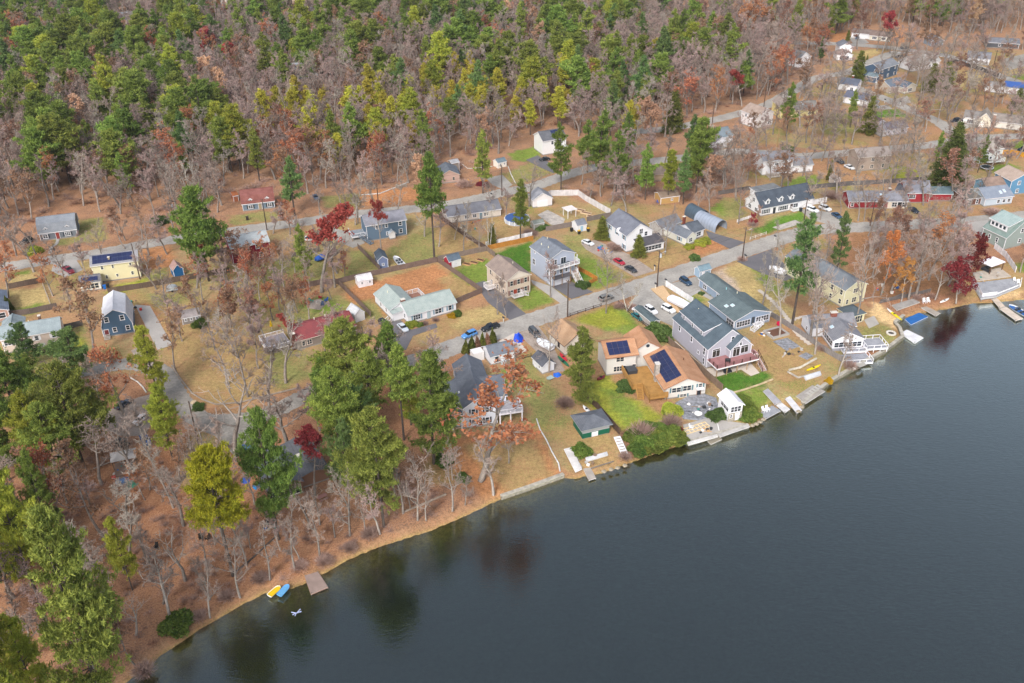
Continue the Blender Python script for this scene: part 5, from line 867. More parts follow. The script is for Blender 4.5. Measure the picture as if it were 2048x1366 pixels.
def bush_geo(seed, rx=1.5, rz=1.2, n=3000, size=.24, shell=.55, cone=0):
    g = np.random.default_rng(seed); d = unit(g.normal(size=(n, 3))); d[:, 2] = abs(d[:, 2])*1.0-.15
    bump = 1+.16*np.sin(d[:, 0]*5+seed)+.14*np.sin(d[:, 1]*6+d[:, 2]*4+seed); r = g.uniform(shell, 1, n)**.6*bump
    c = d*r[:, None]*np.array([rx, rx, rz]); c[:, 2] += rz*.25
    if cone: t = np.clip(c[:, 2]/(rz*1.25), 0, 1); c[:, :2] *= (1-t*.75)[:, None]
    return leaf_cards(c, g.uniform(.7, 1.4, n)*size, g)
def twig_bush(seed, n=1300, rx=1.5, rz=1.5):
    g = np.random.default_rng(seed+900); d = unit(g.normal(size=(n, 3))); d[:, 2] = abs(d[:, 2])+.15; d = unit(d); r = g.uniform(0, .75, n)
    c = d*r[:, None]*np.array([rx, rx, rz]); dd = unit(d+g.normal(0, .35, (n, 3))+np.array([0, 0, .3])); return tris_blades(c, dd, g.uniform(.35, .8, n), g.uniform(.03, .07, n), g)
TM = {}
def tree_mats():
    TM['bark'] = mat('bark_grey', '9a9088', rough=.95, var=.4, scale=1.2, fine=.25, fscale=6, objvar=.25); TM['barkd'] = mat('bark_dark', '5c524c', rough=.95, var=.4, scale=1.2, fine=.25, fscale=6, objvar=.2); TM['birch'] = mat('bark_birch', 'd6d0c4', rough=.9, var=.5, scale=2, fine=.2, fscale=8)
    TM['twig'] = mat('twigs', '9c8c82', rough=1, var=.3, scale=.4, objvar=.24, col2='8a766c'); TM['twigpink'] = mat('twigs_pinkish', '9c827c', rough=1, var=.3, scale=.4, objvar=.2, col2='a8948e'); TM['twiglight'] = mat('twigs_pale', 'aaa094', rough=1, var=.3, scale=.4, objvar=.15)
    TM['pine'] = leafmat('pine_needles', '5c7236', 'a0ae54', hue=.024, trans=.35); TM['pinedk'] = leafmat('pine_needles_deep', '4c683e', '869e5c', hue=.015, trans=.35); TM['pinelt'] = leafmat('pine_needles_bright', '84923a', 'c4c452', hue=.01, trans=.35); TM['yellowpine'] = leafmat('pine_needles_yellow', '9c983c', 'c4ba4a', objvar=.18, hue=.02)
    TM['pinegold'] = leafmat('pine_needles_golden', '767a1e', 'a8a030', hue=.01, trans=.3); TM['spruce'] = leafmat('spruce_needles', '3a4622', '68703a', hue=.01); TM['cedar'] = leafmat('cedar_foliage', '525a2a', '848840', hue=.015)
    TM['russet'] = leafmat('oak_leaves_russet', '98583c', 'bc8460', hue=.012); TM['red'] = leafmat('maple_leaves_red', '8e363a', 'b45450', hue=.01); TM['brown'] = leafmat('oak_leaves_brown', '84604c', 'a8846c', hue=.015); TM['tan'] = leafmat('beech_leaves_tan', 'c09878', 'd8b494', hue=.01); TM['orange'] = leafmat('leaves_orange', 'aa6a3c', 'c48c54', hue=.015); TM['darkred'] = leafmat('maple_leaves_dark_red', '5c2028', '8c3a3c', hue=.01)
    TM['shrubgreen'] = leafmat('shrub_leaves', '48622a', '7c8a40', hue=.03); TM['shrubdark'] = leafmat('rhododendron_leaves', '40582c', '6c8448', hue=.01); TM['shrubbrown'] = leafmat('bare_shrub_twigs', '9c8074', 'b89e94', trans=.2); TM['goldbush'] = leafmat('golden_shrub', 'b08a1c', 'd4ac2c')
KIT = {}     # kind -> list of (trunk mesh, crown mesh, joined mesh, nominal h)
def mkpine(kind, seeds, leaf, **kw):
    L = KIT.setdefault(kind, [])
    for s in seeds:
        segs, bl = pine_geo(s, **kw); tv = tubes(segs[:8], 7); bv = tubes(segs[8:], 3); v, f, m = join([(bl, 0), (bv, 1)])
        cr = npmesh('crown', v, f, [TM[leaf], TM['barkd']], m); tr = npmesh('trunk', tv[0], tv[1], [TM['barkd']])
        v, f, m = join([(bl, 0), (bv, 1), (tv, 1)]); L.append((tr, cr, npmesh(kind, v, f, [TM[leaf], TM['barkd']], m), kw.get('h', 20.)))
def mkbare(kind, seeds, leaf=None, bark='bark', twig='twig', **kw):
    L = KIT.setdefault(kind, [])
    for s in seeds:
        big, tw, lf = bare_geo(s, **kw); tv = tubes(big, 4); parts = [(tw, 0)]+([(lf, 1)] if lf is not None else []); v, f, m = join(parts); ms = [TM[twig]]+([TM[leaf]] if leaf else [])
        cr = npmesh('crown', v, f, ms, m); tr = npmesh('trunk', tv[0], tv[1], [TM[bark]]); v, f, m = join(parts+[(tv, len(ms))]); L.append((tr, cr, npmesh(kind, v, f, ms+[TM[bark]], m), kw.get('h', 18.)))
def make_kit():
    tree_mats()
    mkpine('pine_tree', (1, 2, 3, 4), 'pine', nb=76, rad=5.8, dens=1.1, wh=11, pk=.85); mkpine('bushy_pine_tree', (11, 12, 13), 'pine', nb=100, rad=6.6, cb=.2, tuft=7, dens=1.15, wh=12); mkpine('dark_pine_tree', (21, 22), 'pinedk', nb=84, rad=5.4, pk=.85); mkpine('bright_pine_tree', (31, 32), 'pinelt', nb=96, rad=5.4)
    mkpine('young_yellow_pine', (41, 42, 43), 'yellowpine', nb=56, rad=2.7, cb=.3, style='thin', dens=1.2, h=15.); mkpine('tall_pine_tree', (51, 52), 'pine', h=26., cb=.45, rad=5.8, nb=96, dens=1.); mkpine('spruce_tree', (61,), 'spruce', style='spruce', h=18., cb=.02, rad=5.0, nb=210, tuft=5)
    mkpine('near_pine_tree', (301, 302), 'pine', nb=84, rad=7., cb=.2, tuft=15, kw_size=.62, dens=1.4, wh=10, pk=.55); mkpine('near_bright_pine', (311, 312), 'pinelt', nb=84, rad=6.4, cb=.2, tuft=15, kw_size=.62, dens=1.4, wh=10, pk=.55); mkpine('olive_pine_tree', (331,), 'cedar', nb=84, rad=6.8, cb=.12, tuft=12, kw_size=.75, dens=1.3, wh=9); mkpine('near_dark_pine', (303,), 'pinedk', nb=80, rad=7., cb=.2, tuft=15, kw_size=.62, dens=1.4, wh=9); mkpine('pitch_pine_tree', (321,), 'pinegold', nb=110, rad=6.2, cb=.45, tuft=16, kw_size=.6, dens=1.2)
    mkpine('cedar_tree', (71, 72), 'cedar', style='spruce', h=10., cb=.03, rad=2.6, nb=120, tuft=5); mkpine('ragged_pine_tree', (81, 82), 'pinedk', h=26., cb=.3, rad=6.0, nb=56, dens=1.2)
    mkbare('bare_tree', (101, 102, 103, 104), n3=7, n4=6, tw=.11); mkbare('bare_tree_pinkish', (111, 112, 113), twig='twigpink', spread=4.6, n2=8, n3=8, n4=6, tw=.12); mkbare('bare_tree_pale', (121, 122), twig='twiglight', n3=7, n4=5, tw=.1); mkbare('slim_bare_tree', (131, 132), spread=3.2, h=16., n1=9, n3=8, n4=6, up=1.1, tw=.11)
    mkbare('wide_bare_tree', (141, 142), spread=7., h=18., cb=.22, n1=11, n2=8, n3=5, n4=3, up=.75, multi=1, tw=.085); mkbare('birch_tree', (151, 152), bark='birch', twig='twiglight', spread=3., h=15., n1=8, n3=6, n4=3, tw=.07, up=1.1, multi=2)
    mkbare('russet_oak_tree', (161, 162), leaf='russet', leaves=1500, spread=5.8, n3=4, n4=3, lsize=.42); mkbare('red_maple_tree', (171, 172), leaf='red', leaves=3800, spread=5.0, n3=5, n4=3, lsize=.42, leafbias=.4); mkbare('brown_oak_tree', (181, 182), leaf='brown', leaves=1500, spread=5.2, n3=5, n4=3, lsize=.42)
    mkbare('tan_beech_tree', (191, 192), leaf='tan', leaves=4200, spread=4.8, n3=4, n4=3, lsize=.42); mkbare('orange_oak_tree', (201,), leaf='orange', leaves=3400, spread=5., n3=4, n4=3, lsize=.38); mkbare('dark_red_maple', (211,), leaf='darkred', leaves=4200, spread=5., h=11., cb=.12, n3=4, n4=3, lsize=.42)
    mkbare('round_ornamental_tree', (221,), twig='twigpink', spread=3.2, h=9., cb=.25, n1=12, n2=8, n3=8, n4=5, tw=.05)
    mkbare('snag_tree', (231, 232), bark='bark', twig='twiglight', spread=5.5, h=16., n1=9, n2=4, n3=2, n4=1, tw=.05)
    for kind, leaf, kw in (('green_shrub', 'shrubgreen', {}), ('dark_shrub', 'shrubdark', {}), ('bare_shrub', 'shrubbrown', {}), ('golden_shrub', 'goldbush', {}), ('clipped_conifer', 'cedar', dict(rx=1., rz=3.2, cone=1, n=3400)), ('brown_conifer', 'brown', dict(rx=1., rz=3.0, cone=1, n=1800)), ('yellow_bush', 'pinelt', {}), ('red_shrub', 'darkred', {})):
        L = KIT.setdefault(kind, [])
        for s in (1, 2):
            v, f = bush_geo(s*7+len(kind), **kw) if kind != 'bare_shrub' else twig_bush(s)
            L.append((None, None, npmesh(kind, v, f, [TM[leaf]]), 1.75 if kw.get('cone') is None else 4.)) 
TREES = []
def plant(kind, x, y, h, w=1., split=True, label=None, cat=None, group=None, name=None, rz=None, zs=-.05):
    L = KIT[kind]; tr, cr, jo, nh = L[rnd.randrange(len(L))]; s = h/nh; a = rnd.random()*6.28 if rz is None else rz
    nm = name or {'bare_tree_pinkish': 'bare_tree', 'bare_tree_pale': 'bare_tree', 'dark_pine_tree': 'pine_tree', 'bright_pine_tree': 'pine_tree', 'ragged_pine_tree': 'pine_tree', 'near_pine_tree': 'pine_tree', 'near_bright_pine': 'pine_tree', 'near_dark_pine': 'pine_tree', 'olive_pine_tree': 'pine_tree', 'pitch_pine_tree': 'pine_tree', 'bushy_pine_tree': 'pine_tree', 'tall_pine_tree': 'pine_tree', 'slim_bare_tree': 'bare_tree', 'wide_bare_tree': 'bare_tree', 'snag_tree': 'bare_tree', 'young_yellow_pine': 'pine_tree'}.get(kind, kind)
    if tr is None or not split:
        o = link(nm, jo, None, (x, y, zs), a)
    else:
        o = link(nm, None, None, (x, y, zs), a); o.empty_display_size = .5; link('trunk', tr, o); link('crown', cr, o)
    o.scale = (s*w, s*w, s); tag(o, label, cat or ('shrub' if 'shrub' in kind or 'bush' in kind or 'conifer' in kind else 'tree'), group); return o
# ---------------------------------------------------------------- planting
HAND = '''
brown_oak_tree 188 716 560 1.15|bare_tree 128 557 476 1|bare_tree 16 510 425 1|bare_tree 33 512 395 1|brown_oak_tree 250 497 415 1|bare_tree 330 601 505 .8|bare_tree 183 492 464 1.2|brown_oak_tree 402 640 548 1.1|russet_oak_tree 462 655 572 1|bare_tree_pinkish 500 650 565 1.2|brown_oak_tree 520 600 522 1|bare_tree_pinkish 438 615 530 1.1
red_maple_tree 644 585 400 1.1|bare_tree_pinkish 670 575 482 1.25|pine_tree 612 569 450 .7|bushy_pine_tree 418 562 376 .85|dark_pine_tree 590 432 316 1.1|bare_tree_pale 711 450 345 1|bare_tree 683 414 342 .9|bare_tree 692 417 352 .9|tan_beech_tree 855 402 312 1.2|birch_tree 384 402 312 1|birch_tree 398 402 318 .9|bare_tree 496 794 655 .9|bare_tree 541 830 650 .8|bare_tree_pale 572 766 606 1
snag_tree 473 913 712 1.3|brown_oak_tree 350 738 620 .8|russet_oak_tree 248 828 690 1|bright_pine_tree 318 800 655 .75|bright_pine_tree 345 915 768 .85|bushy_pine_tree 50 880 706 .95|bushy_pine_tree 168 935 732 1|bushy_pine_tree 20 960 800 1|bright_pine_tree 95 960 782 1|bushy_pine_tree 128 975 810 .9|near_bright_pine 75 1190 915 .55|brown_oak_tree 208 1075 885 .8|russet_oak_tree 130 1050 885 .8
near_pine_tree 212 1420 1018 .6|near_bright_pine 30 1530 1180 .72|near_pine_tree -25 1290 1030 .55|near_bright_pine 120 1640 1340 .75|pitch_pine_tree 466 1152 903 .72|snag_tree 371 1162 1042 1.2|bare_tree_pale 493 1131 1005 .8|snag_tree 272 1271 1190 1.3|snag_tree 327 1208 1122 1.2|bare_tree 391 987 885 .6|bare_tree_pale 347 1016 862 .7|pine_tree 558 1079 822 .62|bare_tree 620 1053 925 .9
pine_tree 768 1054 813 .8|slim_bare_tree 806 1027 880 .8|slim_bare_tree 789 996 878 1|bare_tree 852 1041 955 .8|pine_tree 868 928 703 .9|tall_pine_tree 808 880 690 .75|russet_oak_tree 962 962 742 1.4|bare_tree 987 990 868 1.1|red_maple_tree 630 990 862 1.05|bushy_pine_tree 685 935 738 .78|bushy_pine_tree 702 800 634 .95|pine_tree 785 775 648 1|dark_pine_tree 700 990 848 .9
dark_pine_tree 722 900 770 .9|bushy_pine_tree 745 850 700 .85|bright_pine_tree 822 850 735 .9|wide_bare_tree 1098 745 622 .75|wide_bare_tree 1212 626 502 .75|birch_tree 1257 621 543 1|bare_tree_pinkish 1101 595 498 .8|bare_tree 1013 636 548 .7|bare_tree 995 629 545 .9|wide_bare_tree 1330 507 415 .9|cedar_tree 1278 514 470 1.35|cedar_tree 1202 479 433 1.3|pine_tree 1041 483 360 .8
birch_tree 979 496 398 .6|birch_tree 993 492 452 .6|wide_bare_tree 958 502 437 .9|cedar_tree 984 492 448 .9|tall_pine_tree 869 521 308 .72|bare_tree_pale 928 504 395 .7|bare_tree 909 479 405 .8|red_maple_tree 762 498 400 .8|bare_tree 716 447 340 .8|pine_tree 966 387 260 .85|pine_tree 1122 380 248 .8|bare_tree 1419 432 325 .9|bare_tree 1396 431 350 .7|wide_bare_tree 1477 448 350 .8|red_maple_tree 1500 479 425 .7|brown_oak_tree 1512 448 410 .8
bare_tree 1540 361 290 1|bare_tree 1563 370 290 .9|bare_tree 1605 353 298 .9|cedar_tree 1657 360 320 .6|pine_tree 1572 273 166 .72|bushy_pine_tree 1392 385 238 .8|dark_pine_tree 1366 408 300 .8|cedar_tree 1348 264 182 1.05|cedar_tree 1735 267 192 1.0|wide_bare_tree 1642 285 200 1|spruce_tree 1893 379 244 1.2|bare_tree_pale 1716 442 335 .8|bare_tree 1728 441 345 .8|bare_tree_pale 1928 446 368 .7|wide_bare_tree 1872 430 393 1.4|bare_tree 1810 458 395 .7
bare_tree 1756 348 272 .8|bare_tree 1768 348 280 .8|bare_tree 1788 362 275 .8|bare_tree 1712 350 285 .9|bare_tree 1832 340 275 .9|bare_tree 1815 357 285 .9|bare_tree_pinkish 1850 350 290 1|bare_tree 1974 281 225 1|bare_tree 2004 303 232 .8|bare_tree 1813 151 82 1.1|red_maple_tree 1762 115 24 1.1|bare_tree 1754 102 38 .9|bare_tree 1780 107 45 .9|cedar_tree 1712 169 102 1.1|cedar_tree 1860 184 127 1.5|cedar_tree 1888 180 124 1.5
wide_bare_tree 1875 245 160 1|bare_tree 1850 236 168 1|bare_tree 1897 246 182 1|cedar_tree 2032 218 176 1.5|bare_tree 1945 213 155 1.1|bare_tree 2029 165 108 1|bare_tree 1991 160 100 1|bare_tree 1907 155 112 1|ragged_pine_tree 1584 652 428 .8|ragged_pine_tree 1668 575 426 .62|bare_tree_pale 1524 613 452 .6|bare_tree_pale 1559 674 495 .7|wide_bare_tree 1620 679 488 .7|slim_bare_tree 1630 708 560 .8
slim_bare_tree 1677 752 640 .9|wide_bare_tree 1712 646 478 .65|orange_oak_tree 1762 590 466 .85|orange_oak_tree 1802 606 515 .9|bare_tree 1817 599 468 1|bare_tree 1832 592 452 1|bare_tree 1857 560 440 1|bare_tree 1798 560 452 1|bare_tree_pinkish 1882 548 440 1|bare_tree 1780 525 430 1|bare_tree_pinkish 1905 525 442 1|dark_red_maple 1912 607 528 1.1|dark_red_maple 1932 560 478 .8|brown_oak_tree 2040 545 455 .9|olive_pine_tree 1160 802 660 .85
bare_tree 1745 555 455 1|bare_tree_pinkish 1840 530 430 1|bare_tree 1735 520 448 .9|bare_tree 1870 600 500 .8|bare_tree 140 625 555 1|bare_tree_pinkish 455 560 480 1|bare_tree_pinkish 560 620 540 1|bare_tree 590 545 470 1|russet_oak_tree 690 560 505 .9|bare_tree 300 560 470 .8|brown_oak_tree 285 480 400 .9|bare_tree 350 470 385 1|bare_tree_pinkish 870 720 655 1.2|tan_beech_tree 850 750 690 1.2|russet_oak_tree 660 890 820 1
bare_tree 430 700 590 .9|bare_tree 455 770 640 1|red_maple_tree 590 690 628 1.2|bare_tree 640 430 350 1|bare_tree 560 450 400 .9|bare_tree_pinkish 480 610 545 1.2|brown_oak_tree 560 530 480 .9|pine_tree 1232 390 262 .9|pine_tree 1175 345 240 .9|pine_tree 1290 400 290 .8|bright_pine_tree 1335 405 300 .7|pine_tree 1255 335 225 .9|slim_bare_tree 1350 400 330 1|bare_tree 880 870 790 .7|bare_tree 905 960 880 1
bare_tree_pinkish 600 1120 1050 1|bare_tree_pinkish 670 1075 1000 1|bare_tree 730 1060 980 .9|bare_tree_pinkish 560 1100 1030 1|bare_tree 430 1090 1000 .8|bare_tree 300 1120 1020 .8|bare_tree 250 1150 1050 .8|brown_oak_tree 270 1330 1240 .9|bare_tree 420 1200 1110 .8|bare_tree_pinkish 820 1020 950 1|brown_oak_tree 100 1130 1030 .8|bare_tree 60 1060 960 .9|brown_oak_tree 300 980 890 .8|bare_tree 260 930 850 .8|snag_tree 640 1050 970 1
russet_oak_tree 290 1000 930 .8|bare_tree 930 1010 950 1|bare_tree_pale 700 1030 930 1|bare_tree 180 1250 1130 .8|brown_oak_tree 150 1330 1230 .8
dark_pine_tree 30 1110 905 .8|near_pine_tree 108 1085 905 .5|bright_pine_tree 265 1180 1035 .6|brown_oak_tree 140 1270 1160 .7|bright_pine_tree 85 1420 1240 .7|dark_pine_tree 5 850 740 1|bright_pine_tree 205 870 780 .8|bare_tree_pinkish 1655 340 275 1|bare_tree 1690 330 268 .9|bare_tree_pinkish 1480 290 225 .9|bare_tree 1620 300 235 .8|russet_oak_tree 1500 300 255 .8|bare_tree 1960 395 330 .8|bare_tree 1840 395 335 .8|bare_tree_pinkish 1680 430 360 .8
bare_tree 1640 440 370 .8|bare_tree 1900 200 150 1|bare_tree 1935 190 140 1|bare_tree 1675 235 170 .9|bare_tree 1650 215 150 .9|bare_tree 1620 225 165 .9|cedar_tree 1692 100 60 .8|bare_tree 1720 75 15 1|bare_tree 1985 225 165 1|wide_bare_tree 700 1072 945 .8|bare_tree 905 1022 900 .9|wide_bare_tree 835 1040 905 .8|bare_tree 640 1115 990 .8|bare_tree 590 1140 1010 .8|bare_tree_pinkish 760 1068 950 .9|bare_tree 540 1160 1040 .8|bare_tree_pinkish 652 712 612 1|bare_tree_pinkish 690 690 600 1|bare_tree 420 1235 1110 .8|bare_tree 480 1195 1070 .8|near_pine_tree 735 1000 845 .6|pine_tree 1700 255 180 .8|pine_tree 1955 345 270 .7|dark_pine_tree 1640 130 75 .8|pine_tree 1870 330 262 .7'''
SHRUBS = '''clipped_conifer 932 707 4.4 1|clipped_conifer 944 701 4.6 1|brown_conifer 955 698 4.2 1|clipped_conifer 965 694 4.4 .9|brown_conifer 975 691 4.2 1|clipped_conifer 986 688 5 1.1|dark_shrub 1314 668 3.4 1.1|dark_shrub 1323 674 3.4 1.1|dark_shrub 1252 777 2 1.4|yellow_bush 1341 826 3. .9|cedar_bush 1434 834 2.6 1.|bare_shrub 1284 872 4.2 1.1|bare_shrub 1342 852 3.6 1
green_shrub 1272 880 2.4 1.4|green_shrub 1290 888 2.6 1.4|green_shrub 1308 884 2.6 1.4|green_shrub 1325 878 2.6 1.4|green_shrub 1342 872 2.4 1.4|green_shrub 1277 900 1.9 1.5|green_shrub 1300 897 1.9 1.5|green_shrub 1322 890 1.9 1.4|green_shrub 1356 880 2. 1.3|green_shrub 1310 862 2.6 1.3|red_shrub 1350 862 1.5 1.3|green_shrub 1165 906 2.6 1|golden_shrub 1658 764 1.5 .8
green_shrub 1480 800 1.5 1.7|green_shrub 1492 815 1.6 1.7|green_shrub 1500 832 1.8 1.5|green_shrub 1487 835 1.5 1.4|yellow_bush 823 652 1.9 1|green_shrub 840 651 1.3 1|bare_shrub 850 649 1.4 1|bare_shrub 871 642 1.5 1|golden_shrub 905 633 1.5 1|green_shrub 914 631 2 .8|dark_shrub 78 704 1.3 1.3|bare_shrub 94 702 1.9 1.1|dark_shrub 108 701 1. 1.4|yellow_bush 122 698 2.6 1.1|yellow_bush 1379 496 1.9 1|yellow_bush 1402 489 1.9 1.2|yellow_bush 1411 485 2. 1.1
dark_shrub 1389 518 1.7 1.2|dark_shrub 1166 573 2.2 1|clipped_conifer 20 623 5 1.2|green_shrub 401 652 2.6 .9|dark_shrub 397 817 1.6 1.1|bare_shrub 288 1345 2.4 1.2|bare_shrub 650 1125 2 1.4|bare_shrub 700 1098 1.8 1.3|bare_shrub 600 1135 1.8 1.4|bare_shrub 520 1160 2 1.3|bare_shrub 455 1195 2 1.3|bare_shrub 740 1070 2 1.4|bare_shrub 400 1235 1.8 1.3|green_shrub 356 1255 3.2 1|bare_shrub 1232 500 2 1.6|bare_shrub 1222 492 1.6 1.4
bare_shrub 1700 735 2.2 1.2|bare_shrub 1645 700 1.8 1.3|bare_shrub 1985 428 2.4 2|bare_shrub 1505 450 2 1.3|bare_shrub 1662 395 3 1.8|bare_shrub 1610 405 2 1.4|bare_shrub 1250 915 1.6 1.3|bare_shrub 1484 520 1.5 1.5|bare_shrub 1240 615 1.8 1.6|bare_shrub 1265 618 1.8 1.4|green_shrub 890 925 3 .8|green_shrub 925 960 2 .9|bare_shrub 1130 810 2.4 1.4|dark_shrub 1080 455 1.6 2|bare_shrub 1060 470 2 2|green_shrub 1575 300 2.2 1.2|yellow_bush 70 505 3 1|dark_shrub 320 445 2.6 1.3
clipped_conifer 1722 120 3 .8|clipped_conifer 1728 122 3 .8|clipped_conifer 1734 120 3 .8|dark_shrub 1452 585 1 1.2|dark_shrub 1428 592 1 1.2|dark_shrub 1403 588 .9 1.1|red_shrub 965 370 1.6 1.4|bare_shrub 930 372 3 1.6'''
TMAP = {0: 'pPPBBP.PPBPPpPPpOPpPBBPBBBpBpBTB', 32: 'PpPBBPppPBpPpPPPBPpPBBBOBBpBpBTB', 64: 'OpPPPPPpBPpBPpPOpPpBBPpBBORBPpBO', 96: 'PPPPPPRRPPBPBPPPBPBBYPpBBBOB....', 128: 'PPPPPPBBPpBPpYYPpYYPPBBBOBB.....', 160: 'PPPPPPTBBBYYBYYYPYPpPpBRBBB.....',
        192: 'PPBPPPPBYYYYYYYYYYYpPBBBBB......', 224: 'PPBPPPPBYYYYYPpBYYBYPBBBBB......', 256: 'BPOPPPPBOYBYYpBBBBppppPBBB......', 288: 'BPBPpPPPBOPOBpBBBBppppBBBB......', 320: 'BPBPpBBBOpBBBTBBBBpppBBBBB......', 352: 'BBpBPpBBBOBBBTBBBBBBpBBBBB......', 384: 'BBBpBBBBBBBBBBBBBBBBBBBBBB......', 416: 'BBBBBBBBBBBBBBBBBBBBBBBBBB......'}
MIX = {'P': [('bushy_pine_tree', 20), ('pine_tree', 12), ('dark_pine_tree', 3), ('bright_pine_tree', 4), ('B', 61)], 'p': [('pine_tree', 11), ('dark_pine_tree', 4), ('B', 85)], 'Y': [('young_yellow_pine', 48), ('bright_pine_tree', 1), ('dark_pine_tree', 1), ('slim_bare_tree', 34), ('B', 30)],
       'B': [('bare_tree_pinkish', 34), ('bare_tree', 34), ('bare_tree_pale', 12), ('slim_bare_tree', 6), ('brown_oak_tree', 5), ('dark_pine_tree', 1), ('pine_tree', 2), ('russet_oak_tree', 2), ('tan_beech_tree', 1)], 'O': [('russet_oak_tree', 30), ('brown_oak_tree', 14), ('B', 56)], 'R': [('red_maple_tree', 30), ('russet_oak_tree', 10), ('B', 60)], 'T': [('tan_beech_tree', 28), ('brown_oak_tree', 12), ('B', 60)]}
WOODS = [[(-300, 500), (-100, 478), (20, 458), (60, 448), (75, 418), (155, 412), (200, 430), (330, 445), (400, 440), (455, 425), (462, 390), (478, 372), (545, 366), (565, 395), (640, 392), (700, 385), (820, 372), (890, 360), (900, 332), (960, 325), (995, 318), (1015, 305), (1060, 280), (1080, 262), (1140, 262), (1180, 300), (1250, 312), (1290, 300), (1330, 285), (1400, 250), (1420, 232), (1480, 215), (1540, 200), (1600, 165), (1640, 140), (1655, 100), (1690, 62), (1770, 52), (1850, 62), (1900, 72), (1960, 72), (2060, 60), (2300, 50), (2300, -60), (-300, -60)],
         [(1115, 372), (1165, 352), (1215, 341), (1300, 335), (1380, 322), (1430, 330), (1480, 345), (1490, 385), (1465, 412), (1400, 400), (1375, 390), (1300, 412), (1215, 415), (1160, 395), (1125, 392)]]
SHORTN = {'ranch_house': 'mint-roofed ranch', 'cape_house': 'white cape with dormers', 'white_annex': 'white annex by pale fence', 'cottage': 'small white cottage', 'split_level_house': 'peach split-level house', 'white_duplex': 'white duplex', 'storage_shed': None, 'arched_shelter': None, 'detached_garage': 'small white garage',
          'hillside_house': 'white hillside house', 'three_storey_house': 'three-storey grey-blue house', 'colonial_house': 'cream colonial', 'blue_house': 'slate blue house', 'far_top_house': None, 'far_small_house': None, 'far_barn': None, 'far_blue_house': None, 'far_grey_house': None, 'far_tan_block': None, 'far_white_block': None, 'hazy_grey_roof_house': 'hazy grey-roofed house'}
PHR = {'pine_tree': 'green pine', 'bushy_pine_tree': 'broad bushy green pine', 'near_pine_tree': 'big dense green pine', 'near_bright_pine': 'big yellow-green pine', 'near_dark_pine': 'big deep green pine', 'olive_pine_tree': 'broad olive-green pine', 'pitch_pine_tree': 'golden-green high-crowned pine', 'dark_pine_tree': 'dark green pine', 'bright_pine_tree': 'yellow-green pine', 'young_yellow_pine': 'slim yellowish young pine', 'tall_pine_tree': 'tall long-trunked pine', 'spruce_tree': 'large conical dark spruce', 'cedar_tree': 'dense dark evergreen', 'ragged_pine_tree': 'tall ragged pine',
       'bare_tree': 'bare grey tree', 'bare_tree_pinkish': 'bare pinkish-brown tree', 'bare_tree_pale': 'pale-limbed bare tree', 'slim_bare_tree': 'slim bare tree', 'wide_bare_tree': 'wide spreading bare tree', 'birch_tree': 'white-barked birch', 'russet_oak_tree': 'russet-leaved oak', 'red_maple_tree': 'red-leaved tree', 'brown_oak_tree': 'brown-leaved oak', 'tan_beech_tree': 'pale tan-leaved tree',
       'orange_oak_tree': 'orange-leaved tree', 'dark_red_maple': 'dark wine-red tree', 'snag_tree': 'whitish dead tree', 'green_shrub': 'green leafy shrub', 'dark_shrub': 'dark green shrub', 'bare_shrub': 'bare brown shrub', 'golden_shrub': 'golden yellow shrub', 'clipped_conifer': 'columnar conifer', 'brown_conifer': 'browned columnar conifer', 'yellow_bush': 'yellow-green round bush', 'red_shrub': 'red-leaved shrub'}
ORD = ['first', 'second', 'third', 'fourth', 'fifth', 'sixth', 'seventh', 'eighth', 'ninth', 'tenth', 'eleventh', 'twelfth', '13th', '14th', '15th', '16th', '17th', '18th', '19th', '20th']+['%dth' % i for i in range(21, 90)]
CNT = ['', 'one', 'two', 'three', 'four', 'five', 'six', 'seven', 'eight', 'nine', 'ten', 'eleven', 'twelve']+[str(i) for i in range(13, 90)]
_b = ['bare_tree', 'bare_tree_pinkish', 'bare_tree', 'wide_bare_tree', 'bare_tree_pale']
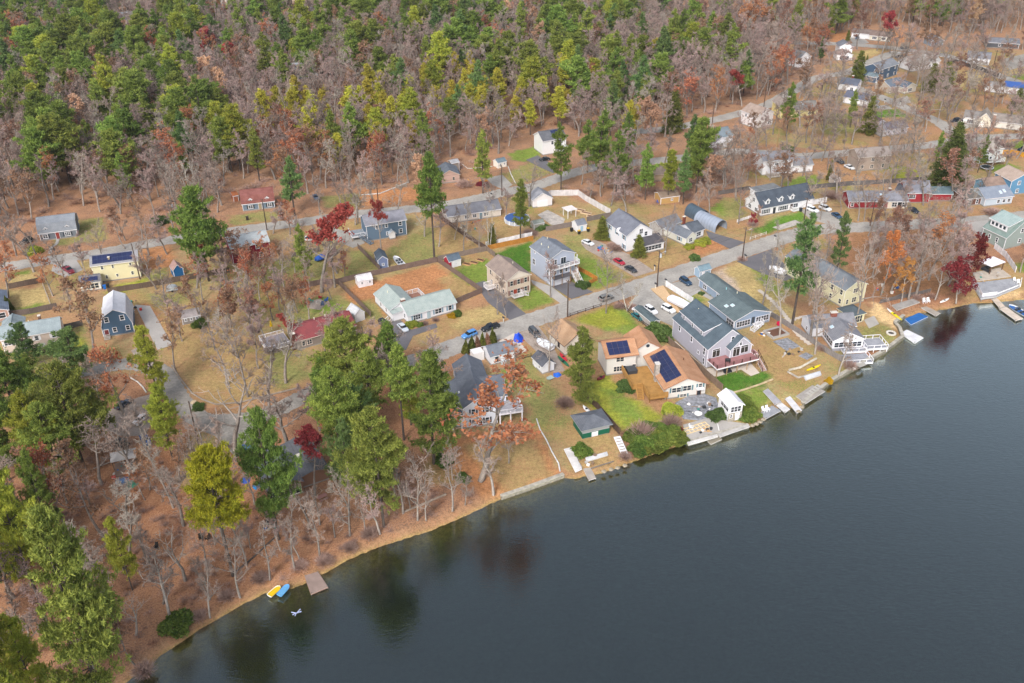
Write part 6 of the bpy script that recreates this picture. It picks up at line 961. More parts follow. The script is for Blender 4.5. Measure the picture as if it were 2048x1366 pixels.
FILL = [([(1460, 330), (1480, 285), (1600, 190), (1650, 140), (1700, 95), (2060, 95), (2060, 420), (1700, 440), (1500, 430)], 7.9, _b+['brown_oak_tree', 'bare_tree_pinkish', 'bare_tree'], (12, 18)), ([(1700, 465), (1930, 455), (1950, 540), (1930, 600), (1840, 620), (1750, 600), (1715, 540)], 6.0, _b+['bare_tree_pinkish', 'bare_tree_pinkish', 'brown_oak_tree', 'russet_oak_tree'], (10, 16)),
        ([(0, 900), (200, 880), (380, 890), (480, 930), (600, 1010), (760, 1000), (930, 960), (980, 1000), (700, 1110), (480, 1200), (240, 1350), (0, 1380)], 6.6, _b+['bare_tree_pinkish', 'slim_bare_tree', 'brown_oak_tree'], (10, 17)), ([(0, 500), (300, 470), (480, 450), (700, 430), (720, 560), (600, 600), (480, 680), (380, 600), (200, 600), (0, 640)], 9., _b+['brown_oak_tree', 'russet_oak_tree'], (11, 17)),
        ([(380, 560), (560, 540), (680, 600), (560, 700), (450, 690)], 6.2, ['bare_tree_pinkish', 'bare_tree', 'bare_tree_pinkish', 'russet_oak_tree', 'brown_oak_tree'], (9, 14)), ([(330, 600), (520, 600), (620, 740), (600, 800), (430, 820), (350, 740)], 9.5, ['bare_tree', 'wide_bare_tree', 'bare_tree_pale', 'bare_tree_pinkish'], (12, 17)), ([(700, 420), (1060, 370), (1100, 460), (980, 500), (700, 500)], 10, ['bare_tree', 'bare_tree_pale', 'wide_bare_tree', 'bare_tree_pinkish'], (11, 16)), ([(1600, 530), (1740, 560), (1720, 650), (1640, 680), (1560, 620)], 9, ['bare_tree', 'bare_tree_pale', 'wide_bare_tree'], (13, 19)), ([(860, 900), (1100, 880), (1110, 940), (1000, 985), (930, 1000)], 10, ['bare_tree', 'bare_tree_pinkish', 'russet_oak_tree', 'wide_bare_tree'], (9, 14)), ([(830, 700), (880, 730), (900, 860), (640, 950), (560, 900), (640, 820)], 8.5, ['pine_tree', 'bare_tree', 'bare_tree', 'tan_beech_tree', 'russet_oak_tree', 'bare_tree_pinkish'], (13, 21)),
        ([(0, 720), (200, 760), (210, 870), (120, 1100), (0, 1200)], 8.5, ['pine_tree', 'near_dark_pine', 'brown_oak_tree', 'bare_tree_pinkish', 'brown_oak_tree', 'bare_tree'], (12, 17)), ([(1120, 372), (1480, 330), (1500, 400), (1250, 430), (1120, 400)], 9., _b, (10, 15))]
NEARK = {'bushy_pine_tree': ('near_pine_tree', 1.0), 'pine_tree': ('near_pine_tree', .9), 'dark_pine_tree': ('near_dark_pine', .85), 'bright_pine_tree': ('near_bright_pine', .95)}
def landmarks():
    out = []
    for o in COL.objects:
        if o.type == 'EMPTY' and o.parent is None and o.get('category') in ('house', 'boathouse', 'pavilion', 'garage', 'cabin'):
            n = o.name.split('.')[0]; s = SHORTN.get(n, n.replace('_', ' '))
            if s: x, y = o.matrix_basis @ Vector((4, 3, 0)) if False else (o.location.x+4*math.cos(o.rotation_euler.z)-3*math.sin(o.rotation_euler.z), o.location.y+4*math.sin(o.rotation_euler.z)+3*math.cos(o.rotation_euler.z)), None
            if s: out.append((s, x[0], x[1], PROJ(x[0], x[1], 2)))
    return out
def zone(px, py):
    c = ['at the left edge', 'far left', 'left', 'left of centre', 'centre left', 'centre right', 'right of centre', 'right', 'far right', 'at the right edge'][max(0, min(9, int(px/204.8)))]
    r = 'top edge' if py < 45 else 'upper woods' if py < 130 else 'mid woods' if py < 230 else 'lower woods' if py < 420 else 'shore woods'
    return r+', '+c
def name_all(recs):
    """recs: (object, kind phrase, x, y, height). Gives every plant its own label"""
    LM = landmarks(); B = {}
    for o, ph, x, y, h in recs:
        px, py = PROJ(x, y, 0); cx, cy = PROJ(x, y, h*.6); near = min(LM, key=lambda l: math.hypot(l[1]-x, l[2]-y)); d = math.hypot(near[1]-x, near[2]-y)
        if d < 34:
            qx, qy = near[3]; dx, dy = px-qx, (py-qy)*1.4; rel = ('right of' if dx > 0 else 'left of') if abs(dx) > abs(dy) else ('in front of' if dy > 0 else 'behind'); w = '%s the %s' % (rel, near[0])
        else: w = 'in the '+zone(cx, cy)
        B.setdefault((ph, w), []).append((cx, o))
    for (ph, w), L in B.items():
        L.sort(key=lambda t: t[0]); n = len(L)
        for i, (_, o) in enumerate(L):
            if n == 1: o['label'] = '%s %s' % (ph, w)
            elif n == 2: o['label'] = '%s %s, %s of two' % (ph, w, 'left' if i == 0 else 'right')
            else: o['label'] = '%s %s, %s of %s' % (ph, w, ORD[i] if i else 'leftmost', CNT[n])
def planting():
    make_kit(); recs = []; pts = []
    for row in HAND.strip().replace('\n', '|').split('|'):
        k, bx, by, ty, w = row.split(); bx, by, ty, w = float(bx), float(by), float(ty), float(w); x, y = G(bx, by); h = HGT(bx, by, ty)
        if by > 740 and k in NEARK: k, q_ = NEARK[k]; w *= q_
        o = plant(k, x, y, h, w); recs.append((o, PHR[k], x, y, h)); pts.append((x, y))
    for row in SHRUBS.strip().replace('\n', '|').split('|'):
        k, bx, by, h, w = row.split(); bx, by, h, w = float(bx), float(by), float(h), float(w); kk = 'dark_shrub' if k == 'cedar_bush' else k; x, y = G(bx, by)
        o = plant(kk, x, y, h, w, split=False, cat='shrub'); recs.append((o, PHR[kk], x, y, h))
    # looser trees between the houses and in the shore woods
    g0 = np.random.default_rng(31); rds = [np.array([G(*p) for p in r[2]]) for r in ROADS]; lw = [np.array([G(*p) for p in q]) for t_, q in POLY if t_ in ('bright', 'deep', 'green', 'sand')]; pd = [np.array([G(*p) for p in q[2]]) for q in PADS]
    bl = [(o.location.x, o.location.y, o.rotation_euler.z) for o in COL.objects if o.type == 'EMPTY' and o.parent is None and o.get('category') in ('house', 'garage', 'cabin', 'shed', 'boathouse', 'pavilion')]
    for poly, sp, mix, hh in FILL:
        pp = np.array([G(*p) for p in poly]); mn, mx = pp.min(0), pp.max(0)
        for yy in np.arange(mn[1], mx[1], sp):
            for xx in np.arange(mn[0], mx[0], sp):
                q = np.array([[xx+g0.uniform(-.45, .45)*sp, yy+g0.uniform(-.45, .45)*sp]]); k = mix[g0.integers(0, len(mix))]; h = g0.uniform(*hh); w = g0.uniform(.9, 1.35)
                if not inpoly(q, pp)[0] or segdist(q, shore)[0][0] < 2.5 or inpoly(q, lakepoly)[0]: continue
                if any(segdist(q, r)[0][0] < 4.4 for r in rds) or any(inpoly(q, r)[0] for r in lw+pd): continue
                bad = False
                for hx, hy, a in bl:
                    dx, dy = q[0, 0]-hx, q[0, 1]-hy; u = dx*math.cos(a)+dy*math.sin(a); v = -dx*math.sin(a)+dy*math.cos(a); bad |= (-1.5 < u < 15) and (-7.5 < v < 11.5)
                if bad or any(math.hypot(q[0, 0]-x, q[0, 1]-y) < sp*.5 for x, y in pts): continue
                o = plant(k, q[0, 0], q[0, 1], h, w); recs.append((o, PHR[k], q[0, 0], q[0, 1], h)); pts.append((q[0, 0], q[0, 1]))
    # the woods
    polys = [np.array([G(px, max(py, -200)) for px, py in P]) for P in WOODS]; roads = [np.array([G(*p) for p in r[2]]) for r in ROADS]; g = np.random.default_rng(77)
    lawn = [np.array([G(*p) for p in pts_]) for ty, pts_ in POLY]; pads = [np.array([G(*p) for p in p_[2]]) for p_ in PADS]; st = 6.6; C = []
    for yy in np.arange(230, 760, st):
        for xx in np.arange(-420, 420, st): C.append((xx+g.uniform(-.42, .42)*st, yy+g.uniform(-.42, .42)*st))
    C = np.array(C); keep = np.zeros(len(C), bool)
    for P in polys: keep |= inpoly(C, P)
    for r in roads: keep &= segdist(C, r)[0] > 5
    for P in lawn+pads: keep &= ~inpoly(C, P)
    hs = [(o.location.x, o.location.y, o.rotation_euler.z) for o in COL.objects if o.type == 'EMPTY' and o.parent is None and o.get('category') in ('house', 'shed', 'cabin')]
    for hx, hy, a in hs:
        dx, dy = C[:, 0]-hx, C[:, 1]-hy; u = dx*math.cos(a)+dy*math.sin(a); v = -dx*math.sin(a)+dy*math.cos(a); keep &= ~((u > -3) & (u < 14) & (v > -8) & (v < 11))
    hp = np.array(pts)
    for x, y in hp: keep &= np.hypot(C[:, 0]-x, C[:, 1]-y) > 4.5
    C = C[keep]; order = np.argsort(C[:, 1]); C = C[order]; wood = []
    for x, y in C:
        cx, cy = PROJ(x, y, 11); r = max(0, min(416, int(round(cy/32))*32)); c = TMAP[r][max(0, min(31, int(cx/64)))]; c = 'p' if cy < -12 else c
        if c == '.': c = 'B' if cy < 110 else None
        if c is None: continue
        def pick(c):
            m = MIX[c]; t = g.random()*sum(w for _, w in m)
            for k, w in m:
                t -= w
                if t <= 0: return k
            return m[0][0]
        k = pick(c); k = pick('B') if k == 'B' else k
        if cy < 60 and k.startswith('bare') and g.random() < .05: k = 'pine_tree'
        if c == 'P' and 480 < cx < 1250 and cy > 130 and 'pine' in k and g.random() < .25: k = 'young_yellow_pine'
        pine = 'pine' in k; h = g.uniform(17, 25) if pine else g.uniform(14.5, 20)
        if k == 'young_yellow_pine': h = g.uniform(12.5, 17.5)
        if pine and g.random() < .25: h *= .68
        wood.append((k, x, y, h, g.uniform(.95, 1.35) if pine else g.uniform(.9, 1.25), cx))
    # trees hidden outside the frame are left out; the nearest are things of their own
    vis = [w for w in wood if -60 < w[5] < 2108 and PROJ(w[1], w[2], w[3])[1] > -40 or w[2] > 600 and abs(w[5]-1024) < 1300]
    npine = sum('pine' in r[1] for r in recs); nb = sum('bare' in r[1] and 'shrub' not in r[1] for r in recs); rest = []
    lim = {'pine': 300-npine, 'bare': max(0, 300-nb), 'other': 200}
    for k, x, y, h, w, cx in vis:
        t = 'pine' if 'pine' in k else 'bare' if 'bare' in k else 'other'
        if lim[t] > 0 and -40 < cx < 2088 and PROJ(x, y, h*.7)[1] > -8:
            lim[t] -= 1; o = plant(k, x, y, h, w, split=False); recs.append((o, PHR[k], x, y, h))
        else: rest.append((k, x, y, h, w))
    # fringe beyond, one mass
    stuff_trees(rest, 'distant_woodland'); name_all(recs); print('woods', len(wood), 'shown', len(vis), 'things', len(recs), 'stuff', len(rest), lim)
    G_ = {'pine': 'pines of the wood and gardens', 'bare': 'bare trees of the wood and gardens'}
    for o, ph, x, y, h in recs:
        o['group'] = 'pines of the wood and gardens' if 'pine' in ph else 'bare leafless trees' if 'bare' in ph and 'shrub' not in ph else 'trees with autumn leaves' if o['category'] == 'tree' and ('leave' in ph or 'leaf' in ph or 'red' in ph) else 'evergreen trees and birches' if o['category'] == 'tree' else 'garden shrubs'
def stuff_trees(rest, nm):
    kinds = sorted({r[0] for r in rest}); src = bpy.data.collections.new('tree_kinds'); names = []
    for i, k in enumerate(kinds):
        for j, q in enumerate(KIT[k]):
            o = bpy.data.objects.new('kind_%02d_%d' % (i, j), q[2]); src.objects.link(o); names.append((k, j, q[3]))
    idx = {}; 
    for n, (k, j, nh) in enumerate(names): idx.setdefault(k, []).append((n, nh))
    P = []; I = []; S = []; A = []
    for k, x, y, h, w in rest:
        n, nh = rnd.choice(idx[k]); P.append((x, y, -.05)); I.append(n); S.append((h/nh*w, h/nh*w, h/nh)); A.append((0, 0, rnd.random()*6.28))
    me = bpy.data.meshes.new(nm); me.from_pydata(P, [], [])
    a = me.attributes.new('pick', 'INT', 'POINT'); a.data.foreach_set('value', I); b = me.attributes.new('siz', 'FLOAT_VECTOR', 'POINT'); b.data.foreach_set('vector', [v for s in S for v in s]); c = me.attributes.new('rot', 'FLOAT_VECTOR', 'POINT'); c.data.foreach_set('vector', [v for s in A for v in s])
    o = link(nm, me); tag(o, None, None, None, 'stuff'); o['label'] = 'distant mixed woodland of pines and bare trees beyond the nearer trees'; o['category'] = 'woodland'
    ng = bpy.data.node_groups.new('woodland', 'GeometryNodeTree'); ng.interface.new_socket('Geometry', in_out='INPUT', socket_type='NodeSocketGeometry'); ng.interface.new_socket('Geometry', in_out='OUTPUT', socket_type='NodeSocketGeometry')
    N = ng.nodes; gi = N.new('NodeGroupInput'); go = N.new('NodeGroupOutput'); ip = N.new('GeometryNodeInstanceOnPoints'); ci = N.new('GeometryNodeCollectionInfo'); ci.inputs['Collection'].default_value = src; ci.inputs['Separate Children'].default_value = True; ci.inputs['Reset Children'].default_value = True
    ip.inputs['Pick Instance'].default_value = True
    def at(n, ty): q = N.new('GeometryNodeInputNamedAttribute'); q.data_type = ty; q.inputs['Name'].default_value = n; return [s for s in q.outputs if s.enabled][0]
    L = ng.links; L.new(gi.outputs[0], ip.inputs['Points']); L.new(ci.outputs[0], ip.inputs['Instance']); L.new(at('pick', 'INT'), ip.inputs['Instance Index']); L.new(at('rot', 'FLOAT_VECTOR'), ip.inputs['Rotation']); L.new(at('siz', 'FLOAT_VECTOR'), ip.inputs['Scale']); L.new(ip.outputs[0], go.inputs[0])
    md = o.modifiers.new('woodland', 'NODES'); md.node_group = ng
# ---------------------------------------------------------------- vehicles and boats
def head(a, b, z=.6):
    p, q = G(*a, z=z), G(*b, z=z); return ((p[0]+q[0])/2, (p[1]+q[1])/2, math.atan2(q[1]-p[1], q[0]-p[0]))
def frustum(m, x0, x1, y, z0, x2, x3, y2, z1, mi=0, top=None):
    V = [(x0, -y, z0), (x1, -y, z0), (x1, y, z0), (x0, y, z0), (x2, -y2, z1), (x3, -y2, z1), (x3, y2, z1), (x2, y2, z1)]
    m.add(V, [(0, 1, 5, 4), (1, 2, 6, 5), (2, 3, 7, 6), (3, 0, 4, 7)], mi); m.add(V, [(4, 5, 6, 7)], mi if top is None else top)
CARM = {}
def car(kind, col, a, b, label, group='parked cars and trucks', name=None, cat=None):
    x, y, rz = head(a, b); nm = name or {'sedan': 'parked_car', 'suv': 'parked_suv', 'pickup': 'pickup_truck', 'van': 'parked_van'}[kind]
    r = empty(nm, x, y, rz, .08, label, cat or {'sedan': 'car', 'suv': 'suv', 'pickup': 'pickup truck', 'van': 'van'}[kind], group); k = (kind, col)
    if k not in CARM:
        pm = mat('car_paint_'+col, col, rough=.25, var=.05, scale=.5, spec=.6); gl = glass('car_glass', '1e262c', .08); L = {'sedan': 4.5, 'suv': 4.6, 'pickup': 5.5, 'van': 4.9}[kind]; W = .92; z1 = {'sedan': .92, 'suv': 1.08, 'pickup': 1.1, 'van': 1.1}[kind]; ht = {'sedan': 1.42, 'suv': 1.7, 'pickup': 1.8, 'van': 1.78}[kind]
        m = MB(); xs = [-L/2, -L/2+.12, -L/2+.9, L/2-1.25, L/2-.35, L/2]; hw = [W*.86, W*.97, W, W, W*.95, W*.78]; top = [z1-.16, z1, z1, z1-.02, z1-.16, z1-.36]
        V = []
        for X, h, t in zip(xs, hw, top): V += [(X, -h*.96, .3), (X, -h, .55), (X, -h, t-.08), (X, -h*.86, t), (X, h*.86, t), (X, h, t-.08), (X, h, .55), (X, h*.96, .3)]
        F = [(i*8+j, i*8+(j+1) % 8, i*8+8+(j+1) % 8, i*8+8+j) for i in range(5) for j in range(8)]+[tuple(range(7, -1, -1)), tuple(range(40, 48))]
        m.add(V, F); body = m.mesh('body', [pm, plain('2a2a2c')], False); c = MB(); cx = {'sedan': (-1.75, .95, -1.05, .3), 'suv': (-2.15, 1.0, -1.9, .35), 'pickup': (-.75, 1.25, -.6, .6), 'van': (-2.35, 1.6, -2.15, .85)}[kind]
        frustum(c, cx[0], cx[1], W*.86, z1-.02, cx[2], cx[3], W*.68, ht-.06); cab = c.mesh('windows', gl); t = MB(); frustum(t, cx[2]-.04, cx[3]+.04, W*.7, ht-.07, cx[2]+.08, cx[3]-.1, W*.6, ht)
        for s in (-1, 1):
            for X in ((cx[2]+cx[3])/2, cx[2]+.05): t.bar((X-.1, s*W*.87, z1), (X, s*W*.69, ht-.04), .07)
        if kind == 'suv' or kind == 'van':
            for s in (-1, 1): t.bar((cx[2]+.3, s*.5, ht+.06), (cx[3]-.2, s*.5, ht+.06), .05)
        roof = t.mesh('car_roof', pm); w = MB(); w.prism([(.33*math.cos(2*PI*i/14), .33*math.sin(2*PI*i/14)) for i in range(14)], 'y', -.11, .11, 0); tyre = w.mesh('wheel', plain('202022')); q = MB(); q.prism([(.19*math.cos(2*PI*i/10), .19*math.sin(2*PI*i/10)) for i in range(10)], 'y', -.125, .125, 0); rim = q.mesh('rim', plain('a8a8ac', .3))
        l = MB(); l.box(-.05, .02, -.18, .18, -.07, .07); hl = l.mesh('headlight', plain('e8e8e0', .1)); l = MB(); l.box(-.02, .04, -.14, .14, -.1, .1); tl = l.mesh('tail_light', plain('a02020', .2)); bd = None
        if kind == 'pickup': bb = MB(); bb.box(-2.62, -.85, -.74, .74, z1-.06, z1+.012, 0); bd = bb.mesh('truck_bed', plain('26262a'))
        CARM[k] = (body, cab, roof, tyre, rim, hl, tl, bd, L, W, z1)
    body, cab, roof, tyre, rim, hl, tl, bd, L, W, z1 = CARM[k]
    link('body', body, r); link('windows', cab, r); link('car_roof', roof, r)
    for sx in (-1, 1):
        for sy in (-1, 1): o = link('wheel', tyre, r, (sx*L*.31, sy*(W-.08), .33)); link('rim', rim, o)
    for sy in (-1, 1): link('headlight', hl, r, (L/2-.12, sy*.6, z1-.35)); link('tail_light', tl, r, (-L/2-.02, sy*.7, z1-.25))
    if bd: link('truck_bed', bd, r)
    r.scale = (.93, .93, .93); return r
def hull(L, W, H, n=12, bow=.38, deck=None):
    V = []; 
    for i in range(n+1):
        t = i/n; w = W/2*(1 if t < 1-bow else max(.02, math.sqrt(max(0, 1-((t-(1-bow))/bow)**2)))); x = -L/2+L*t; k = max(0, (t-.6)/.4)
        V += [(x, -w, H*(1+.25*k)), (x, -w*.8, H*.35*k+.15), (x, 0, H*.5*k*k), (x, w*.8, H*.35*k+.15), (x, w, H*(1+.25*k))]
    F = [(i*5+j, i*5+j+1, i*5+6+j, i*5+5+j) for i in range(n) for j in range(4)]+[(4, 3, 2, 1, 0)]
    return V, F, n
def boat(label, a, b, W=2.2, H=.9, col='e8e8ec', deck='c8ccd2', z=.3, nm='motor_boat', cat='boat', open_=True, cover=None, L=None, group=None):
    x, y, rz = head(a, b, z+.5); p, q = G(*a, z=z+.5), G(*b, z=z+.5); L = L or math.hypot(p[0]-q[0], p[1]-q[1]); r = empty(nm, x, y, rz, z, label, cat, group)
    V, F, n = hull(L, W, H); m = MB(); m.add(V, F); m.build('hull', plain(col, .35), r); d = MB()
    for i in range(n): d.add([(V[i*5][0], V[i*5][1]*.9, H*.72), (V[i*5+5][0], V[i*5+5][1]*.9, H*.72), (V[i*5+9][0], V[i*5+9][1]*.9, H*.72), (V[i*5+4][0], V[i*5+4][1]*.9, H*.72)], [(0, 1, 2, 3)])
    d.build('deck', plain(deck), r)
    if cover:
        c = MB(); rows = []
        for i in range(n+1):
            xx, yy, zz = V[i*5]; pk = H+1.0*math.sin(PI*min(.95, i/n*.9+.1)); c.v += [(xx, yy*1.04, zz-.25), (xx, yy*.55, (zz+pk)/2+.1), (xx, 0, pk), (xx, -yy*.55, (zz+pk)/2+.1), (xx, -yy*1.04, zz-.25)]
        for i in range(n):
            for j in range(4): c.f.append((i*5+j, i*5+j+1, i*5+6+j, i*5+5+j)); c.m.append(0)
        c.f.append((4, 3, 2, 1, 0)); c.m.append(0); c.build('cover', mat('boat_cover_'+cover, cover, rough=.5, var=.12, scale=1.5), r)
    elif open_:
        s = MB(); [s.box(xx-.25, xx+.25, yy-.3, yy+.3, H*.72, H*.72+.45) for xx in (-L*.18, L*.05) for yy in (-W*.22, W*.22)]; s.build('seat', plain('3a4048'), r); w = MB(); w.add([(L*.12, -W*.36, H), (L*.2, 0, H+.1), (L*.12, W*.36, H), (L*.06, -W*.34, H+.45), (L*.13, 0, H+.5), (L*.06, W*.34, H+.45)], [(0, 1, 4, 3), (1, 2, 5, 4)]); w.build('windshield', glass(), r)
        e = MB(); e.box(-L/2-.45, -L/2, -.22, .22, .1, H+.35); e.build('outboard_motor', plain('2c2c30'), r)
    return r
def kayak(label, a, b, col, W=.8, z=.05, nm='kayak', col2=None, open_=False, H=.35):
    x, y, rz = head(a, b, z+.2); p, q = G(*a, z=z+.2), G(*b, z=z+.2); L = math.hypot(p[0]-q[0], p[1]-q[1]); r = empty(nm, x, y, rz, z, label, nm.replace('_', ' '), None); n = 12; m = MB(); V = []
    for i in range(n+1):
        t = i/n; w = W/2*max(.03, math.sin(PI*t)**.6); xx = -L/2+L*t; zz = .12*(2*t-1)**2; V += [(xx, -w, H*.6+zz), (xx, -w*.6, zz*.6), (xx, w*.6, zz*.6), (xx, w, H*.6+zz), (xx, 0, H+zz if not open_ else H*.3)]
    for i in range(n):
        for j in range(5): m.f.append((i*5+j, i*5+(j+1) % 5, i*5+5+(j+1) % 5, i*5+5+j)); m.m.append(1 if col2 and i < n*.28 else 0)
    m.v = V; m.build('hull', [plain(col, .35), plain(col2 or col, .35)], r)
    s = MB(); s.cyl(0, 0, H*.8 if not open_ else H*.3, H+.03, W*.3, 12); s.build('cockpit' if not open_ else 'thwart', plain('2c2e30'), r); return r
def platform(label, pts, z, th=.22, col='b0aaa4', nm='dock', cat='dock', posts=True, zb=-1.6, group=None, edge=None, board='XY'):
    P = [G(*p, z=z) for p in pts]; cx = sum(p[0] for p in P)/len(P); cy = sum(p[1] for p in P)/len(P); r = empty(nm, cx, cy, math.atan2(P[1][1]-P[0][1], P[1][0]-P[0][0]), 0, label, cat, group); c, s = math.cos(-r.rotation_euler.z), math.sin(-r.rotation_euler.z)
    Q = [((p[0]-cx)*c-(p[1]-cy)*s, (p[0]-cx)*s+(p[1]-cy)*c) for p in P]; m = MB(); m.prism(Q, 'z', z-th, z); m.build('planking', wood(col, 'X', .2), r)
    e = MB(); 
    for i in range(len(Q)): e.bar((*Q[i], z-th*.5), (*Q[(i+1) % len(Q)], z-th*.5), .1)
    e.build('edge_beam', plain(edge or 'c8c4c0'), r)
    if posts:
        for q in Q: f = MB(); f.cyl(q[0]*.94, q[1]*.94, zb, z+.25, .08, 8); f.build('post', plain('8a8278'), r)
    return r
# ---------------------------------------------------------------- fences, poles and yard things
def fence(label, pts, h=1.7, col='7a6860', style='board', nm='wooden_fence', cat='fence', thick=.06, posts=True):
    P = [G(*p) for p in pts]; o = P[0]; r = empty(nm, o[0], o[1], 0, 0, label, cat); Q = [(p[0]-o[0], p[1]-o[1]) for p in P]; m = MB(); ps = MB()
    for i in range(len(Q)-1):
        a, b = Vector((*Q[i], 0)), Vector((*Q[i+1], 0)); d = b-a; L = d.length; d.normalize(); n = Vector((-d.y, d.x, 0)); k = max(1, round(L/2.4))
        for j in range(k+1 if i == len(Q)-2 else k): c = a+(b-a)*j/k; ps.box(c.x-.07, c.x+.07, c.y-.07, c.y+.07, 0, h+.08)
        if style == 'board':
            for j in range(k):
                u, v = a+(b-a)*j/k, a+(b-a)*(j+1)/k; dz = .03*((j*7) % 3); V = []
                for w_, t in ((u, -1), (v, -1), (v, 1), (u, 1)): V.append((w_+n*t*thick/2))
                B = [(q.x, q.y, .04) for q in V]+[(q.x, q.y, h+dz) for q in V]; m.add(B, [(0, 3, 2, 1), (4, 5, 6, 7), (0, 1, 5, 4), (1, 2, 6, 5), (2, 3, 7, 6), (3, 0, 4, 7)])
        else:
            for z in ((h*.35, h*.85) if style == 'rail' else (h*.2, h*.5, h*.85)): m.bar(a+Vector((0, 0, z)), b+Vector((0, 0, z)), .09)
            if style == 'picket':
                for j in range(int(L/.3)): c = a+d*j*.3; m.box(c.x-.04, c.x+.04, c.y-.04, c.y+.04, .1, h)
    m.build('fence_panels' if style == 'board' else 'rails', wood(col) if style == 'board' else plain(col), r); ps.build('posts', plain(col), r) if False else None
    q = ps.build('post', plain(col), r); q['label'] = 'row of square fence posts'; q.name = 'post_row'; return r
POLES = {}
def pole(key, bx, by, ty, label, tr=False, col='5a4a42', arm=True, lamp=False):
    x, y = G(bx, by); h = HGT(bx, by, ty); h = min(max(h, 7), 12.5); r = empty('utility_pole', x, y, .5, 0, label, 'utility pole', 'utility poles along the roads'); m = MB(); m.cyl(0, 0, -.2, h, .19, 10, r2=.12); m.build('pole', mat('pole_'+col, col, var=.4, scale=1., fine=.2), r)
    if arm: a = MB(); a.box(-.06, .06, -1.1, 1.1, h-.7, h-.56); [a.cyl(0, yy, h-.56, h-.38, .06, 6) for yy in (-1, -.4, .4, 1)]; a.build('crossarm', plain('7a6a5e'), r)
    if tr: t = MB(); t.cyl(.42, 0, h-2.3, h-1.2, .32, 12); t.build('transformer', plain('c8ccd0'), r)
    if lamp: l = MB(); l.bar((0, 0, h-1.2), (1.8, 0, h-.9), .07); l.box(1.6, 2.2, -.12, .12, h-.98, h-.86); l.build('lamp_arm', plain('b8bcc0'), r)
    POLES[key] = (x, y, h)
def wire(a, b, label, off=0, drop=.6, sag=.9):
    p, q = Vector((POLES[a][0], POLES[a][1], POLES[a][2]-drop)), Vector((POLES[b][0], POLES[b][1], POLES[b][2]-drop)); m = MB(); pr = None
    d = (q-p); n = Vector((-d.y, d.x, 0)).normalized()*off
    for i in range(13): t = i/12; c = p+d*t+n-Vector((0, 0, sag*4*t*(1-t))); (m.bar(pr, c, .035) if pr is not None else None); pr = c
    o = m.build('overhead_wire', plain('3a3a3c')); tag(o, label, 'wire', 'overhead wires between poles')
def parts(name, px, py, rz, label, cat, ps, z=0, group=None, scale=1):
    """ps: list of (part name, colour, fn(MB))"""
    x, y = G(px, py, z); r = empty(name, x, y, rz, z, label, cat, group); r.scale = (scale,)*3
    for nm, col, fn in ps: m = MB(); fn(m); m.build(nm, plain(col) if isinstance(col, str) else col, r)
    return r
def mailbox(px, py, label, col='3a3a40', post='d8d4cc'):
    parts('mailbox', px, py, .5, label, 'mailbox', [('post', post, lambda m: m.box(-.07, .07, -.07, .07, 0, 1.1)), ('box', col, lambda m: m.prism([(-.14, 1.1), (.14, 1.1), (.14, 1.28), (.07, 1.38), (-.07, 1.38), (-.14, 1.28)], 'y', -.3, .3))], group='roadside mailboxes', scale=1.3)
def bin_(px, py, label, col='2c5a44', lid=None, z=0):
    parts('wheelie_bin', px, py, .4, label, 'bin', [('bin_body', col, lambda m: frustum(m, -.28, .28, .28, .05, -.36, .36, .33, 1.0)), ('lid', lid or col, lambda m: m.box(-.38, .38, -.36, .36, 1.0, 1.08)), ('wheel', '202020', lambda m: (m.prism([(.12*math.cos(i), .14+.12*math.sin(i)) for i in range(6)], 'x', -.3, -.24), m.prism([(.12*math.cos(i), .14+.12*math.sin(i)) for i in range(6)], 'x', .24, .3)))], z=z, group='wheeled bins', scale=1.15)
def chair(px, py, rz, label, col='ececf0', z=0, group='garden chairs'):
    def leg(m):
        for x in (-.3, .3):
            for y in (-.28, .28): m.box(x-.04, x+.04, y-.04, y+.04, 0, .55 if y < 0 else .6)
    parts('garden_chair', px, py, rz, label, 'chair', [('seat', col, lambda m: m.add([(-.3, -.3, .42), (.3, -.3, .42), (.3, .3, .3), (-.3, .3, .3), (-.3, -.3, .47), (.3, -.3, .47), (.3, .3, .35), (-.3, .3, .35)], [(0, 3, 2, 1), (4, 5, 6, 7), (0, 1, 5, 4), (1, 2, 6, 5), (2, 3, 7, 6), (3, 0, 4, 7)])), ('backrest', col, lambda m: m.prism([(.28, .3), (.6, 1.1), (.66, 1.08), (.34, .3)], 'x', -.3, .3)), ('leg', col, leg), ('armrest', col, lambda m: (m.box(-.4, -.28, -.35, .4, .58, .62), m.box(.28, .4, -.35, .4, .58, .62)))], z=z, group=group, scale=1.1)
def boulder(px, py, s, label, col='cdb898', group='pale boulders'):
    g = np.random.default_rng(int(px*7+py)); x, y = G(px, py); m = MB(); n = 9; V = []
    for i in range(5):
        t = i/4*PI
        for j in range(n): u = 2*PI*j/n; rr = s*(.8+.4*g.random()); V.append((rr*math.sin(t)*math.cos(u), rr*math.sin(t)*math.sin(u), s*.5*math.cos(t)*(.8+.3*g.random())+s*.3))
    m.add(V, [(i*n+j, i*n+(j+1) % n, i*n+n+(j+1) % n, i*n+n+j) for i in range(4) for j in range(n)]); o = m.build('boulder', mat('rock_'+col, col, var=.4, scale=1.5, fine=.2)); o.location = (x, y, 0); tag(o, label, 'rock', group)
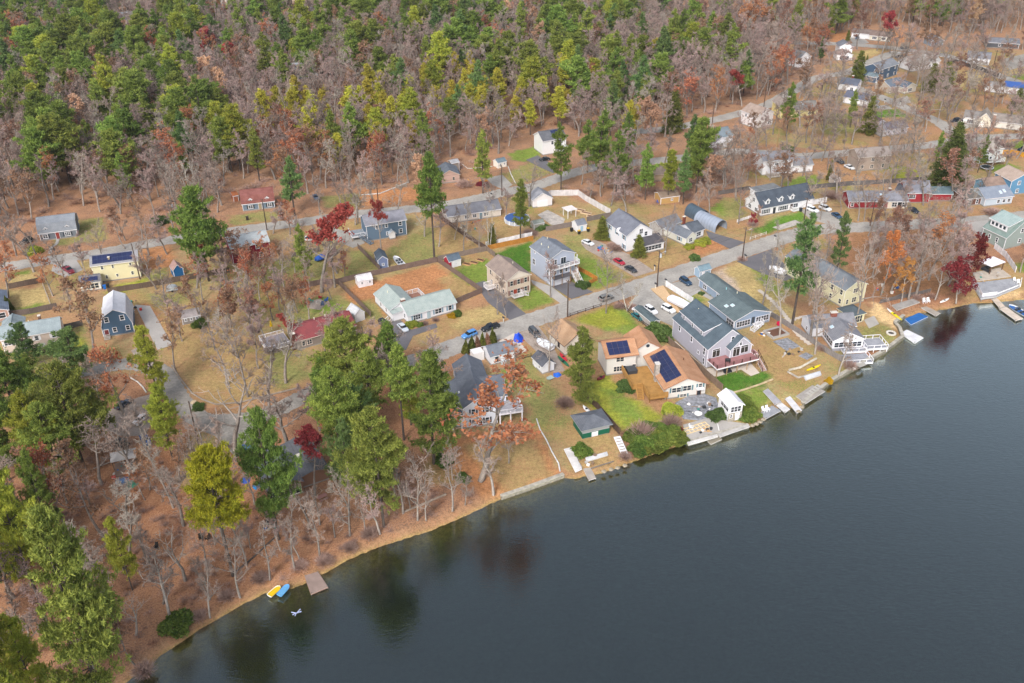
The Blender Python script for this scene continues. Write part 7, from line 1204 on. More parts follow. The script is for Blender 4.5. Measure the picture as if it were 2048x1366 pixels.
def tarp(px, py, s, label, col='2a62c8', h=.9, nm='tarp', cat='tarp'):
    g = np.random.default_rng(int(px+py)); x, y = G(px, py); m = MB(); n = 8; V = [(0, 0, h)]
    for k, f in ((1, .55), (2, 1.0)):
        for j in range(n): u = 2*PI*j/n; r = s*f*(.7+.5*g.random()); V.append((r*math.cos(u), r*math.sin(u), h*(.75*g.random()+.25) if k == 1 else .02))
    m.add(V, [(0, 1+j, 1+(j+1) % n) for j in range(n)]+[(1+j, 1+n+j, 1+n+(j+1) % n, 1+(j+1) % n) for j in range(n)]); o = m.build(nm, mat('tarp_'+col, col, rough=.5, var=.3, scale=2)); o.location = (x, y, 0); tag(o, label, cat)
def logline(label, pts, w=.25, h=.25, col='b8b0a4', nm='log_edging', cat='edging'):
    P = [G(*p) for p in pts]; m = MB()
    for i in range(len(P)-1): m.bar((*P[i], h/2), (*P[i+1], h/2), w, n=6)
    tag(m.build(nm, mat('edging_'+col, col, var=.4, scale=1., fine=.15)), label, cat)
def seawall(label, i0x, i1x, top=.12, col='a8a090', w=.6):
    pts = [p for p in SHORE if i0x <= p[0] <= i1x]; P = [G(*p, z=WATER_Z) for p in pts]; r = empty('seawall', P[0][0], P[0][1], 0, 0, label, 'wall'); o = P[0]; m = MB(); c = MB()
    for i in range(len(P)-1):
        a, b = Vector((P[i][0]-o[0], P[i][1]-o[1])), Vector((P[i+1][0]-o[0], P[i+1][1]-o[1])); d = (b-a).normalized(); n = Vector((-d.y, d.x)); a2, b2 = a-d*.02, b+d*.02
        for M_, z0, z1, e in ((m, -2.2, top-.12, 0), (c, top-.12+.0015*i, top+.0015*i, .06)):
            q = [a2-n*(.12+e), b2-n*(.12+e), b2+n*(w+e), a2+n*(w+e)]; V = [(v.x, v.y, z0) for v in q]+[(v.x, v.y, z1) for v in q]; M_.add(V, [(0, 3, 2, 1), (4, 5, 6, 7), (0, 1, 5, 4), (1, 2, 6, 5), (2, 3, 7, 6), (3, 0, 4, 7)])
    m.build('stone_face', mat('seawall_'+col, col, var=.6, scale=1.3, fine=.25, lines=('Z', .3, .4)), r); c.build('coping', mat('coping_'+col, 'b8b2a6', var=.4, scale=1., fine=.15), r)
def yardstuff():
    for a in (('sedan', 'e6e6e8', (292, 828), (268, 850), 'white sedan parked on the gravel by the left pines'), ('sedan', '26292e', (502, 861), (523, 887), 'black sedan parked beside the blue tarp at the road end'), ('sedan', '2c5a94', (284, 868), (297, 891), 'blue car below the white sedan at the left wood edge'),
      ('sedan', 'c4ccd4', (797, 646), (815, 664), 'silver sedan on the dark drive of the mint-roofed ranch'), ('suv', '2c3036', (762, 642), (774, 654), 'dark suv half hidden by pines beside the silver sedan'), ('pickup', '23282e', (1000, 648), (961, 661), 'black pickup on the road verge behind a light blue suv'), ('suv', '5a92d0', (955, 663), (922, 676), 'light blue suv parked on the verge below the mint-roofed ranch'),
      ('van', '50565c', (1060, 656), (1079, 675), 'grey minivan on gravel beside the tan-roofed garage'), ('suv', '7c7c7a', (1198, 600), (1227, 591), 'grey suv on the road behind a tall bare tree'), ('sedan', 'a8283a', (1228, 517), (1249, 529), 'red sedan on the drive of the big white gabled house'), ('sedan', '3c3e44', (1251, 532), (1273, 544), 'charcoal sedan just below the red sedan'),
      ('sedan', 'dcdee2', (1166, 481), (1186, 489), 'white sedan among yard clutter left of the dark evergreen'), ('suv', '2c4660', (1358, 554), (1385, 572), 'dark blue suv on grey pad beside the little blue shed'), ('sedan', 'e8e8ec', (1267, 616), (1290, 628), 'white sedan, leftmost of three white cars, behind low shed'), ('suv', 'e2e4e8', (1290, 613), (1314, 628), 'white suv, middle of the three white cars in the lot'),
      ('suv', 'eceef0', (1324, 611), (1350, 625), 'white crossover nearest the long covered boat'), ('sedan', '2c6a70', (1270, 629), (1282, 637), 'teal car half hidden behind the leftmost white sedan'), ('suv', 'eceef2', (1613, 415), (1638, 424), 'white suv nearest the garage door of the dormered cape'), ('suv', 'e6e8ec', (1639, 412), (1662, 421), 'white suv furthest right on the cape drive'),
      ('sedan', '34506c', (1665, 425), (1683, 437), 'dark blue sedan at the foot of the cape drive'), ('sedan', 'b8c0c8', (1757, 214), (1741, 215), 'silver sedan outside the white gable house on the side street'), ('suv', '282e3a', (1921, 239), (1900, 243), 'dark suv at the white gable-fronted ranch, upper right'), ('suv', 'eceef0', (1937, 241), (1914, 246), 'white suv beside the dark suv, upper right'),
      ('suv', '5c646c', (1800, 96), (1819, 95), 'grey car driving on the top road'), ('sedan', '56708c', (1718, 73), (1712, 78), 'blue car on the drive of the white garage ranch'), ('suv', '34404c', (2056, 297), (2037, 300), 'dark suv at the right edge below the crossing'), ('suv', '40444a', (1672, 319), (1686, 326), 'dark suv beneath bare trees left of the taupe house'),
      ('sedan', 'dcdee0', (1692, 331), (1706, 337), 'white car under bare trees beside the taupe house'), ('sedan', '22282c', (1096, 317), (1082, 319), 'black car outside the white hillside house'), ('suv', '26302e', (60, 479), (44, 486), 'black suv left of the grey gambrel house'), ('sedan', '5c7088', (628, 388), (636, 400), 'blue-grey car beside lawn right of the tall road pine'),
      ('pickup', '8a3040', (128, 534), (146, 546), 'red pickup on pale drive left of the yellow house'), ('sedan', '3a4250', (240, 812), (252, 804), 'dark car under the russet oak by the pines'), ('suv', '5a6268', (170, 812), (182, 820), 'grey suv glimpsed among left pines'), ('sedan', '2c3440', (1822, 417), (1834, 424), 'dark car in front of the red garage wing'), ('sedan', '4a4e54', (1808, 113), (1790, 114), 'grey car at the top junction')): car(*a)
    w = 'e8e8ee'
    boat('long white shrink-wrapped boat between white fence and lavender house', (1340, 597), (1386, 620), 2.6, 1.2, w, w, .4, 'covered_boat', cover='e6e6ee'); boat('white covered boat on trailer by the yellow house drive', (1570, 547), (1538, 536), 2.2, 1., 'dcdee2', w, .5, 'covered_boat', cover='dcdce2'); boat('open white motor boat on the lawn beside the slate-blue shed', (806, 532), (789, 514), 2.1, .8, w, 'b8bcc0', .3)
    boat('white covered boat between grey minivan and white shed', (1104, 697), (1075, 681), 2.4, 1., w, w, .4, 'covered_boat', cover='dce0e6'); boat('white boat on pale drive under the red maple', (608, 476), (626, 479), 1.8, .8, w, 'c0c4c8', .3); boat('blue-covered boat below the red maple trunk', (648, 513), (630, 521), 1.9, .8, '2c58a0', w, .3, 'covered_boat', cover='2c5cb4')
    boat('blue and white pontoon boat at the far right dock', (2058, 632), (2018, 610), 2.3, .6, 'd8dce0', '2c62a4', -.75, 'pontoon_boat'); boat('upturned grey rowboat behind the white garden shed', (1106, 752), (1094, 757), 1.4, .4, 'a8b8b4', 'a8b8b4', .0, 'rowboat', open_=False); boat('small white open dinghy with yellow interior on the left beach', (538, 1190), (560, 1171), 1.3, .4, 'ece8dc', 'e8c01c', -.3, 'dinghy', open_=False, group='dinghies on the left beach'); boat('upturned pale blue dinghy beside the yellow one', (558, 1189), (577, 1168), 1.3, .4, '6aa8d8', '6aa8d8', -.3, 'dinghy', open_=False, group='dinghies on the left beach')
    kayak('yellow and white kayak on the sandy patch at right', (1774, 617), (1803, 640), 'e6d81c', .9, col2='e8e8e8'); kayak('yellow kayak on the terraced bank right of lavender house', (1613, 741), (1641, 730), 'e8cc14', .9); kayak('white kayak drawn up at the right shore', (1880, 605), (1898, 597), 'ececec', .9); kayak('red canoe lying beside the green canoe', (1120, 706), (1134, 722), 'c8283c', 1., nm='canoe'); kayak('green canoe with white rim by the tan-roofed garage', (1115, 712), (1138, 733), '1c6a4c', 1., nm='canoe', open_=True); kayak('maroon upturned boat by the white solar house wall', (1194, 760), (1210, 752), '7a3038', 1.2, nm='upturned_boat', H=.6)
    kayak('white upturned skiff behind the green shed', (1166, 812), (1180, 826), 'e4e4e6', 1., nm='upturned_boat', H=.5)
    # docks and shore works
    platform('weathered brown-grey dock with rotting boards at the left beach', [(609, 1151), (636, 1143), (656, 1174), (622, 1188)], -.35, .25, 'a08c84', edge='a88878'); platform('long white dock section stored on the bank by the stone steps', [(1128, 898), (1143, 894), (1164, 938), (1151, 944)], .55, .15, 'e2dedc', 'stored_dock', posts=False, edge='e8e4e2'); platform('grey jetty with red mat beside the white stored dock', [(1163, 930), (1176, 926), (1192, 956), (1178, 960)], -.3, .2, 'b4aca4')
    platform('grey dock with two white chairs under the ivy bank', [(1520, 827), (1544, 811), (1562, 821), (1532, 837)], -.2, .25, 'a4a6ac'); platform('short white dock at the foot of the grey ramp', [(1552, 810), (1562, 804), (1580, 818), (1570, 825)], -.15, .2, 'e0dede'); platform('long white dock section beside the grey ramp', [(1570, 797), (1580, 792), (1604, 820), (1594, 826)], .1, .2, 'dedce0'); platform('grey slatted ramp running down the bank to the docks', [(1526, 782), (1536, 777), (1562, 803), (1550, 809)], .35, .15, 'b0aeb4', 'ramp', 'ramp')
    platform('white floating dock beside the green lake lawn', [(1801, 666), (1814, 659), (1847, 675), (1830, 686)], -.35, .3, 'e2e2e6', edge='f0f0f2'); platform('narrow grey jetty reaching into the right bay', [(1838, 613), (1845, 609), (1881, 626), (1872, 632)], -.3, .2, 'aaa298'); platform('large weathered grey deck above the sand at right', [(1784, 610), (1826, 597), (1840, 604), (1794, 620)], .3, .3, 'a8a4a0', 'shore_deck', 'deck'); platform('blue-decked swim raft beside the yellow kayak', [(1810, 638), (1838, 625), (1856, 633), (1822, 649)], -.45, .3, '2c6cb4', 'swim_raft', 'raft', posts=False, edge='d8d8d8')
    platform('long tan dock at far right with a kink', [(1981, 595), (1991, 593), (2010, 612), (1999, 615)], -.2, .2, 'd0c0b0'); platform('outer tan dock leg beside the pontoon boat', [(1999, 617), (2012, 613), (2046, 637), (2032, 641)], -.25, .2, 'd4c6b8'); platform('low stone block platform at the patio edge in the water', [(1414, 880), (1438, 872), (1444, 878), (1422, 888)], -.5, .3, 'a09888', 'stone_block', 'block', posts=False); platform('long pale timber bench wall along the lake patio', [(1374, 884), (1434, 868), (1436, 872), (1377, 889)], .55, .4, 'dcd8d4', 'bench_wall', 'bench', posts=False)
    platform('grey paved edge strip from the patio to the boathouse', [(1436, 868), (1496, 848), (1500, 853), (1440, 874)], .2, .2, 'c4c0bc', 'paved_strip', 'paving', posts=False); platform('stack of white dock planks on the bank', [(1171, 915), (1214, 903), (1216, 909), (1173, 922)], .4, .35, 'e0e0e2', 'plank_stack', 'planks', posts=False); platform('white deck by the lake below the far right pavilion', [(1944, 566), (2030, 556), (2040, 572), (1992, 592), (1962, 596)], .6, .6, 'a8aab0', 'shore_deck', 'deck'); platform('pale paved terrace under the white-roofed pavilion', [(1946, 545), (2000, 535), (2022, 552), (1950, 562)], .3, .3, 'c8bcae', 'terrace', 'terrace', posts=False)
    platform('fallen white painted board pile above the yellow float', [(1608, 752), (1640, 742), (1643, 748), (1612, 758)], .6, .5, 'dcdee4', 'upturned_raft', 'raft', posts=False); platform('grey stone terrace with planting bed by the right seawall', [(1592, 792), (1625, 770), (1650, 782), (1612, 806)], .16, .3, 'aca6a0', 'stone_terrace', 'terrace', posts=False)
    seawall('long low stone seawall below the leafy lawn', 1000, 1130); seawall('concrete seawall under the lake patio', 1374, 1500, .1, 'b4aea4'); seawall('stone seawall running right below the white-decked cottage', 1604, 1808, .2, '9c9484')
    def steps(label, a, b, w, col, n=12):
        p, q = G(*a, z=1.2), G(*b, z=-.3); r = empty('shore_steps', p[0], p[1], 0, 0, label, 'steps'); d = (q[0]-p[0], q[1]-p[1]); stairs(r, (0, 0, 1.2), (d[0], d[1], -.35), w, col, str_col=col)
    steps('white open-tread steps down the bank beside the dark fence', (1234, 872), (1252, 914), 1.4, 'eaeaee'); steps('grey stone steps at the boathouse corner', (1440, 828), (1428, 850), 1.4, 'aaa498'); steps('grey timber steps down to the far right beach', (1640, 770), (1600, 800), 1.2, 'b4b0aa')
    fence('white fence panels along the right edge of the bright deck', [(2042, 562), (2040, 574), (1994, 592)], 1., 'f0f0f2', 'picket', 'railing_fence'); fence('solid white fence on the left edge of the bright deck', [(1941, 563), (1963, 597), (1991, 594)], 1.6, 'e8e4ea', nm='vinyl_fence')
    F = [('long dark timber fence behind the orange dirt lawn', [(575, 584), (642, 569), (676, 568), (702, 561), (875, 524)]), ('brown timber fence on the right of the orange dirt lawn', [(875, 524), (964, 586), (912, 608)]), ('dark fence running down between ranch and fire circle', [(677, 569), (729, 620), (742, 634)]), ('weathered fence left of the slate-blue shed', [(716, 497), (760, 541)]), ('grey timber fence behind the red shed', [(877, 522), (974, 502), (990, 515)], 1.7, '887a70'),
         ('dark fence right of the long-trunked pine lawn', [(878, 436), (925, 470), (974, 502)], 1.6, '6a5850'), ('orange timber fence panels backing the cream house lawn', [(976, 500), (1066, 481)], 1.6, 'b8803c'), ('long white vinyl fence above the orange panels', [(972, 494), (1064, 474)], 1.7, 'f0eef0', 'board', 'vinyl_fence'), ('orange cedar fence right of the grey-blue tall house', [(1150, 537), (1194, 561), (1178, 569)], 1.3, 'c08038'),
         ('curving pale translucent fence at the wood edge', [(1066, 406), (1102, 392), (1156, 391), (1171, 402), (1220, 430)], 2.1, 'd8d4d4', 'board', 'vinyl_fence'), ('grey plank fence left of the white shed', [(1092, 463), (1145, 453)], 1.7, '857a74'), ('grey plank fence right of the white shed', [(1174, 443), (1222, 434)], 1.7, '7c726c'), ('low dark post fence along the central road', [(1140, 633), (1202, 613)], 1.0, '4a3834', 'rail'),
         ('low black fence between green lawn and car lot', [(1236, 608), (1276, 642), (1316, 671)], 1.1, '3c3434', 'rail'), ('tall brown fence beside the lavender house', [(1317, 670), (1380, 725), (1444, 783)], 2., '8a7666'), ('dark fence descending to the white bank steps', [(1158, 785), (1196, 820), (1238, 869)], 1.8, '5c4a40'), ('grey fence right of the blue-grey cottage yard', [(1541, 633), (1600, 670), (1650, 705), (1690, 728)], 1.6, '8c8684'),
         ('white vinyl fence in front of the long wrapped boat', [(1332, 573), (1385, 607)], 1.8, 'f0f0f4', 'board', 'vinyl_fence'), ('white fence panel right of the cape garage', [(1625, 410), (1652, 405)], 1.9, 'e8e8ec', 'board', 'vinyl_fence'), ('low white fence left of the cape', [(1474, 445), (1508, 434)], 1.0, 'eceaee', 'picket', 'vinyl_fence'), ('pale split-rail fence at the road bend', [(1500, 480), (1532, 469)], 1., 'd0c8c0', 'rail', 'rail_fence'),
         ('long dark fence behind the cape', [(1436, 390), (1500, 380)], 1.5, '6a6462'), ('long dark grey fence behind the red ranch', [(1622, 378), (1700, 371), (1760, 368), (1853, 362)], 1.6, '6e6a6a'), ('brown fence between the two left tan yards', [(19, 578), (84, 565)], 1.7, '6e5e54'), ('thin rail fence down the left yard', [(84, 565), (101, 609)], 1.1, 'a8a09a', 'rail', 'rail_fence'), ('dark fence behind the peach split-level house', [(-10, 638), (60, 628), (115, 617)], 1.7, '6c605a'),
         ('long brown fence behind the gambrel house yard', [(217, 587), (300, 574), (390, 557), (460, 545)], 1.7, '6c5c50'), ('dark fence right of the peach house', [(128, 660), (166, 651)], 1.6, '66605c'), ('orange-yellow fence at the far right', [(2001, 309), (2024, 308), (2060, 318)], 1.7, 'd09830'), ('white fence by the slate-roofed low house', [(1901, 375), (1927, 391)], 1.6, 'dcdee2', 'board', 'vinyl_fence'), ('long dark fence climbing the top right street', [(1901, 124), (1950, 138), (1996, 155)], 1.8, '585454'),
         ('long white fence beside the sage lake house', [(1988, 497), (2010, 515), (2030, 545)], 1.8, 'eceaee', 'board', 'vinyl_fence'), ('small picket fence above the beige bungalow lawn', [(1724, 175), (1758, 170)], 1., '8a8070', 'picket'), ('grey fence behind the small red maple yard', [(640, 503), (585, 515)], 1.5, '7a6e68'), ('dark low fence beside the right woods', [(1760, 607), (1790, 600), (1860, 585)], 1.2, '6c6664'), ('black wire gate beside the small white garage', [(1032, 722), (1062, 714)], 1.1, '34322e', 'rail', 'metal_gate')]
    for f in F: fence(*f)
    for k, bx, by, ty, lb, tr in (('a', 399, 896, 803, 'dark utility pole at the left road junction', 0), ('b', 1314, 574, 500, 'tall utility pole with white transformer at the central road', 1), ('c', 1484, 521, 455, 'utility pole at the bend beside pale lamp', 0), ('d', 1135, 634, 560, 'slim utility pole at the cream-garage verge', 0), ('e', 1004, 391, 330, 'utility pole at the upper road junction', 0), ('f', 534, 460, 398, 'utility pole by the small barn-roofed house', 0), ('g', 352, 462, 402, 'pale utility pole left of the bushy road pine', 1),
        ('h', 280, 558, 487, 'utility pole behind the yellow house', 0), ('i', 1424, 251, 206, 'dark pole beside the upper wood road', 0), ('j', 1527, 217, 172, 'dark pole behind the tan-roofed house', 0), ('k', 1553, 298, 252, 'pale pole by the lower hill street', 0), ('l', 1908, 97, 60, 'pole beside the top right road', 0), ('m', 1789, 204, 162, 'pole on the side street by the beige bungalow', 0), ('n', 1608, 440, 395, 'utility pole on the cape lawn edge', 0), ('o', 758, 420, 366, 'utility pole above the slate blue house', 0), ('p', 1740, 452, 400, 'utility pole on the right road verge', 0), ('q', 1985, 140, 100, 'pole at the far right of the top road', 0)): pole(k, bx, by, ty, lb, bool(tr), 'a88c60' if k in 'gk' else '584840', lamp=k in 'cb')
    for a, b, n in (('d', 'b', 'between the road-verge pole and the transformer pole'), ('b', 'c', 'from transformer pole to the bend'), ('c', 'n', 'from bend to the cape lawn'), ('n', 'p', 'from the cape lawn to the right road'), ('g', 'f', 'over the left road'), ('f', 'o', 'over the upper road, centre left'), ('o', 'e', 'over the upper road to the junction'), ('i', 'j', 'along the upper wood road'), ('l', 'q', 'along the top right road')):
        wire(a, b, 'upper wire '+n, .9, .45); wire(a, b, 'lower wire '+n, 0, 1.8)
    for p in ((1007, 645, 'white mailbox post on the verge by the cream house'), (1309, 541, 'white mailbox at the gravel drive mouth'), (1311, 577, 'mailbox with yellow base at the transformer pole'), (1331, 569, 'dark mailbox by the white vinyl fence'), (1490, 520, 'white mailbox at the bend'), (163, 515, 'mailbox beside the yellow house drive'), (1769, 206, 'mailbox on the side street by the silver car'), (1800, 210, 'mailbox below the beige bungalow'), (983, 396, 'dark mailbox by the upper road'), (1549, 481, 'mailbox beside the grey drive at the bend')): mailbox(*p)
    for p in ((514, 836, 'green bin at the left road edge', '1c5a4c'), (495, 440, 'dark bin on lawn before the barn-roofed house', '3a3230'), (210, 578, 'blue bin beside the white sunroom', '1c6ac0'), (217, 576, 'black bin next to the blue one', '26282a'), (1143, 463, 'black bin left of the white shed', '28282c'), (1158, 468, 'black bin with yellow lid before the white shed', '2c2c2e', 'e0b020'), (1176, 463, 'yellow-lidded bin right of the white shed', '2c2c2e', 'e0b020'), (1601, 423, 'dark bin at the cape garage', '2c343c'), (1422, 575, 'grey bin by the blue-grey cottage wall', '8a8078')): bin_(*p)
    for i, (x, y) in enumerate(((405, 889), (430, 906), (442, 915), (456, 922), (491, 917), (484, 905), (388, 806))): boulder(x, y, .75 if i else .85, ['single tan boulder by the left junction pole', 'pale boulder left in the row below the road end', 'second pale boulder of the row below the road end', 'third pale boulder of the row below the road end', 'pale boulder nearest the flat-roofed house', 'grey boulder under the tall dead tree', 'small grey rock by the dark shrub at the junction'][i])
    for i, (x, y) in enumerate(((1505, 852), (1513, 849), (1520, 845), (1527, 840), (1597, 824), (1604, 815), (1222, 940), (1208, 944), (1235, 937), (1250, 932))): boulder(x, y, .55, 'grey shore rock, %s of ten along the water' % ORD[i], 'a89c88', 'rocks along the water')
    tarp(491, 898, 1.7, 'bright blue tarp heap beside the black sedan'); tarp(492, 960, 1.2, 'blue tarp crumpled left of the flat-roofed house', h=.4); tarp(515, 972, 1.1, 'light blue bag bundle by the flat-roofed house', '2c8cd0', .7); tarp(1037, 680, 1.6, 'royal blue covered machine on the pale concrete pad', '1c50d8', 1.9, 'covered_machine', 'machine'); tarp(1114, 750, 1., 'round blue cover behind the white shed', '2c6cd8', .7); tarp(246, 962, 1.5, 'blue-grey heap of sheets at the left shack', '5a7ca8', .7); tarp(262, 968, 1.5, 'green net heap at the left shack', '2c8c70', .5)
    tarp(937, 366, 1.8, 'yellow-orange machine cover beside the upper pine', 'd89a1c', 1.6, 'covered_machine', 'machine'); tarp(965, 362, 1.6, 'orange digger part behind the upper pine', 'd08c20', 1.4, 'covered_machine', 'machine'); tarp(1466, 443, .1, 'x', '5aa8e0', .1) if False else None; tarp(1201, 497, 1.3, 'blue tarp among the clutter beside the white sedan', '3c6cb0', .8); tarp(1318, 404, 1.2, 'blue tarp in the orange-floored woods', '2c58b8', .9)
    g = np.random.default_rng(4); CL = ['crate', 'bag', 'plank', 'tub', 'box']
    def clutter(cx, cy, sx, sy, n, where, cols):
        for i in range(n):
            px, py = cx+g.uniform(-sx, sx), cy+g.uniform(-sy, sy); k = CL[int(g.integers(0, 5))]; c = cols[int(g.integers(0, len(cols)))]; s = g.uniform(.35, .8); x, y = G(px, py); m = MB()
            if k == 'plank': m.box(-s*1.8, s*1.8, -.1, .1, 0, .1)
            elif k == 'tub': m.cyl(0, 0, 0, s*.8, s*.5, 10, r2=s*.6)
            elif k == 'bag': V, F = [], []; m.cyl(0, 0, 0, s*.5, s*.7, 7, r2=s*.25)
            else: m.box(-s*.5, s*.5, -s*.4, s*.4, 0, s*.6); m.box(-s*.54, s*.54, -s*.44, s*.44, s*.6, s*.66)
            o = m.build(k, plain(c)); o.location = (x, y, .03); o.rotation_euler = (0, 0, g.uniform(0, 3)); tag(o, '%s %s among the clutter %s' % (CN.get(c, 'grey'), k, where), k, 'clutter '+where)
    CN = {'e8e6e2': 'white', '2c62a8': 'blue', 'c83c30': 'red', '3a3c3e': 'dark', 'd8a02c': 'yellow', '8a7460': 'brown', '2c8c80': 'teal', 'b8b4b0': 'grey'}
    cc = list(CN); clutter(1215, 500, 22, 8, 22, 'left of the white gabled house', cc); clutter(540, 1050, 16, 10, 14, 'in the lakeside woods fire area', cc); clutter(245, 945, 22, 16, 12, 'around the left shack', cc); clutter(1400, 815, 28, 12, 14, 'on the slate lake patio', ['b8b4b0', 'e8e6e2', '3a3c3e', '8a7460', '2c8c80']); clutter(1425, 860, 24, 7, 10, 'on the lower lake patio', ['b8b4b0', 'e8e6e2', '3a3c3e', 'c8a070'])
    clutter(1775, 580, 22, 9, 12, 'on the brown bank at right', cc); clutter(1975, 555, 26, 9, 14, 'on the far right terrace', cc); clutter(1530, 668, 12, 4, 7, 'behind the blue-grey cottage', cc); clutter(1590, 705, 22, 8, 10, 'along the grey fence', ['3a3c3e', '8a7460', 'b8b4b0']); clutter(270, 612, 12, 16, 9, 'right of the gambrel house', cc); clutter(935, 455, 30, 12, 14, 'behind the cream ranch', cc); clutter(1708, 734, 14, 4, 6, 'on the lower white-railed deck', ['b8b4b0', '3a3c3e', 'e8e6e2']); clutter(1180, 920, 26, 12, 8, 'on the bank by the stored dock', ['b8b4b0', 'e8e6e2', '8a7460'])
    for i, (x, y, a, c, lb) in enumerate(((1528, 824, .6, 'f0f0f4', 'left white chair on the grey dock'), (1535, 822, .4, 'f0f0f4', 'right white chair on the grey dock'), (623, 605, 1., '1c9c8c', 'teal chair at the stone fire circle'), (652, 603, -1, '2458b0', 'blue chair right of the fire circle'), (641, 597, 3, 'b83040', 'red chair behind the fire circle'), (645, 612, 0, '40506c', 'dark chair in front of the fire circle'), (403, 1080, .5, '2c241e', 'left dark chair of the woods pair'), (416, 1080, -.5, '2c241e', 'right dark chair of the woods pair'), (313, 1098, 0, '302c2a', 'single dark chair in the left woods'),
        (1848, 606, 0, 'ececf0', 'left white chair at the narrow jetty'), (1856, 605, 0, 'ececf0', 'right white chair at the narrow jetty'), (1383, 858, 1, 'e4e4e4', 'white chair on the lower lake patio'), (2030, 564, .3, 'f0f0f0', 'left white armchair on the bright far right deck'), (2036, 568, -.3, 'f0f0f0', 'right white armchair on the bright far right deck'))): chair(x, y, a, lb, c, z=-.2 if i < 2 else .6 if i > 11 else 0)
    sl = SURF['slate']; parts('round_pool', 1034, 442, 0, 'round above-ground pool with dark blue cover left of the mid pine', 'pool', [('pool_wall', 'b8bcc4', lambda m: m.cyl(0, 0, 0, 1.2, 4., 28)), ('pool_cover', '3c5c94', lambda m: m.cyl(0, 0, 1.2, 1.32, 3.85, 28, r2=3.6)), ('pool_rim', 'e0e4e8', lambda m: [m.box(4*math.cos(i*.4488)-.12, 4*math.cos(i*.4488)+.12, 4*math.sin(i*.4488)-.12, 4*math.sin(i*.4488)+.12, 0, 1.35) for i in range(14)])])
    parts('trampoline', 1973, 338, 0, 'round trampoline with white rim on the lawn by the sage house', 'trampoline', [('jumping_mat', '1c2a2c', lambda m: m.cyl(0, 0, .82, .86, 1.9, 24)), ('rim', 'd8dce0', lambda m: m.cyl(0, 0, .7, .81, 2.3, 24)), ('leg', '8a8e92', lambda m: [m.bar((2.1*math.cos(i*1.047), 2.1*math.sin(i*1.047), 0), (2.1*math.cos(i*1.047), 2.1*math.sin(i*1.047), .75), .08) for i in range(6)]), ('safety_net', '2c3a40', lambda m: [m.bar((2.2*math.cos(i*1.047), 2.2*math.sin(i*1.047), .75), (2.2*math.cos(i*1.047), 2.2*math.sin(i*1.047), 2.6), .05) for i in range(6)])])
    parts('pergola', 1139, 432, .5, 'small white slatted pergola in the pale fenced yard', 'pergola', [('post', 'eceaea', lambda m: [m.box(x-.08, x+.08, y-.08, y+.08, 0, 2.5) for x in (-1.5, 1.5) for y in (-1.4, 1.4)]), ('slatted_roof', 'e8e4e6', lambda m: ([m.box(-1.9, 1.9, -1.8+i*.3, -1.72+i*.3, 2.62, 2.75) for i in range(13)], m.box(-1.6, -1.45, -1.9, 1.9, 2.5, 2.62), m.box(1.45, 1.6, -1.9, 1.9, 2.5, 2.62)))])
    parts('pavilion_canopy', 1980, 541, .5, 'flat white-roofed garden canopy above dark seating at far right', 'canopy', [('canopy_roof', 'eceaf0', lambda m: m.box(-3, 3, -2, 2, 2.7, 2.9)), ('post', '6a5040', lambda m: [m.box(x-.1, x+.1, y-.1, y+.1, 0, 2.7) for x in (-2.7, 2.7) for y in (-1.7, 1.7)]), ('seating', '34363c', lambda m: (m.box(-2.2, 2.2, .6, 1.5, .3, .9), m.box(-2.2, -1.3, -1.2, .6, .3, .9)))])
    for i, (x, y) in enumerate(((934, 529), (948, 526), (961, 521))): parts('garden_bed', x, y, -.5, ['left', 'middle', 'right'][i]+' one of three raised timber beds by the red shed', 'garden bed', [('bed_frame', 'b89068', lambda m: (m.box(-1.1, 1.1, -.65, -.55, 0, .35), m.box(-1.1, 1.1, .55, .65, 0, .35), m.box(-1.2, -1.1, -.65, .65, 0, .35), m.box(1.1, 1.2, -.65, .65, 0, .35))), ('soil', '5c4030', lambda m: m.box(-1.1, 1.1, -.55, .55, 0, .25))], group='raised beds by the red shed')
    for i, (x, y) in enumerate(((1160, 421), (1172, 427), (1184, 434))): parts('garden_bed', x, y, -.5, ['upper', 'middle', 'lower'][i]+' pale timber bed inside the curving fence', 'garden bed', [('bed_frame', 'd0b898', lambda m: (m.box(-1.6, 1.6, -.75, -.6, 0, .4), m.box(-1.6, 1.6, .6, .75, 0, .4), m.box(-1.75, -1.6, -.75, .75, 0, .4), m.box(1.6, 1.75, -.75, .75, 0, .4))), ('soil', '7c5c48', lambda m: m.box(-1.6, 1.6, -.6, .6, 0, .28))], group='pale beds by the curving fence')
    parts('teardrop_trailer', 345, 582, .3, 'silver rounded camping trailer behind the gambrel house', 'trailer', [('trailer_body', 'b4bcc2', lambda m: m.prism([(1.6*math.cos(PI*i/12)*1., .5+1.3*math.sin(PI*i/12)) for i in range(13)], 'y', -.85, .85)), ('wheel', '2a2a2a', lambda m: [m.prism([(.3*math.cos(i*.6), .35+.3*math.sin(i*.6)) for i in range(10)], 'y', s*.9-.08, s*.9+.08) for s in (-1, 1)])])
    parts('picnic_table', 645, 998, .6, 'weathered picnic table right of the glazed flat-roofed house', 'table', [('table_top', 'b08078', lambda m: m.box(-1, 1, -.4, .4, .72, .78)), ('bench', 'a87870', lambda m: (m.box(-1, 1, -.95, -.65, .42, .47), m.box(-1, 1, .65, .95, .42, .47))), ('leg', '8a6a60', lambda m: [m.bar((x, -.8, 0), (x, .8, .75), .08) for x in (-.7, .7)])]); parts('picnic_table', 1722, 735, .5, 'grey table on the lower deck of the lakeside cottage', 'table', [('table_top', 'a8a49c', lambda m: m.box(-1.2, 1.2, -.6, .6, .75, .82)), ('leg', '6a6660', lambda m: [m.box(x-.06, x+.06, -.3, .3, 0, .75) for x in (-.9, .9)])], z=.12)
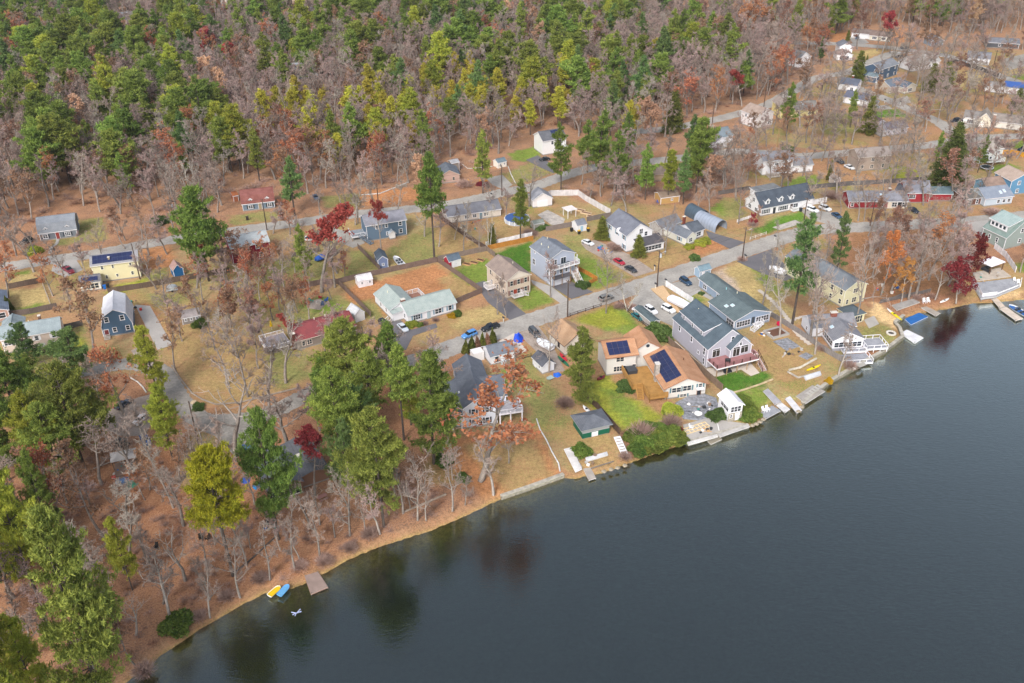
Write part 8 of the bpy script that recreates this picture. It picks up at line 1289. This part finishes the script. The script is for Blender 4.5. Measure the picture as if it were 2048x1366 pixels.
    parts('patio_umbrella', 545, 668, 0, 'closed yellow umbrella on the left deck of the red-roofed ranch', 'umbrella', [('pole', 'd8d8d8', lambda m: m.cyl(0, 0, 1.3, 4.2, .04, 8)), ('closed_canopy', 'e8c01c', lambda m: m.cyl(0, 0, 2.4, 4.2, .42, 10, r2=.05))]); parts('fallen_branch', 448, 800, 0, 'x y', 'branch', []) if False else None
    parts('timber_frame', 1392, 857, .45, 'pale timber frame kit laid out on the lower lake patio', 'frame', [('rail', 'dcc498', lambda m: (m.box(-3, 3, -1, -.9, .05, .3), m.box(-3, 3, .9, 1, .05, .3), m.box(-3, 3, -.05, .05, .05, .3))), ('cross_bar', 'e6d6b0', lambda m: [m.box(-3+i, -2.92+i, -.9, .9, .1, .28) for i in range(7)])]); parts('grill', 1455, 726, 0, 'black grill on the reddish rear deck', 'grill', [('grill_body', '26262a', lambda m: m.box(-.6, .6, -.3, .3, .6, 1.)), ('lid', '303034', lambda m: m.prism([(-.3, 1), (-.2, 1.25), (.2, 1.25), (.3, 1)], 'x', -.6, .6)), ('leg', '202022', lambda m: [m.box(x-.03, x+.03, -.25, .25, 0, .6) for x in (-.5, .5)])], z=2.6)
    parts('lounge_sofa', 1455, 745, .38, 'dark lounge seat under the reddish rear deck', 'sofa', [('seat', '30343c', lambda m: m.box(-1, 1, -.4, .4, .1, .5)), ('backrest', '383c44', lambda m: m.box(-1, 1, .3, .5, .5, .95))]); parts('shack', 252, 930, .35, 'open plank lean-to shack with pale roof among the left trees', 'shack', [('shack_roof', 'b8b4b4', lambda m: m.add([(-2.6, -1.2, 2.2), (2.6, -1.2, 2.2), (2.6, 1.4, 2.8), (-2.6, 1.4, 2.8), (-2.6, -1.2, 2.3), (2.6, -1.2, 2.3), (2.6, 1.4, 2.9), (-2.6, 1.4, 2.9)], [(0, 3, 2, 1), (4, 5, 6, 7), (0, 1, 5, 4), (1, 2, 6, 5), (2, 3, 7, 6), (3, 0, 4, 7)])), ('plank_floor', wood('8a7468'), lambda m: m.box(-2.2, 2.2, -3.6, 1.2, 0, .2)), ('post', '6a5a50', lambda m: [m.box(x-.08, x+.08, y-.08, y+.08, 0, 2.2) for x in (-2.3, 2.3) for y in (-1, 1.2)])])
    parts('utility_cart', 246, 893, -.3, 'dark-roofed utility cart with white rim above the left shack', 'cart', [('cart_body', '2c3430', lambda m: m.box(-1.4, 1.4, -.7, .7, .35, .9)), ('cart_roof', '3a3e42', lambda m: m.box(-1.3, 1.2, -.75, .75, 1.8, 1.9)), ('post', '2a2a2a', lambda m: [m.box(x-.04, x+.04, y-.04, y+.04, .9, 1.8) for x in (-1.1, 1.) for y in (-.6, .6)]), ('wheel', '1e1e1e', lambda m: [m.prism([(x+.32*math.cos(i*.6), .32+.32*math.sin(i*.6)) for i in range(10)], 'y', s*.72-.1, s*.72+.1) for s in (-1, 1) for x in (-.9, .9)])])
    parts('inflatable_float', 593, 1226, .4, 'white X-shaped inflatable float drifting off the left dock', 'float', [('float_arms', 'b4bce0', lambda m: (m.bar((-1.3, .8, .12), (-.2, 0, .12), .25, n=8), m.bar((1.3, .9, .12), (.2, 0, .12), .25, n=8), m.bar((-1.2, -.3, .12), (-.1, 0, .12), .25, n=8), m.bar((1.4, -.1, .12), (.1, 0, .12), .25, n=8), m.bar((-.6, -.9, .12), (0, 0, .12), .25, n=8)))], z=WATER_Z, scale=.62); parts('fire_ring', 1782, 667, 0, 'round white stone fire ring on the lake lawn', 'fire ring', [('stone_ring', 'd8d4cc', lambda m: [m.box(1.*math.cos(i*.45)-.2, 1.*math.cos(i*.45)+.2, 1.*math.sin(i*.45)-.2, 1.*math.sin(i*.45)+.2, 0, .3) for i in range(14)]), ('ash', '4a4440', lambda m: m.cyl(0, 0, .01, .06, .8, 14))])
    parts('fire_pit', 637, 606, 0, 'small stone fire pit inside the fire circle', 'fire pit', [('stone_ring', 'b8b0a8', lambda m: [m.box(.6*math.cos(i*.57)-.15, .6*math.cos(i*.57)+.15, .6*math.sin(i*.57)-.15, .6*math.sin(i*.57)+.15, 0, .4) for i in range(11)])]); parts('round_table', 1396, 832, 0, 'white round table on the slate lake patio', 'table', [('table_top', 'ecebe8', lambda m: m.cyl(0, 0, .7, .76, .9, 18)), ('leg', '8a8a8a', lambda m: m.cyl(0, 0, 0, .7, .08, 8))])
    parts('stone_planter', 1552, 667, .42, 'square grey stone planter ring round the tall bare tree', 'planter', [('planter_wall', 'a8a4a0', lambda m: (m.box(-2.6, 2.6, -2.1, -1.6, 0, .5), m.box(-2.6, 2.6, 1.6, 2.1, 0, .5), m.box(-2.6, -2.1, -1.6, 1.6, 0, .5), m.box(2.1, 2.6, -1.6, 1.6, 0, .5))), ('soil', '6c4c3c', lambda m: m.box(-2.1, 2.1, -1.6, 1.6, 0, .3))]); parts('swing_chair', 1558, 652, .4, 'bright red chair by the grey fence', 'chair', [('seat', 'c8204c', lambda m: m.box(-.5, .5, -.4, .4, .3, .6)), ('backrest', 'c8204c', lambda m: m.box(-.5, .5, .3, .5, .6, 1.2))])
    # stones, logs and edgings
    logline('grey log edging curving round the left bend lawn', [(344, 732), (360, 757), (385, 788), (405, 800), (432, 810), (480, 806), (560, 786), (600, 776)], .4, .35, 'a09488'); logline('wavy white plastic edging down the leafy lawn', [(1073, 839), (1080, 860), (1092, 880), (1104, 905), (1117, 928), (1120, 944)], .3, .45, 'e8e6e4'); logline('pale fallen birch trunk beside the russet oak', [(262, 757), (276, 765), (286, 775), (293, 786)], .35, .35, 'd8d4cc', 'fallen_log', 'log'); logline('long fallen dark log in the shore woods', [(465, 1150), (500, 1122), (553, 1073)], .35, .35, '6a5e58', 'fallen_log', 'log')
    logline('pale plank pile in the woods left of the leafy lawn', [(808, 1025), (850, 1008), (892, 990)], .5, .4, 'a89888', 'plank_pile', 'planks'); logline('white low kerb beside the woods lane, upper centre', [(722, 391), (760, 388), (793, 375), (815, 366)], .4, .4, 'd4d0cc'); logline('white wall along the upper lawn edge', [(1016, 334), (1022, 350), (1031, 368)], .35, .7, 'dcd8d0'); logline('curved white kerb by the yellow machines', [(925, 330), (935, 338), (948, 338), (985, 334)], .3, .5, 'd8d4cc'); logline('stone terrace wall behind the yellow kayak', [(1578, 742), (1600, 737), (1632, 719)], .6, .6, 'd0c8b8', 'stone_wall', 'wall'); logline('lower stone terrace wall before the yellow kayak', [(1575, 745), (1596, 757), (1640, 745)], .5, .5, 'b8b0a4', 'stone_wall', 'wall')
    logline('white border timber below the lavender lawn', [(1462, 788), (1490, 780), (1520, 770), (1545, 760)], .5, .4, 'cdb894', 'stone_edging'); logline('grey timber retaining edge below the stored planks', [(1182, 938), (1205, 931), (1227, 924)], .3, .4, '7c746c'); logline('long pale plank leaning by the left shack', [(184, 942), (215, 930), (234, 922)], .25, .9, 'b8aca0', 'plank', 'planks'); logline('brown bamboo barrier on the brown right bank', [(1758, 608), (1790, 596), (1810, 588)], .3, 1.0, '8a8480', 'low_wall', 'wall')
    logline('white crosswalk-side kerb at the crossing', [(1925, 270), (1938, 270)], .5, .12, 'e8e8e8', 'kerb', 'kerb')
    for i in range(10): 
        x, y = G(1785+i*12.5, 103.5+i*1.2); m = MB(); m.box(-1.4, 1.4, -.35, .35, .085, .095); o = m.build('road_marking', plain('e8e8e8')); o.location = (x, y, 0); o.rotation_euler = (0, 0, .2); o['kind'] = 'structure'
def undergrowth():
    """thin brush of the wood floor: nobody could count it"""
    g = np.random.default_rng(8); Z = [([(0, 900), (200, 880), (380, 900), (480, 960), (640, 1010), (860, 960), (980, 1000), (700, 1112), (480, 1205), (240, 1360), (-60, 1400)], 420, (.5, 1.3)), ([(-100, 470), (60, 448), (330, 445), (480, 380), (640, 392), (890, 360), (1000, 300), (1120, 262), (1420, 232), (1600, 165), (1660, 100), (1500, 60), (0, 200), (-200, 300)], 1500, (1., 2.6)),
        ([(1115, 372), (1300, 335), (1480, 330), (1490, 400), (1300, 412), (1130, 400)], 130, (.8, 2.)), ([(1710, 465), (1930, 455), (1940, 550), (1860, 600), (1770, 600)], 160, (.7, 1.8))]
    P = []; roads = [np.array([G(*p) for p in r[2]]) for r in ROADS]; lw = [np.array([G(*p) for p in q]) for t, q in POLY]+[np.array([G(*p) for p in q[2]]) for q in PADS]
    for poly, n, hh in Z:
        pp = np.array([G(*p) for p in poly]); c = 0
        for _ in range(n*6):
            if c >= n: break
            q = np.array([[g.uniform(pp[:, 0].min(), pp[:, 0].max()), g.uniform(pp[:, 1].min(), pp[:, 1].max())]])
            if not inpoly(q, pp)[0] or inpoly(q, lakepoly)[0] or segdist(q, shore)[0][0] < 1.5 or any(segdist(q, r)[0][0] < 5 for r in roads) or any(inpoly(q, r)[0] for r in lw): continue
            h = g.uniform(*hh); P.append(('sparse_brush' if g.random() < .8 else 'brown_brush', q[0, 0], q[0, 1], h, g.uniform(1., 1.6))); c += 1
    KIT['brown_brush'] = [(None, None, npmesh('brown_brush', *twig_bush(5, 240, 2.), [TM['brown']]), 1.75)]; KIT['sparse_brush'] = [(None, None, npmesh('sparse_brush', *twig_bush(6+i, 330, 2.4), [TM['shrubbrown']]), 1.75) for i in range(3)]
    stuff_trees(P, 'undergrowth'); o = COL.objects['undergrowth']; o['label'] = 'low bare brush and saplings scattered on the leafy wood floor'; o['category'] = 'undergrowth'
make_ground(); hardscape(); make_water(); lighting(); houses(); yardstuff(); planting(); undergrowth()
def haze():
    m = bpy.data.materials.new('haze_air'); m.use_nodes = True; T = NT(m); T.n.remove(T.n['Principled BSDF']); v = T.add('ShaderNodeVolumePrincipled'); v.inputs['Color'].default_value = (.82, .86, .92, 1); v.inputs['Density'].default_value = HAZE; v.inputs['Anisotropy'].default_value = .2
    T.link(v.outputs[0], T.n['Material Output'].inputs['Volume']); b = MB(); b.box(-9800, 9800, -9800, 12800, -9, 132); o = b.build('haze', m); tag(o, 'thin pale haze in the air over the lake and woods', 'haze', None, 'stuff')
    SC.cycles.volume_bounces = 0; SC.cycles.volume_max_steps = 8
HAZE = .00008
haze()
